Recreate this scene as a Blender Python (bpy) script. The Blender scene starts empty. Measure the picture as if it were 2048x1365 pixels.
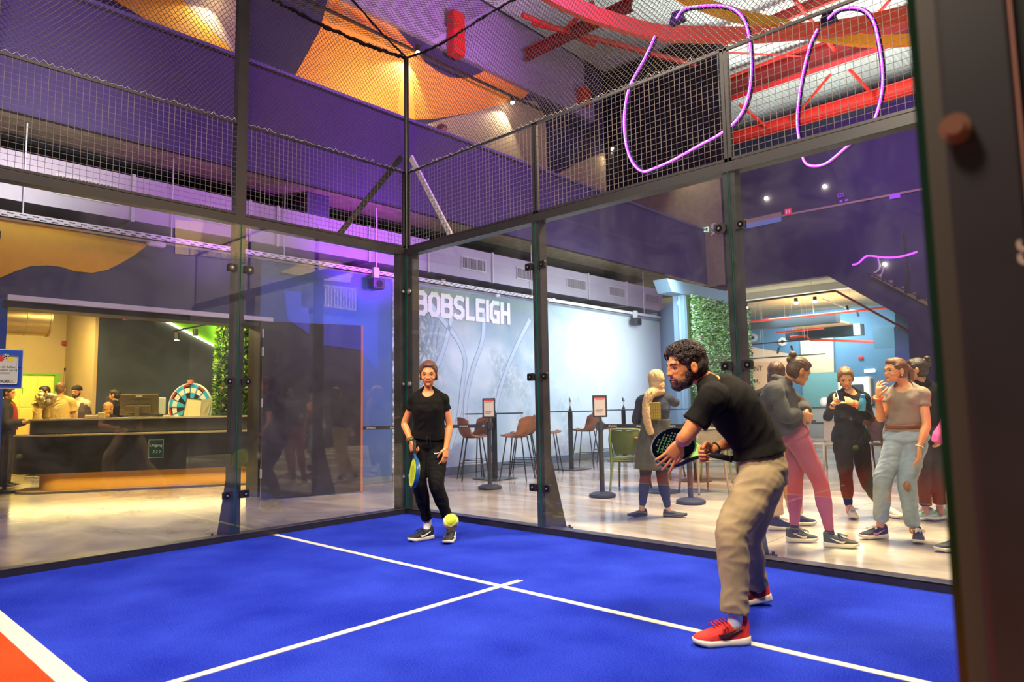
import bpy, bmesh, math, random
import numpy as np
from mathutils import Vector, Matrix, noise, Quaternion
from math import pi, sin, cos, radians
random.seed(7)
S = bpy.context.scene
COL = S.collection
# ---------------------------------------------------------------- camera
CAM = Vector((6.277, -4.965, 1.188))
YAW, PITCH, ROLL, FPX = 0.7477, 0.096, -0.0178, 1366.0
_f = Vector((-sin(YAW)*cos(PITCH), cos(YAW)*cos(PITCH), sin(PITCH)))
_r0 = Vector((cos(YAW), sin(YAW), 0)); _u0 = _r0.cross(_f)
_r = _r0*cos(ROLL)+_u0*sin(ROLL); _u = -_r0*sin(ROLL)+_u0*cos(ROLL)
cd = bpy.data.cameras.new('camera'); cam = bpy.data.objects.new('camera', cd); COL.objects.link(cam)
cd.sensor_width = 36; cd.lens = FPX/2048*36; cd.clip_start = .05; cd.clip_end = 200
cam.matrix_world = Matrix(((_r.x, _u.x, -_f.x, CAM.x), (_r.y, _u.y, -_f.y, CAM.y), (_r.z, _u.z, -_f.z, CAM.z), (0, 0, 0, 1)))
cd.dof.use_dof = True; cd.dof.focus_distance = 6.2; cd.dof.aperture_fstop = 2.8
S.camera = cam
S.view_settings.view_transform = 'Standard'; S.view_settings.look = 'None'
S.view_settings.gamma = 1; S.view_settings.use_curve_mapping = False
S.view_settings.exposure = 0.0
S.cycles.max_bounces = 7; S.cycles.diffuse_bounces = 3; S.cycles.glossy_bounces = 4
S.cycles.transparent_max_bounces = 32; S.cycles.transmission_bounces = 4
S.cycles.caustics_reflective = False; S.cycles.caustics_refractive = False
S.cycles.sample_clamp_indirect = 4.0
W = bpy.data.worlds.new('world'); S.world = W; W.use_nodes = True
W.node_tree.nodes['Background'].inputs[0].default_value = (.66, .58, .62, 1)
W.node_tree.nodes['Background'].inputs[1].default_value = 0.11

def ray(px, py):
    return _f + _r*((px-1024)/FPX) - _u*((py-682.5)/FPX)
def at(px, py, ax, c):
    """point of the real plane ax = c that shows at photo pixel (px, py)"""
    d = ray(px, py); i = 'XYZ'.index(ax); return CAM + d*((c-CAM[i])/d[i])
def dep(px, py, z):
    return CAM + ray(px, py)*z
def depth_of(p):
    return (Vector(p)-CAM).dot(_f)

def light(name, kind, loc, power, color=(1, 1, 1), size=1.0, size_y=None, target=None, spot=None, blend=.3, spread=None):
    l = bpy.data.lights.new(name, kind); l.energy = power; l.color = color
    if kind == 'AREA':
        l.size = size
        if spread: l.spread = radians(spread)
        if size_y: l.shape = 'RECTANGLE'; l.size_y = size_y
    else: l.shadow_soft_size = size
    if kind == 'SPOT': l.spot_size = radians(spot or 60); l.spot_blend = blend
    o = bpy.data.objects.new(name, l); COL.objects.link(o); o.location = loc
    if target is not None:
        o.rotation_euler = (Vector(target)-Vector(loc)).to_track_quat('-Z', 'Y').to_euler()
    return o
WARM = (1, .80, .56); NEUT = (1, .84, .66); PURP = (.50, .14, 1); BLUE = (.2, .25, 1)
# floodlights hung over the court
light('court_light', 'AREA', (0.6, -4.6, 7.6), 235, NEUT, 1.2, target=(3.2, -1.6, 0), spread=100)
light('court_light', 'AREA', (6.8, -2.2, 7.6), 235, NEUT, 1.2, target=(3.5, -1.5, 0), spread=105)
light('court_light', 'AREA', (4.5, -7.5, 7.2), 275, NEUT, 1.4, target=(3, -1.5, 0), spread=100)
# cafe terrace beyond the glass
light('terrace_light', 'AREA', (4.2, 2.6, 6.2), 620, (1, .74, .44), 1.5, target=(3.8, 1.9, 0), spread=110)
light('terrace_light', 'AREA', (0.9, 2.6, 3.5), 50, (1, .88, .72), 1.0, target=(0.2, 3.4, 0))
light('mural_light', 'AREA', (-0.6, 7.6, 3.3), 165, (.82, .96, 1), 1.6, target=(-3, 7.8, 1.6))
light('mural_light', 'AREA', (-0.9, 4.0, 3.2), 30, (.62, .82, 1), 1.2, target=(-3, 4.0, 1.3))
light('mural_light', 'AREA', (1.2, 11.2, 3.4), 90, (.9, 1, .9), 1.0, target=(-1.2, 10.6, 1.8))
light('parapet_wash', 'SPOT', (-0.3, -3.0, 3.9), 520, (1, .97, .95), .3, target=(-3, -3.3, 4.8), spot=75, blend=1)
light('balcony_fill', 'AREA', (-4.3, 4.2, 7.6), 75, (1, .80, .52), .6, target=(-6.5, 4.2, 8.8), spread=140)  # unseen fill lamp added to brighten and warm the orange shape
# purple washes on the balcony and the ducts, blue wash on the wall
light('purple_wash', 'AREA', (0.5, 3.0, 8.8), 330, PURP, 1.2, target=(-3, 4.0, 5.6))
light('purple_wash', 'AREA', (-0.2, -3.5, 8.8), 110, PURP, 1.2, target=(-3, -1.5, 5.6))
light('purple_wash', 'SPOT', (-1.5, 1.6, 3.1), 620, (.42, .03, 1), .12, target=(-3.2, 1.6, 4.05), spot=85, blend=1)
light('purple_wash', 'SPOT', (-1.5, -0.9, 3.1), 130, (.55, .12, 1), .12, target=(-3.2, -1.1, 3.9), spot=75, blend=1)
light('blue_wash', 'SPOT', (-1.4, 1.3, 3.2), 150, (.12, .13, 1), .1, target=(-3, 1.25, 2.2), spot=80, blend=1)
light('fascia_wash', 'AREA', (2.5, 10.3, 7.6), 150, PURP, 1.5, target=(1.5, 13.6, 6.5))
light('bulkhead_wash', 'SPOT', (-1.0, 6, 8.8), 1500, (.80, .36, 1), .2, target=(-6.4, 6.3, 11.6), spot=75, blend=1)
light('roof_wash', 'AREA', (0.5, 16.0, 8.8), 760, (.95, 1, .96), 3, target=(.3, 17.5, 12.5))
light('roof_wash', 'AREA', (0.8, 9.5, 9.8), 60, (.95, .97, 1), 3, target=(.3, 10.5, 12.5))
light('balcony_end_light', 'SPOT', (-3.4, 12.7, 8.8), 90, (1, .84, .6), .05, target=(-3.2, 13.5, 6.9), spot=80, blend=.8)
# hall behind the photographer, seen only as reflections in the glass
light('hall_light', 'AREA', (10.6, 4.8, 8.0), 6000, (1, .8, .5), 1.0, target=(13, 4.8, 5.9))
light('hall_blue_light', 'SPOT', (9.8, 7.6, 4.0), 2500, (.12, .10, 1), .2, target=(13, 7.6, 3.8), spot=80, blend=.7)
# reception
light('reception_light', 'AREA', (-6.2, -1.2, 3.3), 210, (1, .70, .28), 1.2, target=(-6.2, -1.0, 0))
light('reception_light', 'AREA', (-8.6, -1.8, 3.2), 215, (1, .74, .30), 1.0, target=(-9.4, -2.2, 0.8))
light('reception_light', 'AREA', (-6.3, 1.2, 3.3), 70, (1, .78, .35), .6, target=(-6.6, 1.6, 1.2))
# restaurant
light('restaurant_light', 'AREA', (-1.0, 17, 3.9), 330, (1, .93, .84), 2.5, target=(-1, 17, 0))
light('restaurant_light', 'AREA', (-2.0, 19.5, 4.2), 200, (.9, .96, 1), 2, target=(-2.0, 20.8, 1))
light('restaurant_light', 'AREA', (-1.0, 15.5, 1.2), 200, (1, .95, .85), 2.5, target=(-1, 17.5, 5))
# ---------------------------------------------------------------- helpers
def hexc(h):
    h = h.lstrip('#'); h = h if len(h) == 6 else ''.join(c*2 for c in h); v = [int(h[i:i+2], 16)/255 for i in (0, 2, 4)]
    return tuple(((x+.055)/1.055)**2.4 if x > .04045 else x/12.92 for x in v)
MATS = {}
def mat(name, col, rough=.6, metal=0, spec=.5, emit=None, es=0, var=0, vscale=8, bump=0, bscale=60, coat=0, sheen=0):
    if name in MATS: return MATS[name]
    if isinstance(col, str): col = hexc(col)
    m = bpy.data.materials.new(name); m.use_nodes = True; nt = m.node_tree; b = nt.nodes['Principled BSDF']
    b.inputs['Base Color'].default_value = (*col, 1); b.inputs['Roughness'].default_value = rough
    b.inputs['Metallic'].default_value = metal; b.inputs['Specular IOR Level'].default_value = spec
    b.inputs['Coat Weight'].default_value = coat; b.inputs['Sheen Weight'].default_value = sheen
    if emit is not None:
        if isinstance(emit, str): emit = hexc(emit)
        b.inputs['Emission Color'].default_value = (*emit, 1); b.inputs['Emission Strength'].default_value = es
    if var or bump:
        tc = nt.nodes.new('ShaderNodeTexCoord')
    if var:
        n = nt.nodes.new('ShaderNodeTexNoise'); n.inputs['Scale'].default_value = vscale; n.inputs['Detail'].default_value = 5
        nt.links.new(tc.outputs['Object'], n.inputs['Vector'])
        r = nt.nodes.new('ShaderNodeMapRange'); r.inputs[1].default_value = .3; r.inputs[2].default_value = .7
        r.inputs[3].default_value = 1-var; r.inputs[4].default_value = 1+var
        nt.links.new(n.outputs['Fac'], r.inputs[0])
        x = nt.nodes.new('ShaderNodeVectorMath'); x.operation = 'SCALE'; x.inputs[0].default_value = col
        nt.links.new(r.outputs[0], x.inputs['Scale']); nt.links.new(x.outputs[0], b.inputs['Base Color'])
    if bump:
        n2 = nt.nodes.new('ShaderNodeTexNoise'); n2.inputs['Scale'].default_value = bscale; n2.inputs['Detail'].default_value = 3
        nt.links.new(tc.outputs['Object'], n2.inputs['Vector'])
        bp = nt.nodes.new('ShaderNodeBump'); bp.inputs['Strength'].default_value = bump; bp.inputs['Distance'].default_value = .01
        nt.links.new(n2.outputs['Fac'], bp.inputs['Height']); nt.links.new(bp.outputs[0], b.inputs['Normal'])
    MATS[name] = m; return m

def link(name, me, m=None, parent=None, **kw):
    o = bpy.data.objects.new(name, me); COL.objects.link(o)
    if m is not None:
        for x in (m if isinstance(m, (list, tuple)) else [m]): me.materials.append(x)
    if parent is not None: o.parent = parent
    for k, v in kw.items(): o[k] = v
    return o
def obj(name, bm, m, parent=None, smooth=False, **kw):
    me = bpy.data.meshes.new(name); bmesh.ops.recalc_face_normals(bm, faces=bm.faces); bm.to_mesh(me); bm.free()
    if smooth:
        for p in me.polygons: p.use_smooth = True
        if smooth != True:
            try: me.set_sharp_from_angle(angle=radians(smooth))
            except Exception: pass
    return link(name, me, m, parent, **kw)
def thing(name, label, cat, loc=(0, 0, 0), rz=0, group=None):
    o = bpy.data.objects.new(name, None); COL.objects.link(o); o.location = loc; o.rotation_euler = (0, 0, rz)
    o.empty_display_size = .1; o['label'] = label; o['category'] = cat
    if group: o['group'] = group
    return o
def tag(o, label, cat, group=None, kind=None):
    o['label'] = label; o['category'] = cat
    if group: o['group'] = group
    if kind: o['kind'] = kind
    return o
def st(name, bm, m, label=None, **kw):
    o = obj(name, bm, m, **kw); o['kind'] = 'structure'
    if label: o['label'] = label
    return o
def dup(root, loc, rz=None, label=None, group=None):
    r = root.copy(); COL.objects.link(r); r.location = loc
    if rz is not None: r.rotation_euler = (0, 0, rz)
    if label: r['label'] = label
    if group: r['group'] = group
    for ch in list(root.children):
        c = ch.copy(); COL.objects.link(c); c.parent = r
        for g in list(ch.children):
            d = g.copy(); COL.objects.link(d); d.parent = c
    return r
def B(): return bmesh.new()
def box(bm, a, b, mi=0, rot=None, piv=None):
    a, b = Vector(a), Vector(b); vs = []
    for z in (a.z, b.z):
        for x, y in ((a.x, a.y), (b.x, a.y), (b.x, b.y), (a.x, b.y)):
            v = Vector((x, y, z))
            if rot is not None: v = rot @ (v-piv)+piv
            vs.append(bm.verts.new(v))
    for f in ((3, 2, 1, 0), (4, 5, 6, 7), (0, 1, 5, 4), (1, 2, 6, 5), (2, 3, 7, 6), (3, 0, 4, 7)):
        fc = bm.faces.new([vs[i] for i in f]); fc.material_index = mi
    return bm
def rbox(bm, a, b, r=.02, seg=2, mi=0):
    t = bmesh.new(); box(t, a, b)
    bmesh.ops.bevel(t, geom=t.edges[:], offset=r, segments=seg, profile=.5, affect='EDGES')
    merge(bm, t, mi); return bm
def merge(bm, t, mi=None):
    me = bpy.data.meshes.new('_t')
    if mi is not None:
        for f in t.faces: f.material_index = mi
    t.to_mesh(me); t.free(); bm.from_mesh(me); bpy.data.meshes.remove(me)
def frame_of(d):
    d = Vector(d).normalized(); a = Vector((0, 0, 1)) if abs(d.z) < .9 else Vector((1, 0, 0))
    x = d.cross(a).normalized(); return x, x.cross(d).normalized()
def ring(bm, c, x, y, rx, ry, n, e=2.0):
    vs = []
    for i in range(n):
        t = 2*pi*i/n; ct, s_ = cos(t), sin(t)
        vs.append(bm.verts.new(Vector(c)+x*(rx*math.copysign(abs(ct)**(2/e), ct))+y*(ry*math.copysign(abs(s_)**(2/e), s_))))
    return vs
def skin(bm, rings, mi=0, caps=True, closed=False):
    n = len(rings[0])
    R_ = rings+([rings[0]] if closed else [])
    for a, b in zip(R_, R_[1:]):
        for i in range(n):
            f = bm.faces.new((a[i], a[(i+1) % n], b[(i+1) % n], b[i])); f.material_index = mi
    if caps and not closed:
        bm.faces.new(rings[0][::-1]).material_index = mi; bm.faces.new(rings[-1]).material_index = mi
def tube(bm, pts, r, n=8, mi=0, closed=False, caps=True):
    pts = [Vector(p) for p in pts]; k = len(pts); rs = r if isinstance(r, (list, tuple)) else [r]*k
    x = None; rings = []
    for i, p in enumerate(pts):
        if closed: d = pts[(i+1) % k]-pts[i-1]
        else: d = pts[min(i+1, k-1)]-pts[max(i-1, 0)]
        d.normalize()
        if x is None: x, y = frame_of(d)
        else:
            x = (x-d*x.dot(d)).normalized(); y = x.cross(d).normalized()
        rings.append(ring(bm, p, x, y, rs[i], rs[i], n))
    skin(bm, rings, mi, caps, closed)
def cyl(bm, a, b, r, n=12, r2=None, mi=0):
    tube(bm, [a, b], [r, r if r2 is None else r2], n, mi)
def lathe(bm, prof, c=(0, 0, 0), n=24, mi=0, caps=True):
    c = Vector(c); X, Y = Vector((1, 0, 0)), Vector((0, 1, 0))
    skin(bm, [ring(bm, c+Vector((0, 0, z)), X, Y, max(r, 1e-4), max(r, 1e-4), n) for r, z in prof], mi, caps)
def ell(bm, c, rad, rot=None, seg=16, rings=10, mi=0):
    t = bmesh.new(); bmesh.ops.create_uvsphere(t, u_segments=seg, v_segments=rings, radius=1)
    M = Matrix.Translation(Vector(c)) @ ((rot.to_4x4()) if rot is not None else Matrix.Identity(4)) @ Matrix.Diagonal((*rad, 1))
    t.transform(M); merge(bm, t, mi)
def prism(bm, poly, d, mi=0):
    """closed polygon of 3D points pushed along vector d"""
    d = Vector(d); a = [bm.verts.new(Vector(p)) for p in poly]; b = [bm.verts.new(Vector(p)+d) for p in poly]; n = len(poly)
    bm.faces.new(a[::-1]).material_index = mi; bm.faces.new(b).material_index = mi
    for i in range(n): bm.faces.new((a[i], a[(i+1) % n], b[(i+1) % n], b[i])).material_index = mi
def cat_rom(P, n=8, closed=False):
    P = [Vector(p) for p in P]; out = []; k = len(P)
    for i in range(k if closed else k-1):
        if closed: a, b, c, d = P[i-1], P[i], P[(i+1) % k], P[(i+2) % k]
        else: a, b, c, d = P[max(i-1, 0)], P[i], P[i+1], P[min(i+2, k-1)]
        for j in range(n):
            t = j/n; out.append(.5*((2*b)+(c-a)*t+(2*a-5*b+4*c-d)*t*t+(3*b-a-3*c+d)*t**3))
    if not closed: out.append(P[-1])
    return out
def segs_mesh(name, A, Bv, r, m, parent=None, n=4, **kw):
    """many straight wires from A[i] to B[i] in one mesh"""
    A = np.asarray(A, float); Bv = np.asarray(Bv, float); N = len(A); d = Bv-A
    d /= np.linalg.norm(d, axis=1)[:, None]+1e-12
    up = np.where(np.abs(d[:, 2:3]) < .9, np.array([[0, 0, 1.]]), np.array([[1., 0, 0]]))
    x = np.cross(d, up); x /= np.linalg.norm(x, axis=1)[:, None]; y = np.cross(x, d)
    ang = np.arange(n)*2*pi/n+pi/4
    off = (x[:, None]*np.cos(ang)[None, :, None]+y[:, None]*np.sin(ang)[None, :, None])*r
    V = np.concatenate([A[:, None]+off, Bv[:, None]+off], 1).reshape(-1, 3)
    base = (np.arange(N)*2*n)[:, None, None]; i = np.arange(n)
    q = np.stack([i, (i+1) % n, (i+1) % n+n, i+n], 1)[None]
    F = (base+q).reshape(-1, 4)
    me = bpy.data.meshes.new(name); me.vertices.add(len(V)); me.vertices.foreach_set('co', V.ravel())
    me.loops.add(F.size); me.loops.foreach_set('vertex_index', F.ravel().astype(np.int32))
    me.polygons.add(len(F)); me.polygons.foreach_set('loop_start', np.arange(len(F), dtype=np.int32)*4)
    me.update(calc_edges=True)
    return link(name, me, m, parent, **kw)
def text_obj(name, s, m, origin, xdir, zdir, size, parent=None, ext=.004, bold=0, sx=1, align='LEFT', **kw):
    cu = bpy.data.curves.new(name, 'FONT'); cu.body = s; cu.size = 1; cu.extrude = ext/size/2; cu.offset = bold
    cu.align_x = align; cu.resolution_u = 3
    o = bpy.data.objects.new('_f', cu); COL.objects.link(o)
    dg = bpy.context.evaluated_depsgraph_get(); me = bpy.data.meshes.new_from_object(o.evaluated_get(dg))
    bpy.data.objects.remove(o); bpy.data.curves.remove(cu)
    X = Vector(xdir).normalized(); Z = Vector(zdir).normalized(); N_ = X.cross(Z)
    M = Matrix(((X.x*sx*size, Z.x*size, N_.x*size, origin[0]), (X.y*sx*size, Z.y*size, N_.y*size, origin[1]), (X.z*sx*size, Z.z*size, N_.z*size, origin[2]), (0, 0, 0, 1)))
    me.transform(M); me.name = name; me.materials.clear()
    return link(name, me, m, parent, **kw)
def fillpoly(bm, pts, d, mi=0):
    """concave-safe flat polygon with thickness d"""
    t = bmesh.new(); vs = [t.verts.new(Vector(p)) for p in pts]
    es = [t.edges.new((vs[i], vs[(i+1) % len(vs)])) for i in range(len(vs))]
    bmesh.ops.triangle_fill(t, use_beauty=True, edges=es)
    g = bmesh.ops.extrude_face_region(t, geom=t.faces[:])
    bmesh.ops.translate(t, vec=Vector(d), verts=[v for v in g['geom'] if isinstance(v, bmesh.types.BMVert)])
    merge(bm, t, mi)
# ---------------------------------------------------------------- setting
def mixmat(name, build, rough=.7, spec=.3):
    """material whose base colour comes from build(nt, coordinate socket) -> colour socket"""
    m = bpy.data.materials.new(name); m.use_nodes = True; nt = m.node_tree; b = nt.nodes['Principled BSDF']
    tc = nt.nodes.new('ShaderNodeTexCoord'); b.inputs['Roughness'].default_value = rough; b.inputs['Specular IOR Level'].default_value = spec
    c = build(nt, tc.outputs['Object'], b); nt.links.new(c, b.inputs['Base Color']); MATS[name] = m; return m
def N(nt, t, **kw):
    n = nt.nodes.new(t)
    for k, v in kw.items():
        if k.startswith('i_'):
            n.inputs[int(k[2:])].default_value = v
        else: setattr(n, k, v)
    return n
def ramp(nt, fac, stops):
    r = nt.nodes.new('ShaderNodeValToRGB'); e = r.color_ramp.elements
    while len(e) < len(stops): e.new(.5)
    for el, (p, c) in zip(e, stops):
        el.position = p; el.color = (*(hexc(c) if isinstance(c, str) else c), 1)
    nt.links.new(fac, r.inputs[0]); return r.outputs[0]
def floor_build(nt, co, b):
    n = N(nt, 'ShaderNodeTexNoise'); n.inputs['Scale'].default_value = .55; n.inputs['Detail'].default_value = 6; n.inputs['Distortion'].default_value = .6
    mp = N(nt, 'ShaderNodeMapping'); mp.inputs['Scale'].default_value = (1, 2.2, 1); nt.links.new(co, mp.inputs[0]); nt.links.new(mp.outputs[0], n.inputs['Vector'])
    c = ramp(nt, n.outputs['Fac'], [(.36, '#80776c'), (.5, '#a3988a'), (.62, '#c4b8a4')])
    n2 = N(nt, 'ShaderNodeTexNoise'); n2.inputs['Scale'].default_value = 3; nt.links.new(co, n2.inputs['Vector'])
    r = N(nt, 'ShaderNodeMapRange'); r.inputs[3].default_value = .10; r.inputs[4].default_value = .26; nt.links.new(n2.outputs['Fac'], r.inputs[0]); nt.links.new(r.outputs[0], b.inputs['Roughness'])
    br = N(nt, 'ShaderNodeTexBrick'); br.offset = 0; br.inputs['Color1'].default_value = (1, 1, 1, 1); br.inputs['Color2'].default_value = (1, 1, 1, 1); br.inputs['Mortar'].default_value = (.45, .45, .45, 1)
    br.inputs['Scale'].default_value = 1; br.inputs['Mortar Size'].default_value = .004; br.inputs['Brick Width'].default_value = 4.2; br.inputs['Row Height'].default_value = 4.2
    m2 = N(nt, 'ShaderNodeMapping'); m2.inputs['Location'].default_value = (.4, 1.2, 0); nt.links.new(co, m2.inputs[0]); nt.links.new(m2.outputs[0], br.inputs['Vector'])
    x = N(nt, 'ShaderNodeMix', data_type='RGBA', blend_type='MULTIPLY'); x.inputs[0].default_value = 1
    nt.links.new(c, x.inputs[6]); nt.links.new(br.outputs['Color'], x.inputs[7]); return x.outputs[2]
M_floor = mixmat('polished_concrete', floor_build, .2, .5)
M_navy = mat('navy_wall', '#3c4058', .75, var=.06, vscale=2)
M_bluew = mat('blue_wall', '#4d6a9c', .7, var=.05, vscale=1.5)
M_par = mat('parapet_paint', '#3d3058', .7, var=.06, vscale=1.2)
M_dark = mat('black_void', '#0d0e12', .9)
M_beige = mat('beige_plaster', '#a89a80', .85, var=.08, vscale=2)
M_blk = mat('black_steel', '#1b1a1c', .42, spec=.5, var=.15, vscale=5)
M_blk2 = mat('black_gloss', '#0e0e12', .2)
M_galv = mat('galvanised', '#b9b6b4', .45, metal=.35, var=.1, vscale=3)
M_white = mat('white_paint', '#dcdcda', .5)
M_yellow = mat('yellow_paint', '#e8b010', .6, var=.05)
M_orange = mat('orange_paint', '#f4a03a', .7, var=.05, vscale=2)
M_red = mat('red_steel', '#c8261c', .5, var=.1)
M_redd = mat('dark_red_steel', '#8a1216', .5)

bm = B(); box(bm, (-14, -16, -.3), (14, 32, -.005)); st('floor', bm, M_floor)
# west wall with the reception opening
YO0, YO1, ZO, ZW = -3.25, -.28, 2.50, 3.45
bm = B(); box(bm, (-3.25, -12, 0), (-3, YO0, ZO)); st('wall_west', bm, mat('royal_wall', '#2f4f94', .7))
bm = B(); box(bm, (-3.25, -12, ZO), (-3, YO1, ZW)); st('wall_west', bm, M_navy)
bm = B(); box(bm, (-3.25, YO1, 0), (-3, 2.06, ZW)); st('wall_west', bm, M_bluew)
bm = B(); box(bm, (-3.25, 2.06, 0), (-3.02, 11.1, ZW)); st('wall_west', bm, mat('grey_wall', '#9fb0bd', .8))
bm = B(); box(bm, (-3.02, -12, 0), (-2.985, YO0, .09)); box(bm, (-3.02, .9, 0), (-2.985, 2.06, .09)); box(bm, (-3.02, 2.06, 0), (-2.97, 11.0, .13)); st('baseboard_west', bm, mat('grey_skirting', '#6d7f8c', .5))
# recess above the wall, soffit, balcony
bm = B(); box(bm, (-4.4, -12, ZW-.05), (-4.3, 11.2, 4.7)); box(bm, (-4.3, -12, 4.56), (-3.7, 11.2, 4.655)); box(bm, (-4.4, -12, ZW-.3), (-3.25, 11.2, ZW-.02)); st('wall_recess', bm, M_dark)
bm = B(); box(bm, (-3.7, -12, 4.64), (-3.0, 13.6, 4.66)); box(bm, (-8.5, -12, 4.661), (-3.2, 13.6, 4.8)); st('ceiling', bm, mat('soffit_board', '#8a7c66', .9, var=.25, vscale=6))
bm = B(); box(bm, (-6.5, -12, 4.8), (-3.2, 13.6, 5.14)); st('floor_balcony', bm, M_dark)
bm = B(); box(bm, (-3.18, -12, 4.66), (-3.0, 13.6, 6.3)); st('wall_balcony', bm, M_par)
bm = B(); box(bm, (-3.22, -12, 6.28), (-2.96, 13.6, 6.33)); st('trim_1', bm, mat('parapet_cap', '#5b4f78', .5))
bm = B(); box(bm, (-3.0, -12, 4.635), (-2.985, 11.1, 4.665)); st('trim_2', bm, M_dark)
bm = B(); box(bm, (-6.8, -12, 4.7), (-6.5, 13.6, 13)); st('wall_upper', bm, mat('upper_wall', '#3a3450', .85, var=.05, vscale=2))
py0, py1 = at(612, 380, 'X', -3.25).y, at(657, 390, 'X', -3.25).y
bm = B(); box(bm, (-3.95, py0, 4.2), (-3.22, py1, 4.66)); st('wall_pier', bm, M_par)
# painted shapes on the upper wall
def P(ax, c, *px): return [at(x, y, ax, c) for x, y in px]
bm = B(); fillpoly(bm, P('X', -6.49, (668, -60), (655, 0), (640, 60), (612, 112), (585, 160), (660, 215), (812, 250), (815, 240), (870, 238), (925, 228), (965, 221), (1010, 206), (1045, 197), (1060, 185), (1050, 168), (1000, 120), (960, 147), (930, 157), (900, 155), (878, 145), (850, 124), (835, 105), (800, 65), (770, 25), (735, -40)), (-.02, 0, 0)); st('trim_3', bm, M_orange, 'orange painted shape on the upper wall')
bm = B(); fillpoly(bm, P('X', -6.49, (180, -30), (250, -60), (350, -60), (368, 0), (392, 30), (425, 62), (468, 105), (440, 130)), (-.02, 0, 0)); st('trim_4', bm, M_yellow, 'yellow painted shape on the upper wall')
# yellow wave over the reception opening
bm = B(); w = P('X', -2.992, (-120, 405), (0, 437), (100, 454), (297, 489), (270, 510), (240, 528), (215, 540), (185, 546), (150, 543), (122, 534), (95, 531), (60, 533), (30, 543), (0, 556), (-120, 600))
fillpoly(bm, w, (-.01, 0, 0)); st('trim_5', bm, M_yellow, 'yellow wave painted above the reception opening')
# opening frame
bm = B(); box(bm, (-3.3, YO0-.05, ZO-.10), (-2.97, YO1+.02, ZO-.03)); box(bm, (-3.3, YO1-.02, 0), (-2.95, YO1+.13, ZO)); st('trim_6', bm, M_blk)
bm = B(); box(bm, (-3.05, YO0-.02, ZO-.03), (-2.9, YO1+.15, ZO+.03)); st('trim_7', bm, M_white)
# mural
def mural_build(nt, co, b):
    sp = N(nt, 'ShaderNodeSeparateXYZ'); nt.links.new(co, sp.inputs[0])
    n = N(nt, 'ShaderNodeTexNoise'); n.inputs['Scale'].default_value = .9; n.inputs['Detail'].default_value = 7; n.inputs['Distortion'].default_value = 1.2; nt.links.new(co, n.inputs['Vector'])
    c1 = ramp(nt, n.outputs['Fac'], [(.3, '#a8c4d6'), (.5, '#c4d8e4'), (.7, '#dfe9f0')])
    n2 = N(nt, 'ShaderNodeTexNoise'); n2.inputs['Scale'].default_value = 9; n2.inputs['Detail'].default_value = 8; n2.inputs['Roughness'].default_value = .7; nt.links.new(co, n2.inputs['Vector'])
    c2 = ramp(nt, n2.outputs['Fac'], [(.42, '#5d6a70'), (.5, '#93a3a8'), (.6, '#e4ebee')])
    n3 = N(nt, 'ShaderNodeTexNoise'); n3.inputs['Scale'].default_value = .55; n3.inputs['Detail'].default_value = 3; nt.links.new(co, n3.inputs['Vector'])
    a = N(nt, 'ShaderNodeMapRange'); a.inputs[1].default_value = 2.5; a.inputs[2].default_value = 3.3; a.inputs[3].default_value = 1; a.inputs[4].default_value = 0; nt.links.new(sp.outputs['Y'], a.inputs[0])
    q = N(nt, 'ShaderNodeMapRange'); q.inputs[1].default_value = .55; q.inputs[2].default_value = .62; q.inputs[3].default_value = 0; q.inputs[4].default_value = .35; nt.links.new(n3.outputs['Fac'], q.inputs[0])
    mx = N(nt, 'ShaderNodeMath', operation='MAXIMUM'); nt.links.new(a.outputs[0], mx.inputs[0]); nt.links.new(q.outputs[0], mx.inputs[1])
    x = N(nt, 'ShaderNodeMix', data_type='RGBA'); nt.links.new(mx.outputs[0], x.inputs[0]); nt.links.new(c1, x.inputs[6]); nt.links.new(c2, x.inputs[7])
    w = N(nt, 'ShaderNodeMapRange'); w.inputs[1].default_value = 5.5; w.inputs[2].default_value = 9.5; nt.links.new(sp.outputs['Y'], w.inputs[0])
    y = N(nt, 'ShaderNodeMix', data_type='RGBA'); nt.links.new(w.outputs[0], y.inputs[0]); nt.links.new(x.outputs[2], y.inputs[6]); y.inputs[7].default_value = (*hexc('#eef2f6'), 1)
    tz = N(nt, 'ShaderNodeMapRange'); tz.inputs[1].default_value = 2.2; tz.inputs[2].default_value = 3.1; tz.inputs[3].default_value = 0; tz.inputs[4].default_value = .75; nt.links.new(sp.outputs['Z'], tz.inputs[0])
    ty = N(nt, 'ShaderNodeMapRange'); ty.inputs[1].default_value = 5.2; ty.inputs[2].default_value = 7.5; ty.inputs[3].default_value = 1; ty.inputs[4].default_value = .25; nt.links.new(sp.outputs['Y'], ty.inputs[0])
    tt = N(nt, 'ShaderNodeMath', operation='MULTIPLY'); nt.links.new(tz.outputs[0], tt.inputs[0]); nt.links.new(ty.outputs[0], tt.inputs[1])
    u = N(nt, 'ShaderNodeMix', data_type='RGBA'); nt.links.new(tt.outputs[0], u.inputs[0]); nt.links.new(y.outputs[2], u.inputs[6]); u.inputs[7].default_value = (*hexc('#6d7f86'), 1)
    return u.outputs[2]
M_mural = mixmat('mural_print', mural_build, .55, .3)
bm = B(); box(bm, (-3.02, 2.07, .13), (-2.995, 11.0, 3.34)); mural = obj('wall_mural', bm, M_mural)
tag(mural, 'pale blue aerial photo mural of an ice track lettered BOBSLEIGH', 'mural')
M_trk = mat('track_print', '#c6d6e6', .6); M_trk2 = mat('track_line_print', '#8fa6bc', .6)
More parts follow.
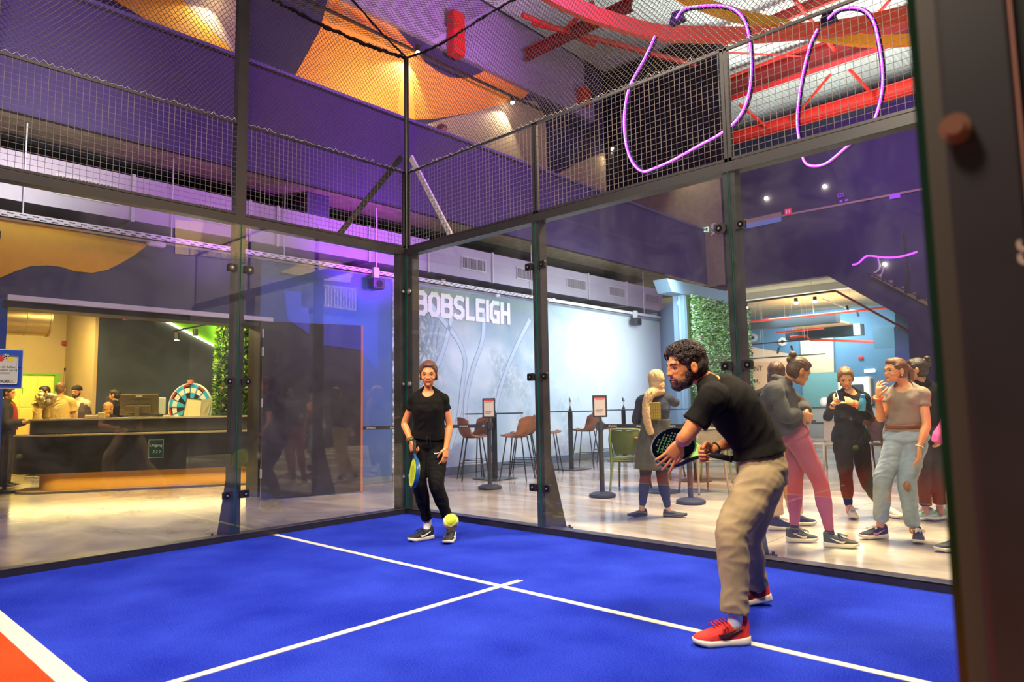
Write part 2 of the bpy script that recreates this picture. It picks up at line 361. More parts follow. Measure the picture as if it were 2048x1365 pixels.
def ribbon_on(px, wd, m, x=-2.993, nm='track_print'):
    pts = cat_rom([at(a, b_, 'X', x) for a, b_ in px], 8); bm = B(); L = []; Rr = []
    for i, p in enumerate(pts):
        d = (pts[min(i+1, len(pts)-1)]-pts[max(i-1, 0)]).normalized(); nn = Vector((0, -d.z, d.y))*wd/2
        L.append(bm.verts.new(p+nn)); Rr.append(bm.verts.new(p-nn))
    for i in range(len(pts)-1): bm.faces.new((L[i], L[i+1], Rr[i+1], Rr[i]))
    obj(nm, bm, m, mural)
for px in ([(862, 610), (885, 640), (915, 680), (930, 720), (925, 770), (918, 830), (900, 900)], [(905, 625), (890, 690), (870, 740), (845, 780), (825, 830)], [(968, 625), (965, 680), (945, 740), (932, 800), (930, 860)], [(1060, 640), (1030, 700), (1000, 780), (985, 860)]):
    ribbon_on(px, .11, M_trk2); ribbon_on([(a, b_) for a, b_ in px], .09, M_trk, -2.990)
ribbon_on([(872, 640), (862, 690)], .05, M_trk2); ribbon_on([(862, 632), (852, 690), (840, 730)], .04, M_trk2); ribbon_on([(878, 655), (872, 700)], .03, M_trk2)
M_let = mat('letter_print', '#f2eef4', .5)
LETTERS = {'B': ([[(0, 0), (0, 1), (.5, 1), (.66, .88), (.66, .64), (.5, .53), (0, .53)], [(.5, .53), (.7, .42), (.7, .14), (.52, 0), (0, 0)]]), 'O': [[(.2, 0), (0, .2), (0, .8), (.2, 1), (.5, 1), (.7, .8), (.7, .2), (.5, 0), (.2, 0)]],
    'S': [[(.66, .95), (.5, 1), (.2, 1), (.02, .85), (.02, .68), (.18, .54), (.5, .47), (.66, .33), (.66, .16), (.48, 0), (.15, 0), (0, .06)]], 'L': [[(0, 1), (0, 0), (.58, 0)]], 'E': [[(.6, 1), (0, 1), (0, 0), (.6, 0)], [(0, .51), (.52, .51)]],
    'I': [[(0, 0), (0, 1)]], 'G': [[(.66, 1), (.2, 1), (0, .8), (0, .2), (.2, 0), (.66, 0), (.66, .48), (.38, .48)]], 'H': [[(0, 0), (0, 1)], [(.66, 0), (.66, 1)], [(0, .5), (.66, .5)]]}
KK = [0]
def stroke(bm, pts, w, org, X, Z, sz, d, sx=1):
    Pn = [Vector(org)+X*(p[0]*sz*sx)+Z*(p[1]*sz) for p in pts]; Nn = X.cross(Z); k = len(Pn)
    closed = (Pn[0]-Pn[-1]).length < 1e-5
    for a, b_ in zip(Pn, Pn[1:]):
        t = (b_-a).normalized(); s_ = Nn.cross(t).normalized()*(w/2); e = t*(w*.42)
        KK[0] += 1; prism(bm, [a-e-s_, b_+e-s_, b_+e+s_, a-e+s_], Nn*(d+.00012*KK[0]))
lett = B(); y0 = at(829, 605, 'X', -2.985).y; y1 = at(1020, 615, 'X', -2.985).y; adv = {'I': .36, 'L': .93, 'E': .95}
tot = sum(adv.get(c, 1.05) for c in 'BOBSLEIG')+.66; sc = (y1-y0-.1)/tot; x_ = y0+.05
for c in 'BOBSLEIGH':
    for s_ in LETTERS[c]: stroke(lett, s_, .088, (-2.988, x_, 2.86), Vector((0, 1, 0)), Vector((0, 0, 1)), .36, .004, sc/.36)
    x_ += adv.get(c, 1.05)*sc
obj('lettering', lett, M_let, mural)
# angled return wall, green wall bay
bm = B(); prism(bm, [(-3.02, 11.1, 0), (-1.2, 8.95, 0), (-1.35, 8.8, 0), (-3.2, 11.0, 0)][::-1], (0, 0, 3.62)); st('wall_return', bm, mat('pale_blue_wall', '#7890a4', .7))
gy0, gy1 = at(1376, 650, 'X', -1.2).y, at(1493, 650, 'X', -1.2).y
bm = B(); box(bm, (-1.5, gy0-.1, 0), (-1.22, gy1, 3.7)); st('wall_bay', bm, mat('pale_blue_wall2', '#6f8aa0', .7))
bm = B(); prism(bm, P('X', -1.18, (1334, 557), (1443, 581), (1490, 591), (1490, 614), (1344, 584)), (-.35, 0, 0)); st('trim_8', bm, mat('fascia_grey', '#566a7c', .7))
# north wall: dark, cut by the restaurant opening and the stair
yN = 13.6
bm = B(); fillpoly(bm, P('Y', yN, (1200, 470), (1443, 581), (1655, 552), (1815, 640)) + [Vector((2.12, yN, 0)), Vector((9, yN, 0)), Vector((9, yN, 9.6))] + P('Y', yN, (1820, 192), (1440, 330), (1200, 420)), (0, .25, 0)); st('wall_north', bm, mat('north_wall', '#3a3650', .75, var=.1, vscale=1))
bm = B(); box(bm, (-9, yN-.02, 7.9), (-2.38, yN+.8, 12.4)); st('wall_box', bm, mat('black_box', '#121019', .8))
bm = B(); box(bm, (-8, yN-.05, 4.6), (-2.45, yN-.02, 7.95)); st('wall_balcony_end', bm, mat('balcony_end', '#8d8068', .85, var=.1))
bm = B(); box(bm, (-9, 21.4, 0), (9, 21.6, 12.4)); st('wall_far', bm, mat('far_wall', '#1e1a34', .8))
bm = B(); fillpoly(bm, P('Y', yN-.03, (1486, 449), (1562, 433), (1562, 443), (1486, 459)), (0, .02, 0)); st('window_1', bm, mat('pale_glow', '#7fb2d8', .5))
bm = B(); fillpoly(bm, P('Y', yN-.03, (1486, 441), (1562, 424), (1562, 433), (1486, 449)), (0, .02, 0)); fillpoly(bm, P('Y', yN-.03, (1562, 430), (1850, 375), (1850, 379), (1562, 434)), (0, .02, 0)); st('trim_9', bm, M_beige)
# open stair: side panels seen between the steps
sb = B(); stp = [(1744, 552), (1758, 552), (1758, 566), (1779, 566), (1779, 577), (1801, 577), (1801, 589), (1826, 589), (1826, 601), (1851, 601)]
fillpoly(sb, P('Y', yN-.03, *([(1744, 552)]+stp[1:]+[(1862, 606)])), (0, .02, 0))
for a, b_, c in (((1748, 552), (1779, 566), (1770, 552)),): pass
s_ = thing('staircase', 'dark staircase running down to the right beside the restaurant', 'staircase', (1.2, yN-.1, 0))
bm = B(); K = [at(1740+i*23, 551+i*12.2, 'Y', yN-.06) for i in range(6)]
for i in range(5): prism(bm, [K[i], Vector((K[i+1].x, K[i].y, K[i].z)), Vector((K[i+1].x, K[i].y, K[i+1].z))], (0, .03, 0))
o = obj('riser_panel', bm, M_beige, s_); o.matrix_parent_inverse = Matrix.Translation(-Vector(s_.location))
bm = B(); tube(bm, P('Y', yN-.12, (1735, 545), (1860, 604)), .02, 6); tube(bm, P('Y', yN-.12, (1808, 470), (1816, 588)), .02, 6); o = obj('handrail', bm, M_blk, s_); o.matrix_parent_inverse = Matrix.Translation(-Vector(s_.location))
sb.free()
# bulkhead, roof, steel
zb0, zb1 = at(1130, 215, 'X', -6.35).z, at(1145, 186, 'X', -6.35).z; yb1 = at(1188, 220, 'X', -6.35).y
bm = B(); box(bm, (-6.5, -8, zb0), (-6.35, yb1, zb1)); box(bm, (-6.5, -8, zb1), (-6.42, yb1-.4, 12.4)); st('ceiling_bulkhead', bm, mat('bulkhead', '#9a8aa6', .7, var=.05))
# pools of light under the balcony spotlights, put into the wall colour as cream shapes
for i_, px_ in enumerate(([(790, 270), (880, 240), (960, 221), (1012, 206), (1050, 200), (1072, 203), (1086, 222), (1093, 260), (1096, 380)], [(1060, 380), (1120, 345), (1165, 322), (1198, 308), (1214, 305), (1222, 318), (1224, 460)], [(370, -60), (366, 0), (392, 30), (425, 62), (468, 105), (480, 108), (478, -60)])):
    bm = B(); fillpoly(bm, P('X', -6.488, *px_), (-.008, 0, 0)); st('trim_%d' % (14+i_), bm, mat('cream_light_pool', '#b8a684', .85), 'cream pool of spotlight painted on the upper wall')
rb = B(); n_ = 120; zr = 12.5
prof = [(-9+18*i/(n_*2)+(.0), zr+(.07 if (i//1) % 2 else 0)) for i in range(n_*2)]
va = [rb.verts.new((x, -8, z)) for x, z in prof]; vb = [rb.verts.new((x, 26, z)) for x, z in prof]
for i in range(len(prof)-1): rb.faces.new((va[i], va[i+1], vb[i+1], vb[i]))
st('ceiling_roof', rb, mat('roof_sheet', '#d2dad2', .45, metal=.2, var=.06))
# roof steel
def ibeam(nm, a, b, h, w, m, label):
    a, b = Vector(a), Vector(b); d = (b-a).normalized(); s_ = d.cross(Vector((0, 0, 1))).normalized()
    bm = B(); z = Vector((0, 0, 1)); L = b-a
    for lo, hi, hw in ((0, .04, w/2), (.04, h-.04, .015), (h-.04, h, w/2)):
        prism(bm, [a-s_*hw+z*lo, a+s_*hw+z*lo, a+s_*hw+z*hi, a-s_*hw+z*hi], L)
    o = obj(nm, bm, m); tag(o, label, 'beam'); return o
ibeam('roof_beam', (-6, 16.6, 11.5), (6, 16.6, 11.5), .75, .32, M_redd, 'deep dark red roof beam crossing the corrugated roof')
ibeam('roof_beam', (-6, 20.3, 11.4), (6, 20.3, 11.4), .45, .3, M_red, 'bright red roof beam low above the dark wall')
ibeam('roof_beam', (-6, 14.0, 12.0), (6, 14.0, 12.0), .3, .12, M_red, 'thin red roof beam nearest above the mesh fence')
ibeam('roof_beam', (-6.2, 9.3, 11.2), (-2.6, 9.3, 11.2), .3, .22, M_redd, 'red roof truss beam above the purple bulkhead')
def brace(px, ax, c, r, label):
    bm = B(); tube(bm, P(ax, c, *px), r, 6); tag(obj('roof_brace', bm, M_red), label, 'brace')
brace([(1480, 210), (1543, 262)], 'Z', 11.6, .06, 'short red roof brace left of the second neon loop')
brace([(1700, 140), (1755, 200)], 'Z', 11.6, .06, 'short red roof brace right of the second neon loop')
brace([(1660, 150), (1570, 258)], 'Z', 11.6, .05, 'dark red diagonal roof brace behind the second neon loop')
brace([(1590, 0), (1680, 115)], 'Z', 11.9, .06, 'long red roof brace from the top edge')
brace([(1780, 0), (1700, 90)], 'Z', 11.9, .05, 'thin dark red roof brace near the near post')
brace([(1445, 160), (1620, 90)], 'Z', 11.9, .05, 'red roof tie above the deep beam')
brace([(1455, 105), (1690, 118)], 'Z', 12.1, .03, 'thin dark tie rod under the roof sheets')
brace([(1045, 30), (1190, 90)], 'Z', 11.4, .07, 'red truss member over the purple bulkhead')
brace([(1065, 45), (1390, 130)], 'Z', 11.4, .08, 'long red purlin running under the dark roof')
brace([(1130, 60), (1185, 5)], 'Z', 11.4, .07, 'red truss diagonal over the purple bulkhead')
# red hangers on the bulkhead
for (x, y0, y1, lb) in ((912, 28, 112, 'tall red steel hanger on the near bulkhead'), (1168, 178, 212, 'small red steel hanger at the far end of the bulkhead')):
    a, b_ = at(x, y1, 'X', -6.2), at(x, y0, 'X', -6.2); bm = B(); rbox(bm, (-6.34, a.y-.2, a.z), (-6.05, a.y+.2, b_.z), .02)
    tag(obj('steel_hanger', bm, M_red), lb, 'hanger')
# big suspended rings
def band(nm, px, ax, c, h, th, m, label, cat):
    pts = cat_rom([at(x, y, ax, c) for x, y in px], 8); bm = B(); R_ = []
    for i, p in enumerate(pts):
        d = (pts[min(i+1, len(pts)-1)]-pts[max(i-1, 0)]); d.z = 0; d.normalize(); s_ = Vector((-d.y, d.x, 0))*th/2
        R_.append([bm.verts.new(p+s_*a+Vector((0, 0, b_))) for a, b_ in ((-1, 0), (1, 0), (1, h), (-1, h))])
    skin(bm, R_); return tag(obj(nm, bm, m, smooth=30), label, cat)
band('hanging_ring', [(1000, -60), (1090, 0), (1180, 42), (1300, 78), (1380, 84), (1500, 85), (1600, 78), (1700, 68), (1820, 42), (1960, 0)], 'Z', 8.6, .32, .12, mat('coral_ring', '#ea5f48', .6, emit='#ff7040', es=.10), 'large coral ring beam hung below the roof', 'ring beam')  # faint glow added to the ring's colour, it is no lamp
band('hanging_ring', [(1300, -40), (1360, 0), (1410, 22), (1470, 42), (1560, 62), (1630, 78), (1720, 92), (1820, 91), (1950, 70)], 'Z', 9.2, .26, .12, mat('yellow_ring', '#e8b014', .6, emit='#ffb020', es=.12), 'large yellow ring beam hung below the roof', 'ring beam')  # same added glow in the yellow ring, no lamp inside
M_neon = mat('neon_purple', '#a040ff', .4, emit=(.40, .03, 1.0), es=5)
M_ncore = mat('neon_core', '#ffffff', .4, emit=(.8, .5, 1.0), es=2.2)
M_nhold = mat('neon_holder', '#2a1848', .5)
def neon(px, Y, label, gap=None):
    t = thing('neon_loop', label, 'neon light', at(px[0][0], px[0][1], 'Y', Y), group=None); inv = Matrix.Translation(-t.location)
    pts = cat_rom([at(x, y, 'Y', Y) for x, y in px], 8)
    bm = B(); tube(bm, [p+Vector((0, .045, .0)) for p in pts], .045, 8); o = obj('holder', bm, M_nhold, t, True); o.matrix_parent_inverse = inv
    bm = B(); tube(bm, pts, .022, 8); o = obj('tube', bm, M_neon, t, True); o.matrix_parent_inverse = inv
    bm = B(); tube(bm, [p+Vector((.0, -.019, 0)) for p in pts], .008, 6); o = obj('core', bm, M_ncore, t, True); o.matrix_parent_inverse = inv
    b0 = pts[0]; bm = B(); prism(bm, [b0+Vector((-.16, 0, -.06)), b0+Vector((.16, 0, -.06)), b0+Vector((.08, 0, .16)), b0+Vector((-.08, 0, .16))], (0, .12, 0)); o = obj('bracket', bm, M_nhold, t); o.matrix_parent_inverse = inv
neon([(1352, 38), (1368, 18), (1400, 12), (1440, 11), (1470, 20), (1490, 45), (1500, 90), (1502, 150), (1494, 200), (1475, 238), (1440, 268), (1400, 290), (1350, 318), (1310, 336), (1285, 343), (1265, 325), (1252, 290), (1248, 240), (1253, 195), (1265, 160), (1290, 115), (1310, 72)], 6.0, 'purple neon loop hung nearer the centre of the hall')
neon([(1655, 38), (1680, 18), (1720, 17), (1745, 40), (1758, 90), (1765, 150), (1762, 190), (1752, 230), (1735, 262), (1700, 288), (1655, 325), (1625, 332), (1608, 322), (1600, 290), (1594, 245), (1597, 200), (1605, 150), (1620, 90), (1635, 58)], 7.5, 'purple neon loop hung further right beside the near post')
bm = B(); tube(bm, cat_rom(P('Y', 13.4, (1705, 530), (1716, 527), (1728, 516), (1738, 512), (1765, 515), (1790, 515), (1812, 511), (1834, 504)), 6), .022, 6)
tag(obj('neon_strip', bm, M_neon), 'wavy purple neon strip on the dark wall above the stairs', 'neon light')
bm = B(); tube(bm, cat_rom(P('Y', 13.45, (1756, 517), (1759, 533), (1755, 542), (1748, 546)), 6), .02, 6); tag(obj('wall_tube', bm, M_white), 'white curved tube under the wavy neon strip', 'tube')
bm = B(); tube(bm, cat_rom(P('Y', 13.45, (1767, 530), (1766, 542), (1760, 554)), 6), .015, 6); tag(obj('wall_tube', bm, M_white), 'shorter white curved tube right below the wavy neon strip', 'tube')
# ventilation duct
XD = -3.2; zt = 4.27; zb = 3.68
t = thing('ventilation_duct', 'long rectangular sheet metal duct under the balcony parapet', 'duct', (XD, 2, zb)); inv = Matrix.Translation(-t.location)
def kid(nm, bm, m, t, inv, **kw):
    o = obj(nm, bm, m, t, **kw); o.matrix_parent_inverse = inv; return o
yE = at(1325, 610, 'X', XD).y
bm = B(); box(bm, (XD-.7, -9, zb), (XD, yE, zt)); kid('duct_body', bm, mat('duct_metal', '#aaa2aa', .42, metal=.25, var=.06, vscale=1.5), t, inv)
for x, y in ((268, 330), (-150, 300), (500, 420), (555, 430), (738, 470), (856, 520), (985, 545), (1083, 560), (1177, 585), (1254, 600), (1323, 610)):
    yy = at(x, y, 'X', XD).y; bm = B(); box(bm, (XD-.72, yy-.02, zb-.02), (XD+.025, yy+.02, zt+.02)); kid('flange', bm, M_galv, t, inv)
M_gr = mat('grille', '#54454a', .6)
for q in (((117, 350), (235, 383)), ((398, 411), (462, 430)), ((640, 461), (690, 478)), ((783, 494), (812, 505)), ((924, 520), (970, 545)), ((1034, 541), (1066, 561)), ((1134, 561), (1170, 580)), ((1218, 577), (1248, 597)), ((1290, 592), (1316, 608))):
    a = at(q[0][0], q[0][1], 'X', XD); b_ = at(q[1][0], q[1][1], 'X', XD); zc = .5*(zt+zb); h = .10
    bm = B(); box(bm, (XD, a.y-.03, zc-h-.03), (XD+.012, b_.y+.03, zc+h+.03)); g = kid('vent', bm, M_galv, t, inv)
    bm = B(); box(bm, (XD+.01, a.y, zc-h), (XD+.018, b_.y, zc+h)); n_ = int((b_.y-a.y)/.04)
    o = obj('grille', bm, M_gr, g)
    bm = B()
    for i in range(n_+1): box(bm, (XD+.018, a.y+i*.04-.006, zc-h), (XD+.024, a.y+i*.04+.006, zc+h))
    obj('slats', bm, M_galv, g)
for x in (47, 345, 570, 753, 1060, 1280):
    yy = at(x, 400, 'X', XD+.04).y; bm = B(); cyl(bm, (XD+.04, yy, zb-.25), (XD+.04, yy, 4.62), .008, 6); kid('hanger_rod', bm, M_white, t, inv)
# perforated cable tray
bm = B(); box(bm, (-2.99, -9, 3.38), (-2.86, 10.7, 3.395)); box(bm, (-2.875, -9, 3.38), (-2.86, 10.7, 3.46)); t = obj('cable_tray', bm, M_white); tag(t, 'long white perforated cable tray along the top of the mural wall', 'cable tray')
bm = B(); y = -8.9
while y < 6:
    box(bm, (-2.862, y, 3.403), (-2.857, y+.06, 3.415)); box(bm, (-2.862, y+.05, 3.432), (-2.857, y+.11, 3.444)); y += .12
obj('slots', bm, mat('slot_dark', '#3a3540', .7), t)
bm = B(); a, b_ = Vector((-2.80, 10.78, 3.4)), Vector((-1.28, 8.90, 3.42)); prism(bm, [a, a+Vector((0, 0, .09)), a+Vector((-.1, -.08, .09)), a+Vector((-.1, -.08, 0))], b_-a); tag(obj('cable_tray', bm, M_white), 'short white cable tray turning across the angled wall', 'cable tray')
# small wall devices
def small(nm, px, ax, c, sz, m, label, cat, d=.06):
    p = at(*px, ax, c); bm = B()
    if ax == 'X': rbox(bm, (p.x-.0, p.y-sz[0]/2, p.z-sz[1]/2), (p.x+d, p.y+sz[0]/2, p.z+sz[1]/2), min(sz)*.2)
    else: rbox(bm, (p.x-sz[0]/2, p.y-d, p.z-sz[1]/2), (p.x+sz[0]/2, p.y, p.z+sz[1]/2), min(sz)*.2)
    return tag(obj(nm, bm, m), label, cat)
small('access_point', (309, 487), 'X', -3.0, (.22, .11), M_white, 'white rounded wireless access point under the tray', 'access point', .1)
def loud(px, X, label):
    p = at(*px, 'X', X); t = thing('wall_speaker', label, 'speaker', p)
    bm = B(); rbox(bm, (-.09, -.12, -.10), (.1, .12, .08), .03); obj('cabinet', bm, mat('speaker_grey', '#30333c', .5), t)
    bm = B(); box(bm, (-.05, -.05, .08), (.02, .05, .26)); obj('bracket', bm, M_white, t)
    bm = B(); cyl(bm, (.1, 0, -.02), (.108, 0, -.02), .06, 14); obj('driver', bm, M_dark, t)
loud((1272, 643), -2.8, 'grey box speaker under the tray right of the BOBSLEIGH mural')
loud((752, 567), -2.8, 'grey box speaker under the tray left of the corner post')
for px, lb in (((993, 592), 'small white detector beside the H of the mural lettering'), ((1105, 600), 'small white detector right of the mural post')):
    small('detector', px, 'X', -2.9, (.1, .06), M_white, lb, 'detector', .05)
# track lights on the balcony
M_lamp = mat('lamp_glow', '#fff0d0', .4, emit=(1, .82, .5), es=60)
t = thing('light_track', 'black lighting track along the upper balcony', 'light track', (-6.2, 4, at(1025, 205, 'X', -6.2).z+.2)); ztr = t.location.z; inv = Matrix.Translation(-t.location)
bm = B(); box(bm, (-6.24, -4, ztr-.05), (-6.17, 13.4, ztr)); kid('rail', bm, M_blk, t, inv)
for (x, y, lb, pw) in ((835, 105, 'glaring balcony spotlight above the corner post', 260), (1025, 205, 'balcony spotlight over the painted cream pool of light', 230), (1225, 298, 'balcony spotlight furthest to the right', 150), (440, -12, 'balcony spotlight above the yellow shape', 110)):
    p = at(x, y, 'X', -6.2); s_ = thing('spotlight', lb, 'spotlight', p)
    bm = B(); cyl(bm, (0, 0, .02), (0, 0, .18), .06, 12); obj('housing', bm, M_blk, s_)
    bm = B(); ell(bm, (0, 0, 0), (.055, .055, .045)); obj('lens', bm, M_lamp, s_)
    l = light('spotlight_light', 'SPOT', (p.x-.03, p.y, p.z-.09), pw*.55, (1, .84, .6), .03, target=(-6.5, p.y-.5, p.z-1.6), spot=100, blend=.35)
# ---------------------------------------------------------------- court
def turf(name, col, col2):
    def bld(nt, co, b):
        n = N(nt, 'ShaderNodeTexNoise'); n.inputs['Scale'].default_value = 130; n.inputs['Detail'].default_value = 6; n.inputs['Roughness'].default_value = .75; nt.links.new(co, n.inputs['Vector'])
        n2 = N(nt, 'ShaderNodeTexNoise'); n2.inputs['Scale'].default_value = 1.6; n2.inputs['Detail'].default_value = 5; nt.links.new(co, n2.inputs['Vector'])
        a = N(nt, 'ShaderNodeMath', operation='MULTIPLY_ADD'); nt.links.new(n.outputs['Fac'], a.inputs[0]); a.inputs[1].default_value = .76; m2 = N(nt, 'ShaderNodeMath', operation='MULTIPLY'); m2.inputs[1].default_value = .28; nt.links.new(n2.outputs['Fac'], m2.inputs[0]); nt.links.new(m2.outputs[0], a.inputs[2])
        c = ramp(nt, a.outputs[0], [(.42, col), (.66, col2)])
        bp = N(nt, 'ShaderNodeBump'); bp.inputs['Strength'].default_value = .7; bp.inputs['Distance'].default_value = .006; nt.links.new(n.outputs['Fac'], bp.inputs['Height']); nt.links.new(bp.outputs[0], b.inputs['Normal'])
        return c
    return mixmat(name, bld, .95, .06)
M_turf = turf('blue_turf', '#0b1a88', '#3046c4')
M_turfr = turf('red_turf', '#c2300f', '#dc5028')
M_line = mat('line_white', '#cbc2b4', .9, bump=.4, bscale=200)
CW = 6.05
LA, LB = at(0, 1242, 'Z', 0), at(142, 1365, 'Z', 0)
d_ = (LB-LA).normalized(); LA2 = LA-d_*((LA.x-0)/d_.x); LB2 = LA+d_*((CW-LA.x)/d_.x); nrm = Vector((-d_.y, d_.x, 0))
bm = B(); prism(bm, [(0, 0, -.004), (0, LA2.y, -.004), (CW, LB2.y, -.004), (CW, 0, -.004)], (0, 0, .004)); court = obj('court_turf', bm, M_turf)
tag(court, 'blue artificial turf court surface with white lines', 'court surface')
bm = B(); prism(bm, [(0, LA2.y, -.004), (0, -14, -.004), (CW, -14, -.004), (CW, LB2.y, -.004)], (0, 0, .004)); obj('red_zone', bm, M_turfr, court, label='orange-red turf zone')
for nm, a, b_, w in (('service_line', Vector((0, -1.604, 0)), Vector((CW, -1.604, 0)), .05), ('centre_line', Vector((3.02, -1.41, 0)), Vector((3.02, -5.4, 0)), .05), ('edge_line', LA2, LB2, .095)):
    d = (b_-a).normalized(); s_ = Vector((-d.y, d.x, 0))*w/2; bm = B()
    prism(bm, [a-s_, b_-s_, b_+s_, a+s_], (0, 0, .0025+(.0006 if nm == 'centre_line' else 0))); obj(nm, bm, M_line, court)
# glass
def glass_mat():
    m = bpy.data.materials.new('court_glass'); m.use_nodes = True; nt = m.node_tree; nt.nodes.clear(); o = nt.nodes.new('ShaderNodeOutputMaterial')
    tr = nt.nodes.new('ShaderNodeBsdfTransparent'); tr.inputs[0].default_value = (.93, .965, .95, 1)
    gl = nt.nodes.new('ShaderNodeBsdfGlossy'); gl.inputs['Roughness'].default_value = .0; gl.inputs[0].default_value = (1, 1, 1, 1)
    df = nt.nodes.new('ShaderNodeBsdfDiffuse'); df.inputs[0].default_value = (.75, .75, .78, 1)
    fr = nt.nodes.new('ShaderNodeFresnel'); ge = nt.nodes.new('ShaderNodeNewGeometry'); mr = nt.nodes.new('ShaderNodeMapRange'); mr.inputs[3].default_value = 1.5; mr.inputs[4].default_value = 1/1.5; nt.links.new(ge.outputs['Backfacing'], mr.inputs[0]); nt.links.new(mr.outputs[0], fr.inputs[0])
    m1 = nt.nodes.new('ShaderNodeMixShader'); m2 = nt.nodes.new('ShaderNodeMixShader')
    tc = nt.nodes.new('ShaderNodeTexCoord'); n = nt.nodes.new('ShaderNodeTexNoise'); n.inputs['Scale'].default_value = 1.8; n.inputs['Detail'].default_value = 9; n.inputs['Roughness'].default_value = .72; n.inputs['Distortion'].default_value = .8
    r = nt.nodes.new('ShaderNodeMapRange'); r.inputs[1].default_value = .42; r.inputs[2].default_value = .78; r.inputs[3].default_value = .004; r.inputs[4].default_value = .035
    L = nt.links.new; L(tc.outputs['Object'], n.inputs['Vector']); L(n.outputs['Fac'], r.inputs[0]); L(r.outputs[0], m1.inputs[0]); L(tr.outputs[0], m1.inputs[1]); L(df.outputs[0], m1.inputs[2])
    L(fr.outputs[0], m2.inputs[0]); L(m1.outputs[0], m2.inputs[1]); L(gl.outputs[0], m2.inputs[2]); L(m2.outputs[0], o.inputs[0]); return m
M_glass = glass_mat(); M_edge = mat('glass_edge', '#1f7a6c', .15, emit='#1f9a86', es=.0)
def pane(t, a, b_, nrm):
    """clear faces with a green edge; a, b_ = bottom corners, nrm = outward normal"""
    a, b_ = Vector(a), Vector(b_); bm = B(); n = Vector(nrm)*.012; h = Vector((0, 0, 2.944))
    A = [a, b_, b_+h, a+h]; F = [bm.verts.new(p) for p in A]; K = [bm.verts.new(p+n) for p in A]
    bm.faces.new(F).material_index = 0; bm.faces.new(K[::-1]).material_index = 0
    for i in range(4): bm.faces.new((F[i], F[(i+1) % 4], K[(i+1) % 4], K[i])).material_index = 1
    return obj('pane', bm, [M_glass, M_edge], t)
gl_lab = ['clear glass court panel left of the corner post', 'clear glass court panel in front of the reception desk', 'clear glass court panel cut by the left photo edge',
          'clear glass court panel between corner post and next post on the right', 'clear glass court panel behind the crouching player', 'clear glass court panel in front of the chatting group']
def gpanel(a, b_, nrm, lab):
    a, b_ = Vector(a), Vector(b_); t = thing('glass_panel', lab, 'glass panel', (a+b_)/2, group='glass panels of the court'); c = Vector(t.location)
    d = (b_-a).normalized()*.004; pane(t, a+d-c, b_-d-c, nrm)
ZB = .045
for i in range(3): gpanel((0, -2*i, ZB), (0, -2*i-2, ZB), (-1, 0, 0), gl_lab[i])
for i, (x0, x1) in enumerate(((0, 2), (2, 4), (4, 6.04))): gpanel((x0, 0, ZB), (x1, 0, ZB), (0, 1, 0), gl_lab[3+i])
M_post = mat('post_steel', '#232023', .38, spec=.6, var=.2, vscale=6)
def rail(nm, a, b_, lab, cat='rail'):
    bm = B(); rbox(bm, a, b_, .004, 1); return tag(obj(nm, bm, M_post), lab, cat)
rail('base_rail', (-.115, -6.1, -.004), (-.0, -.0, .06), 'black steel base rail under the left glass wall')
rail('base_rail', (-.115, .0, -.004), (6.14, .115, .06), 'black steel base rail under the right glass wall')
rail('top_rail', (-.115, -6.1, 2.99), (-.015, 0, 3.075), 'black steel rail along the top of the left glass')
rail('top_rail', (-.115, .015, 2.99), (6.14, .115, 3.075), 'black steel rail along the top of the right glass')
M_bolt = mat('bolt_steel', '#d8d4cc', .25, metal=.9)
def post(loc, outd, along, h, lab, gus=True, w=.10):
    """outd: outward unit vector; along: unit vector of the wall"""
    t = thing('court_post', lab, 'post', loc, group='posts of the court'); o, a = Vector(outd), Vector(along); z = Vector((0, 0, 1)); bm = B()
    def bx(bm, o0, o1, a0, a1, z0, z1, mi=0): prism(bm, [o*o0+a*a0+z*z0, o*o1+a*a0+z*z0, o*o1+a*a1+z*z0, o*o0+a*a1+z*z0], z*(z1-z0), mi)
    bx(bm, .014, .014+w, -w/2, w/2, -.004, h); obj('tube', bm, M_post, t)
    if gus:
        bm = B(); prism(bm, [o*.1+a*.02, o*.36+a*.02, o*.36+a*.02+z*.02, o*.11+a*.02+z*.85, o*.1+a*.02+z*.85], a*-.03); bx(bm, .08, .40, -.07, .07, -.004, .012); g = obj('gusset', bm, M_post, t)
        for k in (-.05, .05):
            bm = B(); cyl(bm, o*.37+a*k+z*.012, o*.37+a*k+z*.035, .012, 6); obj('anchor_bolt', bm, M_post, g)
    for zz in (.42, 1.47, 2.55):
        for s_ in (-1, 1):
            bm = B(); pl = []
            for ca, cz, a0 in ((.112, .022, 0), (.048, .022, pi/2), (.048, -.022, pi), (.112, -.022, 1.5*pi)):
                pl += [o*-.012+a*(s_*(ca+.014*cos(a0+k*pi/8)))+z*(zz+cz+.014*sin(a0+k*pi/8)) for k in range(5)]
            prism(bm, pl, o*.026)
            c = obj('clamp', bm, M_blk, t); bm = B(); p = a*(s_*.088)+z*zz; cyl(bm, p-o*.018, p-o*.0125, .010, 14); obj('bolt', bm, M_bolt, c)
            bm = B(); cyl(bm, p-o*.0145, p-o*.0135, .026, 16, r2=.026); obj('washer', bm, M_blk2, c)
    return t
post((0, -2, 0), (-1, 0, 0), (0, 1, 0), 5.45, 'tall black court post in front of the reception desk')
post((0, -4, 0), (-1, 0, 0), (0, 1, 0), 5.45, 'tall black court post beyond the left photo edge')
post((2, 0, 0), (0, 1, 0), (1, 0, 0), 3.05, 'black court post between the corner and the crouching player')
post((4, 0, 0), (0, 1, 0), (1, 0, 0), 3.05, 'black court post directly behind the crouching player')
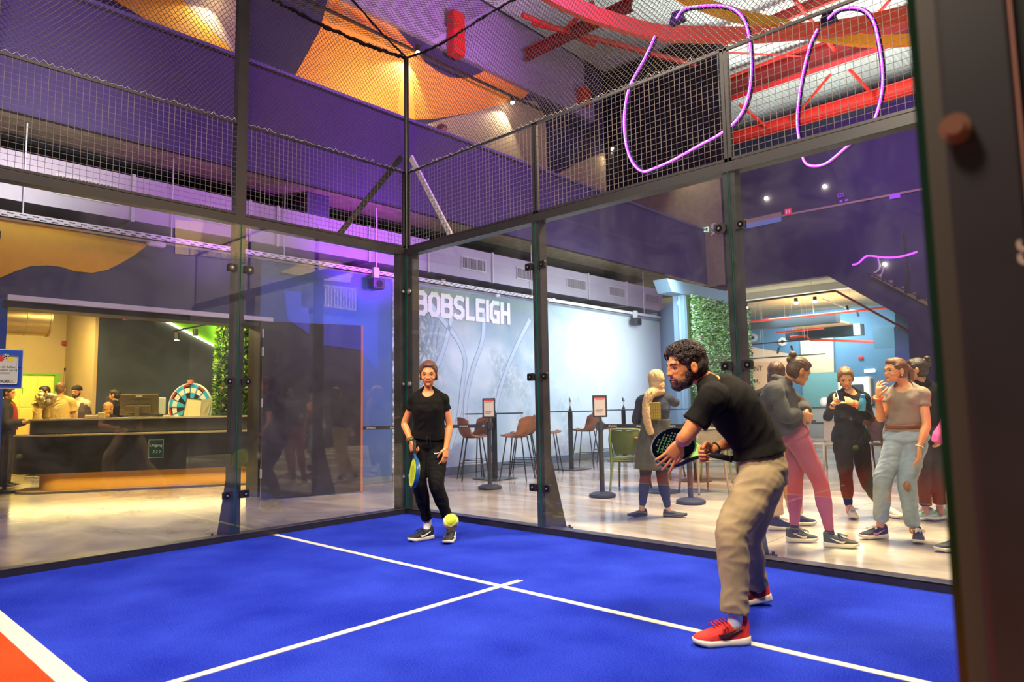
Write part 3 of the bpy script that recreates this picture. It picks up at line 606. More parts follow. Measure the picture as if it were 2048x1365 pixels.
# corner post
t = thing('corner_post', 'tall black court corner post beside the standing player', 'post', (0, 0, 0))
bm = B(); box(bm, (-.115, -.09, -.004), (-.014, .0, 3.05)); box(bm, (-.014, .014, -.004), (.09, .115, 3.05)); box(bm, (-.115, 0, -.004), (-.014, .115, 3.05)); obj('tube', bm, M_post, t)
bm = B(); cyl(bm, (-.04, .04, 3.0), (-.04, .04, 5.46), .03, 12); obj('upper_pole', bm, M_post, t)
bm = B(); prism(bm, [(-.03, -.02, 4.15), (-.03, -.06, 4.2), (-.03, -.93, 3.08), (-.03, -.86, 3.08)], (-.03, 0, 0)); obj('stay', bm, M_post, t)
bm = B(); prism(bm, [(.02, .03, 4.15), (.06, .03, 4.2), (.78, .03, 3.08), (.71, .03, 3.08)], (0, .03, 0)); obj('stay', bm, M_galv, t, label='bare galvanised stay')
for zz in (.42, 1.47, 2.55):
    bm = B(); cyl(bm, (-.004, -.05, zz), (.008, -.05, zz), .016, 12); cyl(bm, (.05, .004, zz), (.05, -.01, zz), .03, 14); cyl(bm, (.05, -.008, zz), (.05, -.016, zz), .014, 12); obj('bolt', bm, M_bolt, t)
# welded mesh panels above the glass
M_wire = mat('wire_steel', '#7c7672', .4, metal=.4)
def mesh_panel(a, b_, nrm, lab):
    a, b_ = Vector(a), Vector(b_); t = thing('mesh_panel', lab, 'mesh panel', (a+b_)/2, group='welded mesh panels'); c = Vector(t.location); L = (b_-a).length; d = (b_-a).normalized(); z = Vector((0, 0, 1)); n = Vector(nrm)
    bm = B()
    for (p, q) in ((a-c, b_-c), (a-c+z*.9, b_-c+z*.9)):
        prism(bm, [p, q, q+z*.022, p+z*.022], n*.022)
    for p in (a-c+d*.004, b_-c-d*.03): prism(bm, [p, p+d*.026, p+d*.026+z*.92, p+z*.92], n*.022)
    obj('frame', bm, M_post, t)
    A, Q = [], []; k = int(L/.05)
    for i in range(1, k+1):
        p = a-c+d*(i*L/(k+1))+n*.004; A.append(p+z*-.0); Q.append(p+z*.935)
    for i in range(0, 19):
        p = a-c+n*.0085+z*(i*.05+.02); A.append(p); Q.append(p+d*L)
    segs_mesh('wires', A, Q, .0021, M_wire, t, 4)
mp_l = ['welded mesh panel left of the corner post', 'welded mesh panel above the reception glass', 'welded mesh panel at the left photo edge', 'welded mesh panel right of the corner post', 'welded mesh panel in front of the purple neon loop', 'welded mesh panel in front of the red roof beams']
for i in range(3): mesh_panel((-.02, -2*i, 3.08), (-.02, -2*i-2, 3.08), (-1, 0, 0), mp_l[i])
for i, (x0, x1) in enumerate(((0, 2), (2, 4), (4, 6.04))): mesh_panel((x0, .02, 3.08), (x1, .02, 3.08), (0, 1, 0), mp_l[3+i])
# knotted safety net above the mesh
M_net = mat('net_cord', '#5a554f', .75)
def net(lab, org, U, V, nu, nv, w, h, sag, seed=0):
    """diamond net on directions U, V; sag(u,v)->Vector offset"""
    U, V = Vector(U), Vector(V); rnd = random.Random(seed); Pn = {}
    for j in range(nv+1):
        for i in range(nu+1):
            u = (i+.5*(j % 2))*w; v = j*h
            Pn[i, j] = Vector(org)+U*u+V*v+sag(u, v)+U*rnd.uniform(-.003, .003)+V*rnd.uniform(-.003, .003)
    A, Q = [], []
    for j in range(nv):
        for i in range(nu+1):
            p = Pn[i, j]+V*h*.18; A.append(Pn[i, j]); Q.append(p)
            for di in ((0, -1) if j % 2 == 0 else (0, 1)):
                if (i+di, j+1) in Pn: A.append(p); Q.append(Pn[i+di, j+1])
    return tag(segs_mesh('safety_net', A, Q, .0028, M_net, None, 3), lab, 'net')
def wob(u, v, amp, k): return amp*noise.noise(Vector((u*k, v*k, 3.1)))
net('knotted safety net above the left mesh panels', (-.04, 0, 4.0), (0, -1, 0), (0, 0, 1), 128, 50, .047, .029, lambda u, v: Vector((-.10*sin(min(v/1.45, 1)*pi)+wob(u, v, .06, 1.3), wob(u, v, .03, 1.1), -.04*sin(u*pi/2)**2*(v/1.45))))
net('knotted safety net above the right mesh panels', (0, .04, 4.0), (1, 0, 0), (0, 0, 1), 128, 50, .047, .029, lambda u, v: Vector((wob(u, v, .03, 1.1), .10*sin(min(v/1.45, 1)*pi)+wob(u, v, .06, 1.3), -.04*sin(u*pi/2)**2*(v/1.45))), 3)
net('knotted safety net stretched flat over the court', (0, 0, 5.44), (1, 0, 0), (0, -1, 0), 100, 130, .047, .035, lambda u, v: Vector((0, 0, -.16*sin(min(u/3., 1)*pi/2)*sin(min(v/3., 1)*pi/2)+wob(u, v, .05, 1.0))), 5)
M_rope = mat('rope_black', '#17140f', .9, bump=.8, bscale=90)
def rope(lab, pts, r):
    P_ = cat_rom(pts, 24); bm = B(); tube(bm, [p+Vector((random.uniform(-1, 1), random.uniform(-1, 1), random.uniform(-1, 1)))*r*.35 for p in P_], [r*random.uniform(.75, 1.3) for _ in P_], 7); tag(obj('net_rope', bm, M_rope, smooth=True), lab, 'rope')
rope('thick black rope along the top of the left net', [(-.04, .04, 5.45), (-.05, -.5, 5.40), (-.06, -1.2, 5.41), (-.05, -2, 5.45), (-.05, -3, 5.38), (-.05, -4, 5.45)], .022)
rope('black rope along the top of the right net', [(-.04, .04, 5.45), (.6, .04, 5.38), (1.6, .04, 5.42), (3, .04, 5.38), (6, .04, 5.45)], .013)
rope('black rope crossing the net over the court from the corner post', [(-.04, .04, 5.46), (.25, -.5, 5.40), (.5, -1.0, 5.40), (1.1, -2.2, 5.42)], .011)
def lacing(lab, a, b_, n):
    a, b_ = Vector(a), Vector(b_); pts = []
    for i in range(n+1):
        pts.append(a.lerp(b_, i/n)+Vector((0, 0, random.uniform(.0, .035) if i % 2 else -.006))+Vector((random.uniform(-.01, .01),)*2+(0,)))
    bm = B(); tube(bm, pts, .0028, 4); tag(obj('net_lacing', bm, mat('lace_white', '#d8d0c4', .5)), lab, 'lacing')
lacing('pale lacing tying the net to the left mesh top', (-.02, -.05, 4.005), (-.02, -6, 4.005), 190)
lacing('pale lacing tying the net to the right mesh top', (.05, .02, 4.005), (6, .02, 4.005), 190)
# ball in the air
bm = B(); ell(bm, (0, 0, 0), (.034, .034, .034), seg=24, rings=16)
ball = obj('padel_ball', bm, mat('felt_yellow', '#d2ee1a', .95, bump=1, bscale=220, sheen=.5, emit='#c8e81a', es=.0), smooth=True); ball.location = dep(902, 1044, 3.05); tag(ball, 'fuzzy yellow-green ball in the air in front of the shoe', 'ball')
bm = B(); pts = [Vector((.0345*cos(a)*cos(.45*sin(2*a)), .0345*sin(a)*cos(.45*sin(2*a)), .0345*sin(.45*sin(2*a)))) for a in [i*2*pi/48 for i in range(48)]]
tube(bm, pts, .0012, 5, closed=True); obj('seam', bm, M_white, ball)
# near post and door frame of the court side
t = thing('near_post', 'blurred dark steel post close to the camera with a bolt', 'post', (6.12, -4, 0)); inv = Matrix.Translation(-t.location)
XG = at(1843, 400, 'Y', -4.0).x
bm = B(); box(bm, (XG, -4.0, .0), (XG+.010, -.02, 3.0)); kid('glass_edge', bm, mat('near_glass', '#0f2a16', .1, spec=.8), t, inv)
bm = B(); box(bm, (XG+.010, -4.0, 0), (XG+.040, -3.95, 5.4)); kid('reflection_strip', bm, mat('reflection_grey', '#3c372f', .5, metal=.1), t, inv)  # lighter flat standing in for light reflected along the post
bm = B(); rbox(bm, (XG+.034, -4.03, 0), (XG+.11, -3.93, 5.4), .008); kid('tube', bm, M_post, t, inv)
bm = B(); rbox(bm, (XG+.112, -4.04, 0), (XG+.20, -3.9, 5.4), .006); kid('door_jamb', bm, mat('jamb_steel', '#0f0d0d', .5, spec=.3, var=.3, vscale=4), t, inv)
bm = B(); box(bm, (XG+.108, -4.045, 1.3), (XG+.1105, -4.035, 5.4)); kid('seam_strip', bm, mat('copper_strip', '#a87868', .4, metal=.4), t, inv)
pb = at(1915, 262, 'Y', -4.035); bm = B(); cyl(bm, pb, pb+Vector((0, -.018, 0)), .016, 16); cyl(bm, pb+Vector((0, -.018, 0)), pb+Vector((0, -.024, 0)), .011, 16); kid('bolt', bm, mat('bolt_copper', '#a0705a', .3, metal=.7), t, inv)
text_obj('size_mark', '55', mat('mark_white', '#c8b8a8', .6), at(2034, 480, 'Y', -4.042), (0, 0, -1), (1, 0, 0), .03, None)
o = bpy.data.objects['size_mark']; o.parent = t; o.matrix_parent_inverse = inv
# poster on the left glass
c0 = at(-32, 697, 'X', -.02); pz0, pz1 = at(0, 778, 'X', -.02).z, at(0, 698, 'X', -.02).z; py1 = at(46, 740, 'X', -.02).y; w_ = (pz1-pz0)*.78
t = thing('poster', 'blue and white notice about tidying the balls, on the left glass', 'poster', (-.018, py1-w_, pz0)); hh = pz1-pz0
bm = B(); box(bm, (0, 0, 0), (.002, w_, hh)); obj('sheet', bm, M_white, t)
bm = B(); box(bm, (.002, .008, .008), (.003, w_-.008, hh-.008)); obj('blue_border', bm, mat('poster_blue', '#1450c8', .5), t)
bm = B(); rbox(bm, (.001, .035, .035), (.0045, w_-.035, hh-.05), .012, 3); obj('white_field', bm, M_white, t)
def disc(nm, y, z, r, col, t, x=.0045):
    bm = B(); cyl(bm, (x, y, z), (x+.001, y, z), r, 24); return obj(nm, bm, mat('print_'+col[1:], col, .6), t)
disc('red_ball', w_*.38, hh*.76, .024, '#e0402a', t); disc('football', w_*.52, hh*.81, .021, '#f4f4f4', t, .0047); disc('tennis_ball', w_*.66, hh*.74, .020, '#d8d020', t, .0052)
for k in range(5):
    a = k*2*pi/5; disc('football_patch', w_*.52+.0145*cos(a), hh*.81+.0145*sin(a), .005, '#101010', t, .0058)
disc('football_patch', w_*.52, hh*.81, .006, '#101010', t, .0058)
M_ink = mat('ink', '#20242c', .6)
for i, s_ in enumerate(('Gelieve de ballen na', 'het spelen op te', 'ruimen')):
    text_obj('notice_text', s_, M_ink, (.0048, w_/2, hh*(.52-.075*i)), (0, 1, 0), (0, 0, 1), .025, t, .0008, align='CENTER')
text_obj('logo_text', 'SPARK', M_ink, (.0048, w_*.28, hh*.15), (0, 1, 0), (0, 0, 1), .032, t, .0008, bold=.02)
text_obj('logo_text', 'X', mat('logo_gold', '#c8a030', .5), (.0048, w_*.66, hh*.15), (0, 1, 0), (0, 0, 1), .032, t, .0008, bold=.02)
# ---------------------------------------------------------------- reception behind the left glass
M_rb = mat('reception_beige', '#b39a6c', .85, var=.05, vscale=2)
bm = B(); box(bm, (-11.2, -9, 0), (-11, 6, 3.6)); st('wall_reception', bm, M_rb)
bm = B(); box(bm, (-11, -.70, 0), (-8.995, -.64, 3.6)); st('wall_reception', bm, M_rb)
bm = B(); box(bm, (-9.1, -.64, 0), (-9, 3.6, 3.6)); st('wall_reception', bm, mat('slate_wall', '#2e3540', .75, var=.08, vscale=3))
bm = B(); box(bm, (-11, 3.4, 0), (-3.25, 3.5, 3.6)); box(bm, (-11, -9.1, 0), (-3.25, -9, 3.6)); st('wall_reception_side', bm, M_rb)
bm = B(); box(bm, (-11.2, -9, 3.42), (-3.25, 3.5, 3.44)); st('ceiling_reception', bm, mat('reception_ceiling', '#3a3836', .9))
bm = B(); fillpoly(bm, [at(318, 634, 'X', -8.98), at(545, 640, 'X', -8.98), at(545, 748, 'X', -8.98)], (-.01, 0, 0)); st('trim_10', bm, mat('lime_paint', '#7ed018', .6, emit='#7ed018', es=.0))
a, b_ = at(318, 636, 'X', -8.96), at(545, 750, 'X', -8.96); bm = B(); cyl(bm, a, b_, .022, 8); tag(obj('led_strip', bm, mat('led_warm', '#fff0b0', .5, emit=(1, .86, .45), es=14)), 'warm diagonal light strip on the dark reception wall', 'light strip')
light('led_light', 'AREA', ((a.x+b_.x)/2+.25, (a.y+b_.y)/2+.1, (a.z+b_.z)/2+.1), 22, (.9, 1, .3), .2, 2.2, target=(-9, (a.y+b_.y)/2+.4, 2.9))
# interior door
dc = at(176, 790, 'X', -10.98); t = thing('interior_door', 'grey frosted door behind the bearded man in the plaid shirt', 'door', (-10.98, dc.y, 0)); w_ = .42
bm = B(); box(bm, (0, -w_-.06, 0), (.05, -w_, 2.2)); box(bm, (0, w_, 0), (.05, w_+.06, 2.2)); box(bm, (0, -w_-.06, 2.14), (.05, w_+.06, 2.2)); obj('frame', bm, M_rb, t)
bm = B(); box(bm, (0, -w_, 0), (.03, w_, 2.14)); obj('leaf', bm, mat('door_grey', '#6f6a58', .6), t)
# lockers
lp0, lp1 = at(38, 800, 'X', -10.5), at(107, 800, 'X', -10.5)
t = thing('locker_bank', 'yellow locker bank with a green side panel at the back of the reception', 'lockers', (-10.9, lp0.y-.6, 0)); L = lp1.y-lp0.y+.6
bm = B(); box(bm, (0, 0, 0), (.38, L, 2.02)); obj('body', bm, mat('locker_yellow', '#e8cf5a', .6), t)
bm = B(); box(bm, (0, L, 0), (.42, L+.10, 2.06)); box(bm, (0, -.01, 2.02), (.42, L, 2.06)); obj('side_panel', bm, mat('locker_green', '#5a9a1c', .6), t)
nn = max(4, int(L/.3))
for i in range(nn):
    for j in range(3):
        bm = B(); y_ = i*L/nn; rbox(bm, (.38, y_+.012, .06+j*.65), (.395, y_+L/nn-.012, .68+j*.65), .006, 1); d_o = obj('door', bm, MATS['locker_yellow'], t); bm = B(); box(bm, (.395, y_+.04, .33+j*.65), (.4, y_+.06, .45+j*.65)); obj('lock', bm, MATS['locker_green'], d_o)
# round duct under the ceiling
a, b_ = at(20, 640, 'X', -8.2), at(96, 640, 'X', -8.2); bm = B(); tube(bm, [(-8.2, a.y-1.5, a.z), (-8.2, b_.y, b_.z)], .30, 28)
for k in range(8): tube(bm, [(-8.2, b_.y-k*.35-.02, b_.z), (-8.2, b_.y-k*.35+.01, b_.z)], .312, 28)
tag(obj('round_duct', bm, mat('duct_brass', '#b8a070', .35, metal=.7), smooth=40), 'fat round spiral duct under the reception ceiling', 'duct')
bm = B(); tube(bm, P('X', -7.5, (246, 637), (275, 634), (330, 625)), .035, 8); tag(obj('sprinkler_pipe', bm, M_red), 'short red sprinkler pipe under the reception ceiling', 'pipe')
small('alarm_box', (129, 687), 'X', -10.98, (.12, .10), mat('alarm_red', '#8a1a1a', .5), 'small dark red alarm box on the beige reception wall', 'alarm')
# track with two spots
a, b_ = at(345, 663, 'X', -6.5), at(425, 647, 'X', -6.5); t = thing('spot_track', 'black ceiling track with two spots in front of the lime wall', 'light track', a); inv = Matrix.Translation(-t.location)
bm = B(); tube(bm, [a, b_+(b_-a)*.3], .018, 6); kid('rail', bm, M_blk, t, inv)
for (x, y, tg) in ((354, 664, 1), (391, 656, 0)):
    p = at(x, y, 'X', -6.5); bm = B(); cyl(bm, p+Vector((0, 0, -.02)), p+Vector((0, 0, -.15)), .045, 12); h_ = kid('spot_head', bm, M_blk, t, inv)
    if tg: bm = B(); cyl(bm, p+Vector((0, 0, -.15)), p+Vector((0, 0, -.155)), .04, 12); kid('spot_lens', bm, mat('spot_glow', '#fff', .4, emit=(1, .9, .7), es=8), t, inv)
# reception desk: built in local axes, x along the front, y to the back
D0 = Vector((-6.35, -2.62, 0)); D1 = Vector((-3.95, 1.35, 0)); dl = (D1-D0); DL = dl.length; drz = math.atan2(dl.y, dl.x)
desk = thing('reception_desk', 'long dark curved reception desk with glowing yellow plinth', 'desk', D0, drz)
def slab(x0, y0, x1, y1, r, z0, z1, nm, m, parent=desk):
    pts = [(x1, y0), (x1, y1), (x0+.0, y1)]; n_ = 10
    pts += []
    arc = [(x0+r-r*cos(a), y0+r-r*sin(a)) for a in [i*pi/2/n_ for i in range(n_+1)]]
    bm = B(); prism(bm, [(x, y, z0) for x, y in pts+arc], (0, 0, z1-z0)); return obj(nm, bm, m, parent, smooth=35)
M_dk = mat('desk_dark', '#2a2623', .45, spec=.5, var=.2, vscale=3)
slab(.0, .0, DL, .9, .5, .30, .86, 'body', M_dk)
slab(.0, -.01, DL, .9, .5, .86, .885, 'ledge', mat('ledge_light', '#e8d2a8', .4))
slab(.18, .18, DL, .9, .4, .885, 1.10, 'upper_front', M_dk)
slab(.16, .16, DL, .95, .4, 1.10, 1.125, 'worktop', MATS['ledge_light'])
slab(.32, .25, DL, .9, .4, .03, .30, 'plinth', mat('plinth_yellow', '#dba040', .5))
slab(.05, .02, DL, .9, .5, -.004, .03, 'base', mat('base_plate', '#7a6248', .5))
Md = desk.matrix_basis.copy(); Md = Matrix.Translation(D0) @ Matrix.Rotation(drz, 4, 'Z')
def dk(x, y, z): return Md @ Vector((x, y, z))
l = light('plinth_light', 'AREA', dk(DL/2, .08, .285), 30, (1, .72, .25), DL*.95, .08); l.rotation_euler = (-.45, 0, drz)
l = light('ledge_light', 'AREA', dk(DL/2, .12, .90), 3, (1, .8, .5), DL*.95, .05); l.rotation_euler = (pi, 0, drz)
# exit sign hung on the desk
def dsk_at(px, py, yl=-.012):
    """point of the desk's front plane seen at (px, py)"""
    n = Vector((-sin(drz), cos(drz), 0)); o = dk(0, yl, 0); d = ray(px, py); return CAM+d*((o-CAM).dot(n)/d.dot(n))
p = dsk_at(312, 898); q0, q1 = dsk_at(297, 898), dsk_at(327, 898); hz = dsk_at(312, 880).z-dsk_at(312, 917).z; wx = (q1-q0).length
t = thing('exit_sign', 'dark green sign reading Uitgang with three arrows on the desk front', 'sign', (p.x, p.y, p.z), drz)
bm = B(); box(bm, (-wx/2, -.006, -hz/2), (wx/2, .004, hz/2)); obj('border', bm, mat('sign_border', '#b8c8a8', .5), t)
bm = B(); box(bm, (-wx/2+.008, -.009, -hz/2+.008), (wx/2-.008, -.005, hz/2-.008)); obj('board', bm, mat('sign_green', '#12453c', .5), t)
text_obj('sign_text', 'Uitgang', M_let, (0, -.0095, hz*.12), (1, 0, 0), (0, 0, 1), wx*.27, t, .001, bold=.01, align='CENTER')
for i in range(3):
    bm = B(); c = Vector((-wx*.2+i*wx*.2, -.011, -hz*.15)); s_ = wx*.12
    for k in (-1, 1): prism(bm, [c+Vector((0, 0, k*s_)), c+Vector((s_*.35, 0, k*s_)), c+Vector((s_*1.1, 0, 0)), c+Vector((s_*.75, 0, 0))], (0, .002, 0))
    obj('arrow', bm, M_let, t)
# monitor seen from the back
def desk_obj(px, py, yl, z): 
    n = Vector((-sin(drz), cos(drz), 0)); o = dk(0, yl, 0); d = ray(px, py); p = CAM+d*((o-CAM).dot(n)/d.dot(n)); return Vector((p.x, p.y, z))
ZT = 1.125
p = desk_obj(278, 830, .55, ZT); t = thing('computer_monitor', 'black monitor seen from behind on the reception desk', 'monitor', p, drz-.15)
bm = B(); rbox(bm, (-.30, -.02, .04), (.30, .025, .38), .012); obj('housing', bm, mat('monitor_grey', '#5a5038', .45), t)
bm = B(); rbox(bm, (-.2, -.05, .06), (.2, -.02, .2), .02); rbox(bm, (-.04, -.09, .02), (.04, -.02, .16), .01); obj('back_bulge', bm, MATS['monitor_grey'], t)
bm = B(); box(bm, (-.19, -.024, .295), (.19, -.0195, .30)); obj('vent_slot', bm, M_dark, t)
bm = B(); rbox(bm, (-.05, -.024, .335), (.05, -.019, .35), .002, 1); obj('badge', bm, M_white, t)
bm = B(); rbox(bm, (-.13, -.1, 0), (.13, .1, .015), .005, 1); rbox(bm, (-.03, -.06, 0), (.03, -.03, .14), .005, 1); obj('stand', bm, M_blk, t)
p = desk_obj(316, 832, .62, ZT); t = thing('monitor', 'thin white-edged second screen right of the black monitor', 'monitor', p, drz+.9)
bm = B(); rbox(bm, (-.14, -.01, .05), (.14, .01, .32), .008); obj('screen', bm, M_white, t); bm = B(); rbox(bm, (-.06, -.05, 0), (.06, .05, .012), .004, 1); box(bm, (-.015, -.01, 0), (.015, .01, .08)); obj('stand', bm, M_blk, t)
# payment terminals and small stuff
def term(px, lb, w, h, m, rz=0):
    p = desk_obj(px, 835, .35, ZT); t = thing('payment_terminal', lb, 'terminal', p, drz+rz); bm = B(); rbox(bm, (-w/2, -.05, 0), (w/2, .05, h), .01); obj('body', bm, m, t); bm = B(); rbox(bm, (-w*.3, -.03, h), (w*.3, .03, h+.012), .004, 1); obj('pad', bm, M_dark, t)
term(185, 'low cream card printer left on the reception desk', .2, .05, MATS['ledge_light']); term(203, 'cream payment terminal left of the black monitor', .1, .09, MATS['ledge_light'], .3); term(334, 'small cream gadget right of the black monitor', .1, .03, MATS['ledge_light'])
bm = B(); p = desk_obj(130, 836, .45, ZT); rbox(bm, p-Vector((.12, .1, 0)), p+Vector((.12, .1, .012)), .004, 1); tag(obj('paper_tray', bm, MATS['ledge_light']), 'flat tray of papers on the left of the desk', 'tray')
# prize wheel
p = desk_obj(378, 810, 1.05, 0); p = desk_obj(380, 812, .6, 0); pc = Vector((p.x, p.y, at(380, 815, 'X', p.x).z)); R0 = .41
t = thing('prize_wheel', 'blue black and white prize wheel standing on the desk beside the leaf column', 'prize wheel', pc, drz-.45)
M_wb, M_wk, M_wr = mat('wheel_blue', '#2aa0e0', .5), mat('wheel_black', '#17150f', .5), mat('wheel_red', '#c02a1c', .5)
bm = B(); cyl(bm, (0, 0, 0), (0, .03, 0), R0, 48); obj('disc', bm, M_white, t)
for i in range(16):
    a0, a1 = i*pi/8, (i+1)*pi/8-.02; mm = M_wb if i % 2 else M_wk
    def sect(r0, r1, y, m, nm):
        bm = B(); A = [Vector((r0*cos(a0+(a1-a0)*k/4), y, r0*sin(a0+(a1-a0)*k/4))) for k in range(5)]; Q = [Vector((r1*cos(a0+(a1-a0)*k/4), y, r1*sin(a0+(a1-a0)*k/4))) for k in range(5)]
        prism(bm, A+Q[::-1], (0, -.003, 0)); return obj(nm, bm, m, t)
    s_ = sect(.05, R0*.95, 0, mm, 'segment')
    for r0, r1, m in ((R0*.6, R0*.8, M_white),) + (((R0*.87, R0*.93, M_wr),) if i % 2 == 0 else ()):
        bm = B(); A = [Vector((r0*cos(a0+.03+(a1-a0-.06)*k/4), -.003, r0*sin(a0+.03+(a1-a0-.06)*k/4))) for k in range(5)]; Q = [Vector((r1*cos(a0+.03+(a1-a0-.06)*k/4), -.003, r1*sin(a0+.03+(a1-a0-.06)*k/4))) for k in range(5)]
        prism(bm, A+Q[::-1], (0, -.002, 0)); obj('field', bm, m, s_)
bm = B(); cyl(bm, (0, -.03, 0), (0, .0, 0), .05, 20); obj('hub', bm, M_wk, t)
bm = B(); rbox(bm, (-.04, -.03, R0-.02), (.04, .03, R0+.05), .008); obj('pointer', bm, mat('pointer_pink', '#e0705a', .5), t)
bm = B(); hb = pc.z-ZT; box(bm, (-.05, .03, -hb), (.05, .06, .03)); rbox(bm, (-.15, -.05, -hb), (.15, .12, -hb+.02), .005, 1); obj('stand', bm, M_wk, t)
# open folder display
p = desk_obj(395, 832, .35, ZT); t = thing('menu_stand', 'open cream folder standing on the desk in front of the prize wheel', 'folder', p, drz-.1)
bm = B(); bl = [(-.22, -.02, 0), (-.18, .04, .30), (.06, -.02, .27), (.06, -.08, 0)]; prism(bm, bl, (0, .012, 0)); obj('left_page', bm, MATS['ledge_light'], t); bm = B(); prism(bm, [(.065, -.08, 0), (.065, -.02, .27), (.22, .06, .30), (.16, .02, 0)], (0, .012, 0)); obj('right_page', bm, MATS['ledge_light'], t)
bm = B(); tube(bm, [(-.225, -.025, 0), (-.185, .035, .305), (.06, -.025, .275)], .005, 5); obj('edge', bm, M_blk, t)
# leaf column and flowers
def leaves(nm, pts_n, n, size, m, parent=None, seed=1, **kw):
    """n leaves scattered by pts_n() -> (point, outward dir)"""
    rnd = random.Random(seed); V, F = [], []; 
    for i in range(n):
        p, nr = pts_n(rnd); nr = Vector(nr).normalized(); s_ = size*rnd.uniform(.6, 1.3)
        d = (nr+Vector((rnd.uniform(-1, 1), rnd.uniform(-1, 1), rnd.uniform(-.8, .9)))*.9).normalized(); w = d.cross(Vector((rnd.uniform(-1, 1), rnd.uniform(-1, 1), rnd.uniform(-1, 1)))).normalized()*s_*.2; up = w.cross(d).normalized()*s_*.12
        b = len(V); p = Vector(p); V += [p, p+d*s_*.45+w+up, p+d*s_-up, p+d*s_*.45-w+up, p+d*s_*.45]; F += [(b, b+1, b+4), (b+1, b+2, b+4), (b+2, b+3, b+4), (b+3, b, b+4)]
    me = bpy.data.meshes.new(nm); me.from_pydata([tuple(v) for v in V], [], F); mm = m if isinstance(m, list) else [m]
    o = link(nm, me, mm, parent, **kw)
    if len(mm) > 1:
        mi = [rnd.randrange(len(mm)) for _ in range(n)]; me.polygons.foreach_set('material_index', [mi[k//4] for k in range(4*n)])
    return o
M_l = [mat('leaf_lime', '#8ab41e', .55), mat('leaf_green', '#5c8c1c', .55), mat('leaf_deep', '#2f5a14', .6), mat('leaf_pale', '#c0d84a', .5)]
cA, cB = desk_obj(436, 800, .55, ZT), desk_obj(490, 800, .55, ZT); cc = (cA+cB)/2; cw = (cB-cA).length
t = thing('leaf_column', 'leaf-covered green column rising from the reception desk to the ceiling', 'plant column', (cc.x, cc.y, ZT), drz)
bm = B(); box(bm, (-cw/2+.06, -.1, 0), (cw/2-.06, .12, 2.2)); obj('core', bm, mat('moss_core', '#24380e', .9), t)
def colp(r): 
    s_ = r.randrange(3); z = r.uniform(0.02, 2.2)
    if s_ == 0: return (r.uniform(-cw/2, cw/2), -.13, z), (0, -1, .2)
    if s_ == 1: return (-cw/2+.03, r.uniform(-.12, .12), z), (-1, -.3, .2)
    return (cw/2-.03, r.uniform(-.12, .12), z), (1, -.3, .2)
leaves('foliage', colp, 3600, .11, M_l, t, 3, kind='stuff')
def blossom(t, pts, r, m, nm='blossom'):
    for p in pts:
        bm = B()
        for k in range(5): a = k*2*pi/5; ell(bm, Vector(p)+Vector((r*cos(a), 0, r*sin(a)))*.6, (r*.5, r*.3, r*.5), seg=8, rings=6)
        obj(nm, bm, m, t)
blossom(t, [(random.uniform(-cw/2, cw/2), -.19, random.uniform(.1, 2.1)) for _ in range(7)], .02, mat('blossom_pink', '#d87a8a', .6))
p = desk_obj(92, 838, .5, ZT); t = thing('flower_vase', 'vase of pale yellow flowers at the left end of the reception desk', 'flowers', p)
bm = B(); lathe(bm, [(.04, 0), (.06, .04), (.055, .12), (.035, .18), (.04, .2)], n=16); obj('vase', bm, mat('vase_glass', '#e8c870', .2), t, True)
leaves('stems', lambda r: ((r.uniform(-.03, .03), r.uniform(-.03, .03), .2), (r.uniform(-1, 1), r.uniform(-1, 1), 1)), 90, .2, mat('dry_leaf', '#f4dc8a', .6), t, 5, kind='stuff')
bm = B(); rr = random.Random(4)
for _ in range(16): ell(bm, (rr.uniform(-.11, .11), rr.uniform(-.1, .1), .30+rr.uniform(-.08, .1)), (.045, .045, .035), seg=8, rings=6)
obj('flower_heads', bm, mat('flower_cream', '#fff6d8', .6), t)
# dark swing door folded open beside the opening
h0, h1 = Vector((-2.62, -.40, 0)), Vector((-2.17, .93, 0)); dd = h1-h0
h0 = Vector((at(521, 950, 'Z', 0).x, 0, 0)); h0 = at(521, 1001, 'Z', 0); h1 = at(724, 985, 'Z', 0)
t = thing('swing_door', 'tall dark double-height door leaf folded open with a copper edge', 'door', h0, math.atan2(h1.y-h0.y, h1.x-h0.x)); DLn = (h1-h0).length
bm = B(); box(bm, (0, 0, .012), (DLn-.02, .045, 2.42)); obj('leaf', bm, mat('door_dark', '#2b2838', .35, spec=.6, var=.1), t)
bm = B(); box(bm, (DLn-.02, 0, .012), (DLn+.01, .05, 2.42)); obj('edge_strip', bm, mat('copper_edge', '#c8744a', .5), t)
for zz in (.35, 1.3, 2.0, 2.25): bm = B(); cyl(bm, (-.005, -.015, zz-.06), (-.005, -.015, zz+.06), .014, 8); obj('hinge', bm, M_galv, t)
# people barrier at the far left
t = thing('barrier_post', 'black barrier post at the left end of the reception desk', 'barrier post', Vector(at(8, 985, 'Z', 0)))
bm = B(); cyl(bm, (0, 0, 0), (0, 0, .95), .03, 12); obj('pole', bm, M_blk, t); bm = B(); lathe(bm, [(.17, 0), (.17, .02), (.05, .045)]); obj('base', bm, M_blk, t)

light('leaf_fill', 'AREA', tuple(cc+Vector((.5, -.9, 1.5))), 30, (1, .95, .4), .4, target=tuple(cc+Vector((0, 0, .9))))  # unseen lamp added to brighten the leaf column
light('wheel_light', 'SPOT', (-7.4, .9, 2.6), 60, (1, .8, .5), .1, target=(-9, 1.1, 1.2), spot=80, blend=1)
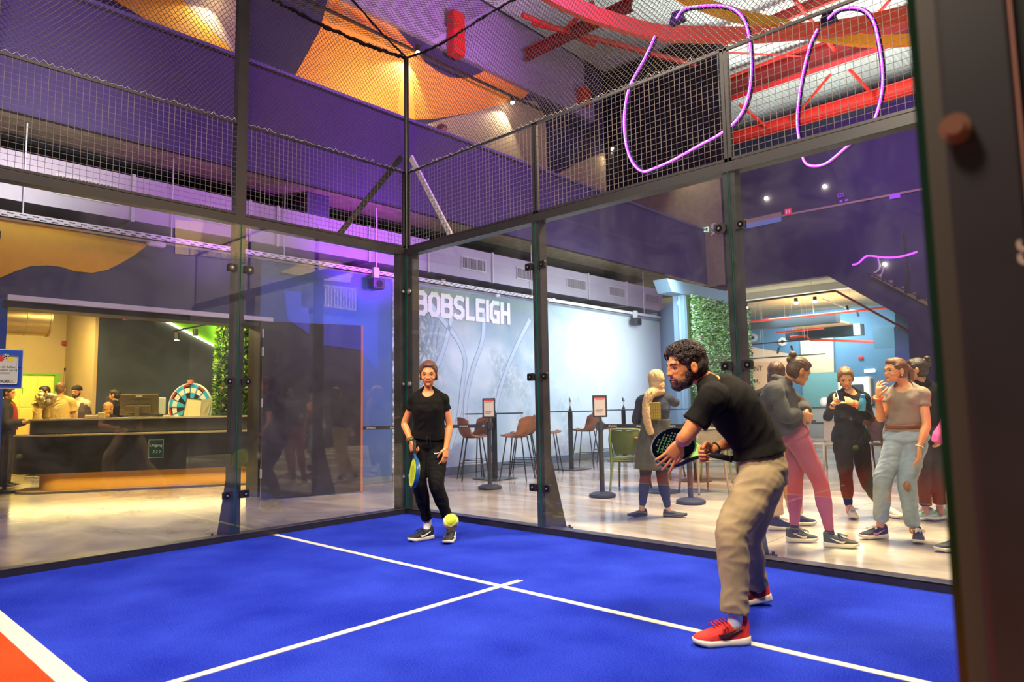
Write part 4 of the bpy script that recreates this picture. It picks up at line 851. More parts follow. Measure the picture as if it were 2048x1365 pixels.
# ---------------------------------------------------------------- cafe terrace behind the right glass
M_leather = mat('brown_leather', '#8a5a40', .45, var=.22, vscale=7, bump=.15, bscale=40)
M_leg = mat('stool_leg', '#1c2228', .4)
def make_stool():
    t = thing('bar_stool', '', 'bar stool')
    # bucket seat: surface param, front = +x
    bm = B(); nu, nv = 14, 11; G = []
    prof = [(.235, .735, .20), (.19, .72, .215), (.08, .705, .225), (-.05, .70, .225), (-.15, .715, .22), (-.21, .77, .215), (-.235, .86, .205), (-.25, .95, .185), (-.255, 1.01, .15), (-.253, 1.035, .10)]
    prof = [Vector(p) for p in prof]; C_ = cat_rom(prof, 3)
    for thk in (0, 1):
        L = []
        for i, p in enumerate(C_):
            s_ = i/(len(C_)-1); row = []
            for j in range(nv):
                v = (j/(nv-1))*2-1; side = min(1, max(0, (s_-.22)*3)) * (1 if s_ < .8 else 1-(s_-.8)*1.6)
                x = p.x+abs(v)**2.2*.13*side+(abs(v)**3*-.03 if s_ < .2 else 0); z = p.y+abs(v)**2.5*(.10*side*(1-s_)+.012) - (abs(v)**3*.04 if s_ > .8 else 0)
                y = v*(.21*(1-.25*max(0, s_-.6)/.4)*(1-.08*(1-s_)))
                row.append(Vector((x-(.018 if s_ > .4 else 0)*thk, y*(1+.03*thk), z-(.022 if s_ <= .45 else .004)*thk)))
            L.append(row)
        G.append(L)
    V = [[[bm.verts.new(q) for q in row] for row in L] for L in G]; n_i, n_j = len(C_), nv
    for i in range(n_i-1):
        for j in range(n_j-1):
            bm.faces.new((V[0][i][j], V[0][i+1][j], V[0][i+1][j+1], V[0][i][j+1])); bm.faces.new((V[1][i][j], V[1][i][j+1], V[1][i+1][j+1], V[1][i+1][j]))
    for i in range(n_i-1):
        bm.faces.new((V[0][i][0], V[1][i][0], V[1][i+1][0], V[0][i+1][0])); bm.faces.new((V[0][i][-1], V[0][i+1][-1], V[1][i+1][-1], V[1][i][-1]))
    for j in range(n_j-1):
        bm.faces.new((V[0][0][j], V[0][0][j+1], V[1][0][j+1], V[1][0][j])); bm.faces.new((V[0][-1][j], V[1][-1][j], V[1][-1][j+1], V[0][-1][j+1]))
    obj('seat_shell', bm, M_leather, t, 50)
    for sx in (-1, 1):
        for sy in (-1, 1): bm = B(); tube(bm, [(sx*.13-.01, sy*.14, .70), (sx*.23-.01, sy*.22, .0)], .011, 8); obj('leg', bm, M_leg, t)
    bm = B(); q = .195; z = .26
    tube(bm, [(q-.01, .19, z), (-q-.01, .19, z), (-q-.01, -.19, z), (q-.01, -.19, z)], .008, 6, closed=True); obj('footrest', bm, M_leg, t)
    bm = B(); box(bm, (-.14, -.14, .69), (.13, .14, .70)); obj('seat_plate', bm, M_leg, t)
    return t
stool0 = make_stool(); st_used = [0]
def put_stool(px, py, face, lab):
    p = at(px, py, 'Z', 0); g = 'brown bar stools'
    if not st_used[0]:
        st_used[0] = 1; stool0.location = (p.x, p.y, 0); stool0.rotation_euler = (0, 0, face); stool0['label'] = lab; stool0['group'] = g
    else: dup(stool0, (p.x, p.y, 0), face, lab, g)
A_R = math.atan2(.68, .73)   # photo right
put_stool(948, 960, A_R+.25, 'brown bucket bar stool nearest on the left, right of the standing player')
put_stool(957, 950, A_R+pi-.6, 'brown bar stool behind the leftmost stool, its back to the sign post')
put_stool(1034, 960, A_R+pi-.35, 'brown bucket bar stool facing left beside the first sign post')
put_stool(1048, 948, A_R+pi-.1, 'brown bar stool tucked behind the one beside the first sign post')
put_stool(1098, 943, A_R+.1, 'brown bar stool half hidden by the court post, facing right')
put_stool(1172, 934, A_R+pi-.45, 'brown bar stool left behind the second sign post')
put_stool(1212, 925, A_R+.1, 'brown bar stool right behind the second sign post')
put_stool(1290, 924, A_R+pi, 'brown bar stool behind the person in the beige headscarf')
M_tt = mat('table_black', '#1e2a30', .35)
def high_table(px, py, lab, lt, vase=True, tip='#8a6a3a', rz=0.0):
    p = at(px, py, 'Z', 0); t = thing('high_table', lab, 'high table', (p.x, p.y, 0), rz, group='black high tables')
    bm = B(); rbox(bm, (-.35, -.35, 1.07), (.35, .35, 1.09), .005, 1); obj('tabletop', bm, M_tt, t)
    bm = B(); rbox(bm, (-.035, -.035, .01), (.035, .035, 1.07), .006, 1); obj('pole', bm, M_tt, t)
    bm = B(); rbox(bm, (-.27, -.27, 0), (.27, .27, .012), .004, 1); obj('base', bm, M_tt, t)
    if vase:
        v = thing('vase_with_stem', lt, 'vase', (p.x+.02, p.y-.02, 1.09)); bm = B(); lathe(bm, [(.03, 0), (.032, .03), (.012, .06), (.014, .09)], n=12); obj('vase', bm, M_tt, v, True)
        bm = B(); pts = [(0, 0, .08), (.005, 0, .13), (-.01, .0, .18)]; tube(bm, pts, .004, 5); ell(bm, (-.008, 0, .21), (.016, .010, .05)); ell(bm, (.022, 0, .185), (.010, .006, .025)); obj('dried_flower', bm, mat('dry'+tip[1:], tip, .8), v, True)
high_table(990, 958, 'black square high table behind the first sign post', 'small vase with a brown dried stem behind the first sign post')
high_table(1143, 939, 'black square high table left of the second sign post', 'small vase with a brown dried stem left of the second sign post')
high_table(1250, 922, 'black square high table left of the headscarf person', 'small vase with a dark dried stem left of the headscarf person', True, '#2a2e2c')
high_table(1338, 926, 'black square high table right of the headscarf person', '', False)
# barrier posts with signs
M_bar = mat('barrier_black', '#262a34', .5)
def stanchion(px, py, lab, sign=None):
    p = at(px, py, 'Z', 0); t = thing('barrier_post', lab, 'barrier post', (p.x, p.y, 0), math.atan2(p.y-CAM.y, p.x-CAM.x)-pi/2)
    bm = B(); lathe(bm, [(.165, 0), (.175, .012), (.172, .035), (.13, .055), (.04, .068)], n=32); obj('base', bm, M_bar, t, 30)
    bm = B(); cyl(bm, (0, 0, .06), (0, 0, .90), .032, 16); obj('pole', bm, M_bar, t, 40)
    bm = B(); cyl(bm, (0, 0, .86), (0, 0, .97), .045, 16); rbox(bm, (-.06, -.03, .875), (.06, .03, .955), .008, 1); obj('belt_head', bm, M_bar, t, 40)
    if sign:
        s_ = thing('barrier_sign', sign, 'sign', (p.x, p.y, .97), math.atan2(p.y-CAM.y, p.x-CAM.x)-pi/2)
        bm = B(); box(bm, (-.01, -.006, 0), (.01, .006, .06)); rbox(bm, (-.095, -.012, .06), (.095, .012, .35), .006, 1); obj('frame', bm, M_bar, s_)
        bm = B(); box(bm, (-.072, -.015, .082), (.072, -.012, .328)); obj('sheet', bm, mat('sheet_pale', '#cfc2c8', .6), s_)
        bm = B(); box(bm, (-.072, -.0155, .305), (.072, -.0125, .328)); obj('red_header', bm, mat('header_red', '#c8383a', .6), s_)
        for k, zz in enumerate((.29, .155, .14, .125)):
            bm = B(); box(bm, (-.055, -.016, zz), (.055-.01*k, -.0135, zz+.005)); obj('text_line', bm, M_ink, s_)
    return p
s1 = stanchion(980, 978, 'black barrier post just right of the standing player', 'framed sheet on the barrier post right of the standing player')
s2 = stanchion(1205, 994, 'black barrier post with a sign in the middle', 'framed sheet on the barrier post in the middle')
s3 = stanchion(1382, 1007, 'black barrier post behind the bat of the crouching player')
def belt(a, b_, lab, n):
    a, b_ = Vector((a.x, a.y, .915)), Vector((b_.x, b_.y, .915)); d = (b_-a).normalized(); s_ = Vector((-d.y, d.x, 0))*.0015
    bm = B(); prism(bm, [a-s_-Vector((0, 0, .025)), b_-s_-Vector((0, 0, .025)), b_-s_+Vector((0, 0, .025)), a-s_+Vector((0, 0, .025))], s_*2); o = tag(obj('barrier_belt', bm, M_bar), lab, 'belt')
    dr = d if d.dot(_r) > 0 else -d; nr = dr.cross(Vector((0, 0, 1)))
    for i in range(n):
        c = a.lerp(b_, (i+.3)/n); text_obj('belt_text', 'SPARKX', M_white, c+nr*.003-Vector((0, 0, .012)), dr, (0, 0, 1), .035, o, .0006, bold=.015)
belt(s1, at(700, 985, 'Z', 0), 'black barrier belt stretched left behind the standing player', 6)
belt(s2, s3, 'black barrier belt between the middle and the right barrier post', 3)
belt(s3, at(1640, 985, 'Z', 0), 'black barrier belt running right behind the crouching player', 3)
# plastic chairs
def make_chair(nm, m, m2=None):
    t = thing(nm, '', 'chair'); m2 = m2 or m
    bm = B(); rbox(bm, (-.21, -.22, .43), (.22, .22, .455), .012, 2); obj('seat', bm, m2, t)
    bm = B(); n_ = 9; rows = []
    for k, (z, w, x) in enumerate(((.50, .17, -.20), (.60, .19, -.225), (.70, .205, -.245), (.80, .20, -.26), (.83, .18, -.265))):
        a = []
        for j in range(n_): v = j/(n_-1)*2-1; a.append((x+.05*v*v, v*w, z))
        rows.append(a)
    F = [[bm.verts.new(p) for p in r] for r in rows]; K = [[bm.verts.new((p[0]-.012, p[1], p[2])) for p in r] for r in rows]
    for i in range(4):
        for j in range(n_-1): bm.faces.new((F[i][j], F[i+1][j], F[i+1][j+1], F[i][j+1])); bm.faces.new((K[i][j], K[i][j+1], K[i+1][j+1], K[i+1][j]))
    for j in range(n_-1): bm.faces.new((F[0][j], F[0][j+1], K[0][j+1], K[0][j])); bm.faces.new((F[-1][j], K[-1][j], K[-1][j+1], F[-1][j+1]))
    for i in range(4): bm.faces.new((F[i][0], K[i][0], K[i+1][0], F[i+1][0])); bm.faces.new((F[i][-1], F[i+1][-1], K[i+1][-1], K[i][-1]))
    obj('backrest', bm, m2, t, 40)
    for s_ in (-1, 1):
        bm = B(); tube(bm, cat_rom([(-.235, s_*.235, 0), (-.20, s_*.215, .30), (-.20, s_*.215, .5), (-.225, s_*.222, .72), (-.21, s_*.20, .84)], 5), [.015]*5+[.020]*16, 8); obj('leg', bm, m, t, True)
        bm = B(); tube(bm, [(.24, s_*.23, 0), (.20, s_*.205, .44)], [.014, .020], 8); obj('leg', bm, m, t, True)
    bm = B(); tube(bm, cat_rom([(-.21, -.2, .84), (-.262, -.1, .85), (-.268, 0, .852), (-.262, .1, .85), (-.21, .2, .84)], 5), .016, 8); obj('top_rail', bm, m, t, True)
    bm = B(); tube(bm, [(.2, -.2, .42), (.2, .2, .42), (-.2, .2, .42), (-.2, -.2, .42)], .014, 6, closed=True); obj('seat_frame', bm, m, t)
    return t
M_gc = mat('olive_plastic', '#6b7a42', .45); M_gs = mat('olive_seat', '#56663a', .6); M_bc = mat('taupe_plastic', '#8a7f70', .5); M_wc = mat('cream_plastic', '#c8bca4', .5); M_dc = mat('brown_plastic', '#6a4a3a', .5)
def put_chair(base, px, py, face, lab, first):
    p = at(px, py, 'Z', 0); g = 'cafe chairs'
    if first: base.location = (p.x, p.y, 0); base.rotation_euler = (0, 0, face); base['label'] = lab; base['group'] = g
    else: dup(base, (p.x, p.y, 0), face, lab, g)
ch = make_chair('cafe_chair', M_gc, M_gs)
put_chair(ch, 1262, 980, A_R+1.15, 'olive green plastic chair left of the headscarf person', True)
put_chair(ch, 1440, 962, A_R+pi-.5, 'olive green plastic chair behind the legs of the crouching player', False)
put_chair(ch, 1330, 955, A_R+2.4, 'olive green plastic chair hidden behind the headscarf person', False)
ch2 = make_chair('cafe_chair', M_bc); put_chair(ch2, 1408, 985, A_R+1.9, 'taupe plastic chair behind the bat handle', True)
ch3 = make_chair('cafe_chair', M_wc); put_chair(ch3, 1652, 940, A_R+pi+.3, 'cream plastic chair between the two women in the back', True)
put_chair(ch3, 1600, 925, A_R, 'cream plastic chair behind the woman in pink leggings', False)
ch4 = make_chair('cafe_chair', M_dc); put_chair(ch4, 1738, 940, A_R+pi, 'brown chair between the black-clad woman and the woman in jeans', True)
put_chair(ch4, 1770, 925, A_R+.4, 'brown chair behind the woman in jeans', False)
def round_table(px, py, lab, top, r=.36, h=.74):
    p = at(px, py, 'Z', 0); t = thing('round_table', lab, 'table', (p.x, p.y, 0), group='round cafe tables')
    bm = B(); lathe(bm, [(r-.01, h-.022), (r, h-.015), (r, h-.004), (r-.006, h)], n=40); obj('tabletop', bm, top, t, 30)
    bm = B(); cyl(bm, (0, 0, .012), (0, 0, h-.02), .03, 14); obj('pole', bm, M_blk, t)
    bm = B(); lathe(bm, [(.24, 0), (.245, .008), (.23, .014), (.03, .02)], n=36); obj('base', bm, M_tt, t, 30); return p
M_wood = mat('oak_top', '#c88a4a', .4, var=.12, vscale=4)
round_table(1325, 984, 'round cafe table just behind the headscarf person', M_wood)
q = round_table(1392, 962, 'round oak cafe table behind the bat', M_wood, .45)
round_table(1700, 918, 'round white cafe table behind the woman with the phone', M_white, .4)
v = thing('potted_plant', 'small green plant on the oak table under the arm of the player', 'plant', (q.x+.05, q.y, .74)); bm = B(); lathe(bm, [(.04, 0), (.055, .08), (.05, .085)], n=14); obj('pot', bm, M_white, v, True)
leaves('foliage', lambda r: ((r.uniform(-.03, .03), r.uniform(-.03, .03), .08), (r.uniform(-1, 1), r.uniform(-1, 1), 1.1)), 70, .13, [M_l[1], mat('leaf_fresh', '#4a9a3a', .5)], v, 9, kind='stuff')
# green wall
gl = thing('green_wall', 'large vertical garden panel packed with green and white leaves', 'plant wall', (-1.2, (gy0+gy1)/2, 0)); GH = 3.62
bm = B(); box(bm, (-.02, (gy0-gy1)/2, 0.05), (.03, (gy1-gy0)/2, GH)); obj('backing', bm, mat('moss_core', '#24380e'), gl)
leaves('foliage', lambda r: ((.04+r.uniform(0, .05), r.uniform((gy0-gy1)/2, (gy1-gy0)/2), r.uniform(.08, GH)), (1, 0, .1)), 24000, .075, [mat('ivy_green', '#4a8c3a', .45), mat('ivy_light', '#8cc060', .45), mat('ivy_dark', '#2a5a24', .5), mat('ivy_white', '#d8e8d0', .45)], gl, 11, kind='stuff')
leaves('blossoms', lambda r: ((.10, r.uniform((gy0-gy1)/2, (gy1-gy0)/2), r.uniform(.08, GH)), (1, 0, .1)), 90, .06, MATS['blossom_pink'], gl, 12, kind='stuff')
# ---------------------------------------------------------------- restaurant behind the north wall
M_rbl = mat('restaurant_blue', '#5f8fb4', .8); M_rdk = mat('restaurant_navy', '#2b3f4e', .8); M_rcr = mat('restaurant_cream', '#d8cfae', .8); M_rte = mat('restaurant_teal', '#79b4b8', .6); M_cei = mat('restaurant_ceiling', '#b3a88e', .9, var=.1, vscale=2)
bm = B(); box(bm, (-7.5, 13.85, 4.5), (4, 21.4, 4.6)); st('ceiling_restaurant', bm, M_cei)
bm = B(); box(bm, (-8, 21.0, 0), (4, 21.2, 4.6)); st('wall_restaurant', bm, M_rbl)
bm = B(); box(bm, (-6.2, 13.85, 0), (-6.0, 21, 4.6)); st('wall_restaurant_west', bm, M_rbl)
def quad(nm, px, Y, m, th=.15, lab=None):
    bm = B(); fillpoly(bm, P('Y', Y, *px), (0, th, 0)); o = st(nm, bm, m); return o
a, b_ = at(1672, 644, 'Y', 16.3), at(1672, 625, 'Y', 16.3); bm = B(); box(bm, (-6, 16.3, a.z), (a.x, 16.7, b_.z)); st('ceiling_beam', bm, M_rdk)
a, b_ = at(1708, 670, 'Y', 18.8), at(1708, 650, 'Y', 18.8); bm = B(); box(bm, (at(1570, 660, 'Y', 18.8).x, 18.8, a.z), (a.x, 19.3, b_.z)); st('ceiling_beam', bm, M_rdk)
c_ = at(1722, 666, 'Y', 18.8); bm = B(); box(bm, (a.x+.002, 18.75, a.z-.02), (c_.x, 19.2, b_.z+.03)); st('ceiling_beam', bm, mat('beam_end', '#a8c8dc', .7))
bm = B(); box(bm, (at(1560, 650, 'Y', 17.2).x, 16.72, b_.z), (a.x, 18.8, b_.z+.04)); st('ceiling_panel', bm, mat('peach_panel', '#e0bd92', .8))
a = at(1700, 600, 'Y', 15.2); bm = B(); box(bm, (-6, 15.0, 4.3), (2.0, 15.3, 4.5)); st('ceiling_beam', bm, M_white)
quad('wall_restaurant_pillar', [(1790, 606), (1817, 640), (1822, 830), (1795, 1010), (1788, 1010)], 14.2, mat('pillar_blue', '#7ab0cc', .7), .3)
quad('wall_restaurant_niche', [(1745, 655), (1788, 655), (1790, 695), (1748, 697)], 18, mat('niche_blue', '#3f6c8c', .8), .1)
quad('trim_11', [(1600, 672), (1666, 668), (1668, 745), (1604, 747)], 20.9, M_rcr, .05)
quad('trim_12', [(1604, 747), (1690, 745), (1690, 820), (1606, 822)], 20.9, M_rte, .05)
quad('trim_13', [(1490, 692), (1600, 712), (1600, 722), (1490, 725)], 17.5, mat('peach_wall', '#e4cdb4', .8), .1)
quad('wall_restaurant_partition', [(1490, 722), (1578, 716), (1580, 900), (1490, 900)], 17.6, mat('tan_wall', '#d8b48c', .8), .1)
text_obj('wall_text', 'MENT', M_ink, at(1492, 744, 'Y', 17.55), (1, 0, 0), (0, 0, 1), .22, None); text_obj('wall_text', 'LTH.', M_ink, at(1494, 768, 'Y', 17.55), (1, 0, 0), (0, 0, 1), .22, None)
wt = thing('wall_lettering', 'dark lettering on the tan wall left of the woman in the hoodie', 'lettering', (0, 0, 0))
for o in [x for x in COL.objects if x.name.startswith('wall_text')]: o.parent = wt
def pipe(px, Y, r, m, lab, Y2=None, nm='sprinkler_pipe', cat='pipe'):
    pts = [at(x, y, 'Y', Y+(Y2-Y)*(i/(len(px)-1)) if Y2 else Y) for i, (x, y) in enumerate(px)]; bm = B(); tube(bm, pts, r, 8); o = tag(obj(nm, bm, m), lab, cat); hb_ = B()
    if 'stair edge' in lab: return o
    for k in (1, 4):
        q = pts[0].lerp(pts[1], k/5); cyl(hb_, q, (q.x, q.y, 4.5), .004, 5)
    obj('hanger_rod', hb_, M_white, o); return o
M_pipe = mat('sprinkler_red', '#d8402c', .45)
pipe([(1490, 645), (1665, 627), (1775, 615)], 16.0, .035, M_pipe, 'long bright red sprinkler pipe nearest in the restaurant')
pipe([(1490, 660), (1605, 649)], 16.6, .03, M_pipe, 'second red sprinkler pipe below the long one')
pipe([(1553, 666), (1648, 657)], 17.2, .03, M_pipe, 'third shorter red sprinkler pipe in the restaurant')
pipe([(1580, 675), (1612, 672), (1620, 680), (1755, 684), (1759, 697)], 18.5, .04, M_pipe, 'red sprinkler pipe with two bends in front of the cream panel')
pipe([(1673, 583), (1815, 662)], 14.0, .03, M_redd, 'dark red pipe sloping under the stair edge')
bm = B(); a, b_ = at(1490, 605, 'Y', 14.4), at(1672, 582, 'Y', 14.4); t = thing('spot_track', 'black ceiling track with three lit spots in the restaurant', 'light track', a); inv = Matrix.Translation(-t.location); tube(bm, [a, b_], .03, 6); kid('rail', bm, M_blk, t, inv); bm = B(); [cyl(bm, a.lerp(b_, k/4), a.lerp(b_, k/4)+Vector((0, 0, 4.5-a.lerp(b_, k/4).z)), .005, 5) for k in range(1, 4)]; kid('hanger_rod', bm, M_white, t, inv)
for x, y in ((1492, 614), (1592, 604), (1630, 601)):
    p = at(x, y, 'Y', 14.4); bm = B(); cyl(bm, p+Vector((0, 0, .10)), p, .05, 12); kid('spot_head', bm, M_blk, t, inv); bm = B(); ell(bm, p-Vector((0, 0, .03)), (.06, .06, .045)); kid('spot_lens', bm, mat('spot_glow', '#fff', .4), t, inv)
for px, lb in (([(1495, 690), (1640, 678)], 'long thin black track over the tan wall'), ([(1500, 718), (1650, 708)], 'lower thin black track crossing the cream panel'), ([(1645, 598), (1715, 625)], 'pale thin track rising in front of the blue ceiling')):
    pipe(px, 16.8, .02, M_blk if 'pale' not in lb else M_white, lb, None, 'light_track', 'light track')
for (x, y) in ((1558, 695), (1582, 692), (1505, 705), (1693, 612), (1712, 620)):
    p = at(x, y, 'Y', 16.8); bm = B(); cyl(bm, p, p+Vector((.06*(1 if x > 1570 else -1), 0, -.2)), .035, 8); tag(obj('spotlight', bm, M_blk), {1558: 'left of the two unlit black spots over the headed group', 1582: 'right of the two unlit black spots over the headed group', 1505: 'unlit black spot low beside the green leaves', 1693: 'first unlit black spot under the pale track', 1712: 'second unlit black spot under the pale track'}[x], 'spotlight')
for (x, y, lb) in ((1507, 676, 'round white wall speaker left on the blue restaurant wall'), (1566, 684, 'round white wall speaker right on the blue restaurant wall')):
    p = at(x, y, 'Y', 21.0); t = thing('round_speaker', lb, 'speaker', p); bm = B(); cyl(bm, (0, 0, 0), (0, -.06, 0), .16, 20); obj('ring', bm, M_white, t); bm = B(); cyl(bm, (0, -.06, 0), (0, -.07, 0), .06, 14); obj('cone', bm, M_blk, t)
small('exit_light', (1740, 742), 'Y', 21.0, (.35, .12), mat('white_glow', '#fff', .4, emit=(1, 1, 1), es=2), 'small white lit sign on the blue restaurant wall', 'sign')
small('call_point', (1722, 717), 'Y', 21.0, (.16, .12), M_red, 'small red call point on the blue restaurant wall', 'call point')
# counter and appliances far behind
p0, p1 = at(1610, 900, 'Y', 18.5), at(1800, 900, 'Y', 18.5)
t = thing('bar_counter', 'dark counter with shelves far behind the group', 'counter', (p0.x, 18.5, 0)); Lc = p1.x-p0.x
bm = B(); box(bm, (0, 0, 0), (Lc, .6, .95)); obj('body', bm, mat('counter_body', '#8f9494', .5), t); bm = B(); box(bm, (-.05, -.05, .95), (Lc, .65, 1.0)); obj('worktop', bm, M_dk, t); bm = B(); box(bm, (0, -.02, .45), (Lc, 0, .5)); obj('rail', bm, M_dk, t)
p = at(1712, 790, 'Y', 18.8); t = thing('vending_unit', 'white appliance with rounded corners behind the woman with the phone', 'appliance', (p.x, 18.8, 1.0)); bm = B(); rbox(bm, (-.5, -.2, 0), (.5, .3, .95), .08, 3); obj('body', bm, M_white, t); bm = B(); rbox(bm, (-.3, -.22, .35), (.3, -.19, .7), .03); obj('display', bm, M_rdk, t)
p = at(1645, 808, 'Y', 18.4); bm = B(); ell(bm, (p.x, 18.6, 1.16), (.16, .16, .16)); tag(obj('globe_lamp', bm, M_white, smooth=True), 'white globe on the far counter', 'lamp')
# signs on the balcony end and the dark wall
def sign(px0, px1, Y, m, lab, nm='sign', z=.02):
    a, b_ = at(px0[0], px0[1], 'Y', Y), at(px1[0], px1[1], 'Y', Y); t = thing(nm, lab, 'sign', (min(a.x, b_.x), Y, min(a.z, b_.z))); w, h = abs(b_.x-a.x), abs(b_.z-a.z); bm = B(); box(bm, (0, -z, 0), (w, 0, h)); obj('board', bm, m, t); return t, w, h
yB = 13.5
t, w, h = sign((1398, 467), (1417, 454), yB, mat('exit_white', '#e8f4e8', .5, emit=(.7, 1, .8), es=.8), 'green and white emergency exit sign above the blue parapet', 'emergency_sign')
bm = B(); box(bm, (.02, -.025, .02), (w*.28, -.02, h-.02)); box(bm, (w*.72, -.025, .02), (w-.02, -.02, h-.02)); obj('green_field', bm, mat('exit_green', '#1a9a50', .5), t)
bm = B(); prism(bm, [(w*.32, -.022, h*.5), (w*.48, -.022, h*.82), (w*.48, -.022, h*.62), (w*.66, -.022, h*.62), (w*.66, -.022, h*.38), (w*.48, -.022, h*.38), (w*.48, -.022, h*.18)], (0, -.004, 0)); obj('arrow', bm, mat('exit_green', '#1a9a50'), t)
t = thing('wall_lettering', 'white IJS lettering with three arrows above the blue parapet', 'lettering', at(1421, 457, 'Y', yB))
text_obj('letters', 'IJS', M_let, (0, 0, 0), (1, 0, 0), (0, 0, 1), .2, t, .01, bold=.01); text_obj('arrows', '>>>', M_let, (0, 0, -.24), (1, 0, 0), (0, 0, 1), .24, t, .01, bold=.02)
bm = B(); fillpoly(bm, P('Y', yB, (1439, 448), (1460, 446), (1460, 462), (1439, 465)), (0, -.02, 0)); tag(obj('wall_screen', bm, mat('screen_blue', '#7a8ad0', .4, emit='#5a70d0', es=.6)), 'small pale blue screen beside the arrows', 'screen')
t, w, h = sign((1570, 432), (1583, 416), yN-.02, mat('fire_red', '#d81838', .5, emit='#d81838', es=.5), 'red fire point sign on the dark wall', 'fire_sign')
bm = B(); box(bm, (w*.15, -.025, h*.2), (w*.4, -.02, h*.8)); box(bm, (w*.6, -.025, h*.2), (w*.8, -.02, h*.8)); obj('symbol', bm, M_let, t)
M_ps = mat('purple_sign', '#b060e0', .5, emit='#8a40d0', es=.4)
t, w, h = sign((1676, 396), (1687, 386), yN-.02, mat('dark_sign', '#3a2858', .5), 'square level sign reading -1 on the dark wall', 'level_sign'); text_obj('number', '-1', M_ps, (w*.2, -.022, h*.25), (1, 0, 0), (0, 0, 1), h*.8, t, .004, bold=.02)
bm = B()
for a in ((0, -.024, 0, w, -.02, .012), (0, -.024, h-.012, w, -.02, h), (0, -.024, 0, .012, -.02, h), (w-.012, -.024, 0, w, -.02, h)): box(bm, a[:3], a[3:])
obj('outline', bm, M_ps, t)
t, w, h = sign((1678, 408), (1699, 396), yN-.02, mat('dark_sign', '#3a2858', .5), 'small double pictogram sign below the -1 sign', 'pictogram_sign'); bm = B(); box(bm, (w*.1, -.024, h*.2), (w*.35, -.02, h*.8)); box(bm, (w*.6, -.024, h*.3), (w*.9, -.02, h*.75)); obj('pictogram', bm, M_ps, t)
bm = B(); fillpoly(bm, P('Y', yN-.02, (1779, 391), (1800, 387), (1801, 395), (1780, 399)), (0, -.02, 0)); tag(obj('blank_sign', bm, M_ps), 'plain purple rectangle high on the dark wall', 'sign')
for (x, y, lb) in ((1532, 397, 'small warm lamp left on the dark wall'), (1649, 373, 'small warm lamp near the top of the dark wall'), (1769, 529, 'small warm lamp beside the curved tubes')):
    p = at(x, y, 'Y', yN-.05); bm = B(); ell(bm, p, (.045, .03, .045)); tag(obj('wall_lamp', bm, MATS['lamp_glow']), lb, 'lamp')
# ---------------------------------------------------------------- people
def remesh(bm, vox, smooth=4, fac=.5):
    me = bpy.data.meshes.new('_r'); bmesh.ops.recalc_face_normals(bm, faces=bm.faces); bm.to_mesh(me); bm.free()
    o = bpy.data.objects.new('_r', me); COL.objects.link(o)
    r = o.modifiers.new('r', 'REMESH'); r.mode = 'VOXEL'; r.voxel_size = vox
    if smooth: s_ = o.modifiers.new('s', 'SMOOTH'); s_.iterations = smooth; s_.factor = fac
    dg = bpy.context.evaluated_depsgraph_get(); m2 = bpy.data.meshes.new_from_object(o.evaluated_get(dg))
    bpy.data.objects.remove(o); bpy.data.meshes.remove(me)
    for p in m2.polygons: p.use_smooth = True
    m2.materials.clear(); return m2
def warp(me, fn):
    n = len(me.vertices); co = np.empty(n*3, np.float32); me.vertices.foreach_get('co', co); co = co.reshape(-1, 3)
    nr = np.empty(n*3, np.float32); me.vertices.foreach_get('normal', nr); nr = nr.reshape(-1, 3)
    for i in range(n):
        d = fn(co[i], nr[i])
        if d is not None: co[i] += d
    me.vertices.foreach_set('co', co.ravel()); me.update()
def folds(me, amp, fr=(9, 9, 26), seed=0, tilt=.5):
    """cloth creases: stretched noise along the normals"""
    M = Matrix.Rotation(tilt, 3, 'X') @ Matrix.Rotation(tilt*.7, 3, 'Y'); F = Vector(fr)
    def f(p, n):
        q = M @ Vector(p.tolist()); q = Vector((q.x*F.x+seed, q.y*F.y, q.z*F.z)); v = noise.noise(q)
        v = (1-abs(v)*2.4)*.6+noise.noise(q*.37)*1.0
        return n*(amp*v)
    warp(me, f)
def join_meshes(name, L):
    bm = B()
    for m in L: bm.from_mesh(m); bpy.data.meshes.remove(m)
    me = bpy.data.meshes.new(name); bm.to_mesh(me); bm.free()
    for p in me.polygons: p.use_smooth = True
    return me
def limb(bm, P_, R_, n=14, sub=5):
    """tapered limb through points with radii, smooth"""
    C = cat_rom(P_, sub); rr = []; k = len(P_)
    for i in range(k-1):
        for j in range(sub): t = j/sub; t = t*t*(3-2*t); rr.append(R_[i]*(1-t)+R_[i+1]*t)
    rr.append(R_[-1]); tube(bm, C, rr, n)
    return bm
def torso(bm, spine, lats, W_, D_, n=28, e=2.4, shift=None):
    rings = []; k = len(spine)
    for i, p in enumerate(spine):
        d = (spine[min(i+1, k-1)]-spine[max(i-1, 0)]).normalized(); x = (lats[i]-d*lats[i].dot(d)).normalized(); y = d.cross(x)
        c = p+(y*shift[i] if shift else Vector())
        rings.append(ring(bm, c, x, y, W_[i], D_[i], n, e))
    skin(bm, rings)
SK = {}
def skinmat(c):
    if c not in SK: SK[c] = (mat('skin_'+c[1:], c, .5, var=.06, vscale=12), mat('lip_'+c[1:], tuple(a*b_ for a, b_ in zip(hexc(c), (.82, .45, .45))), .45))
    return SK[c]
M_eyew = mat('eye_white', '#b4a89c', .3); M_iris = mat('iris_dark', '#1e120c', .2)
def hairmat(c): return mat('hair_'+c[1:], c, .5, var=.35, vscale=25, bump=.4, bscale=160)
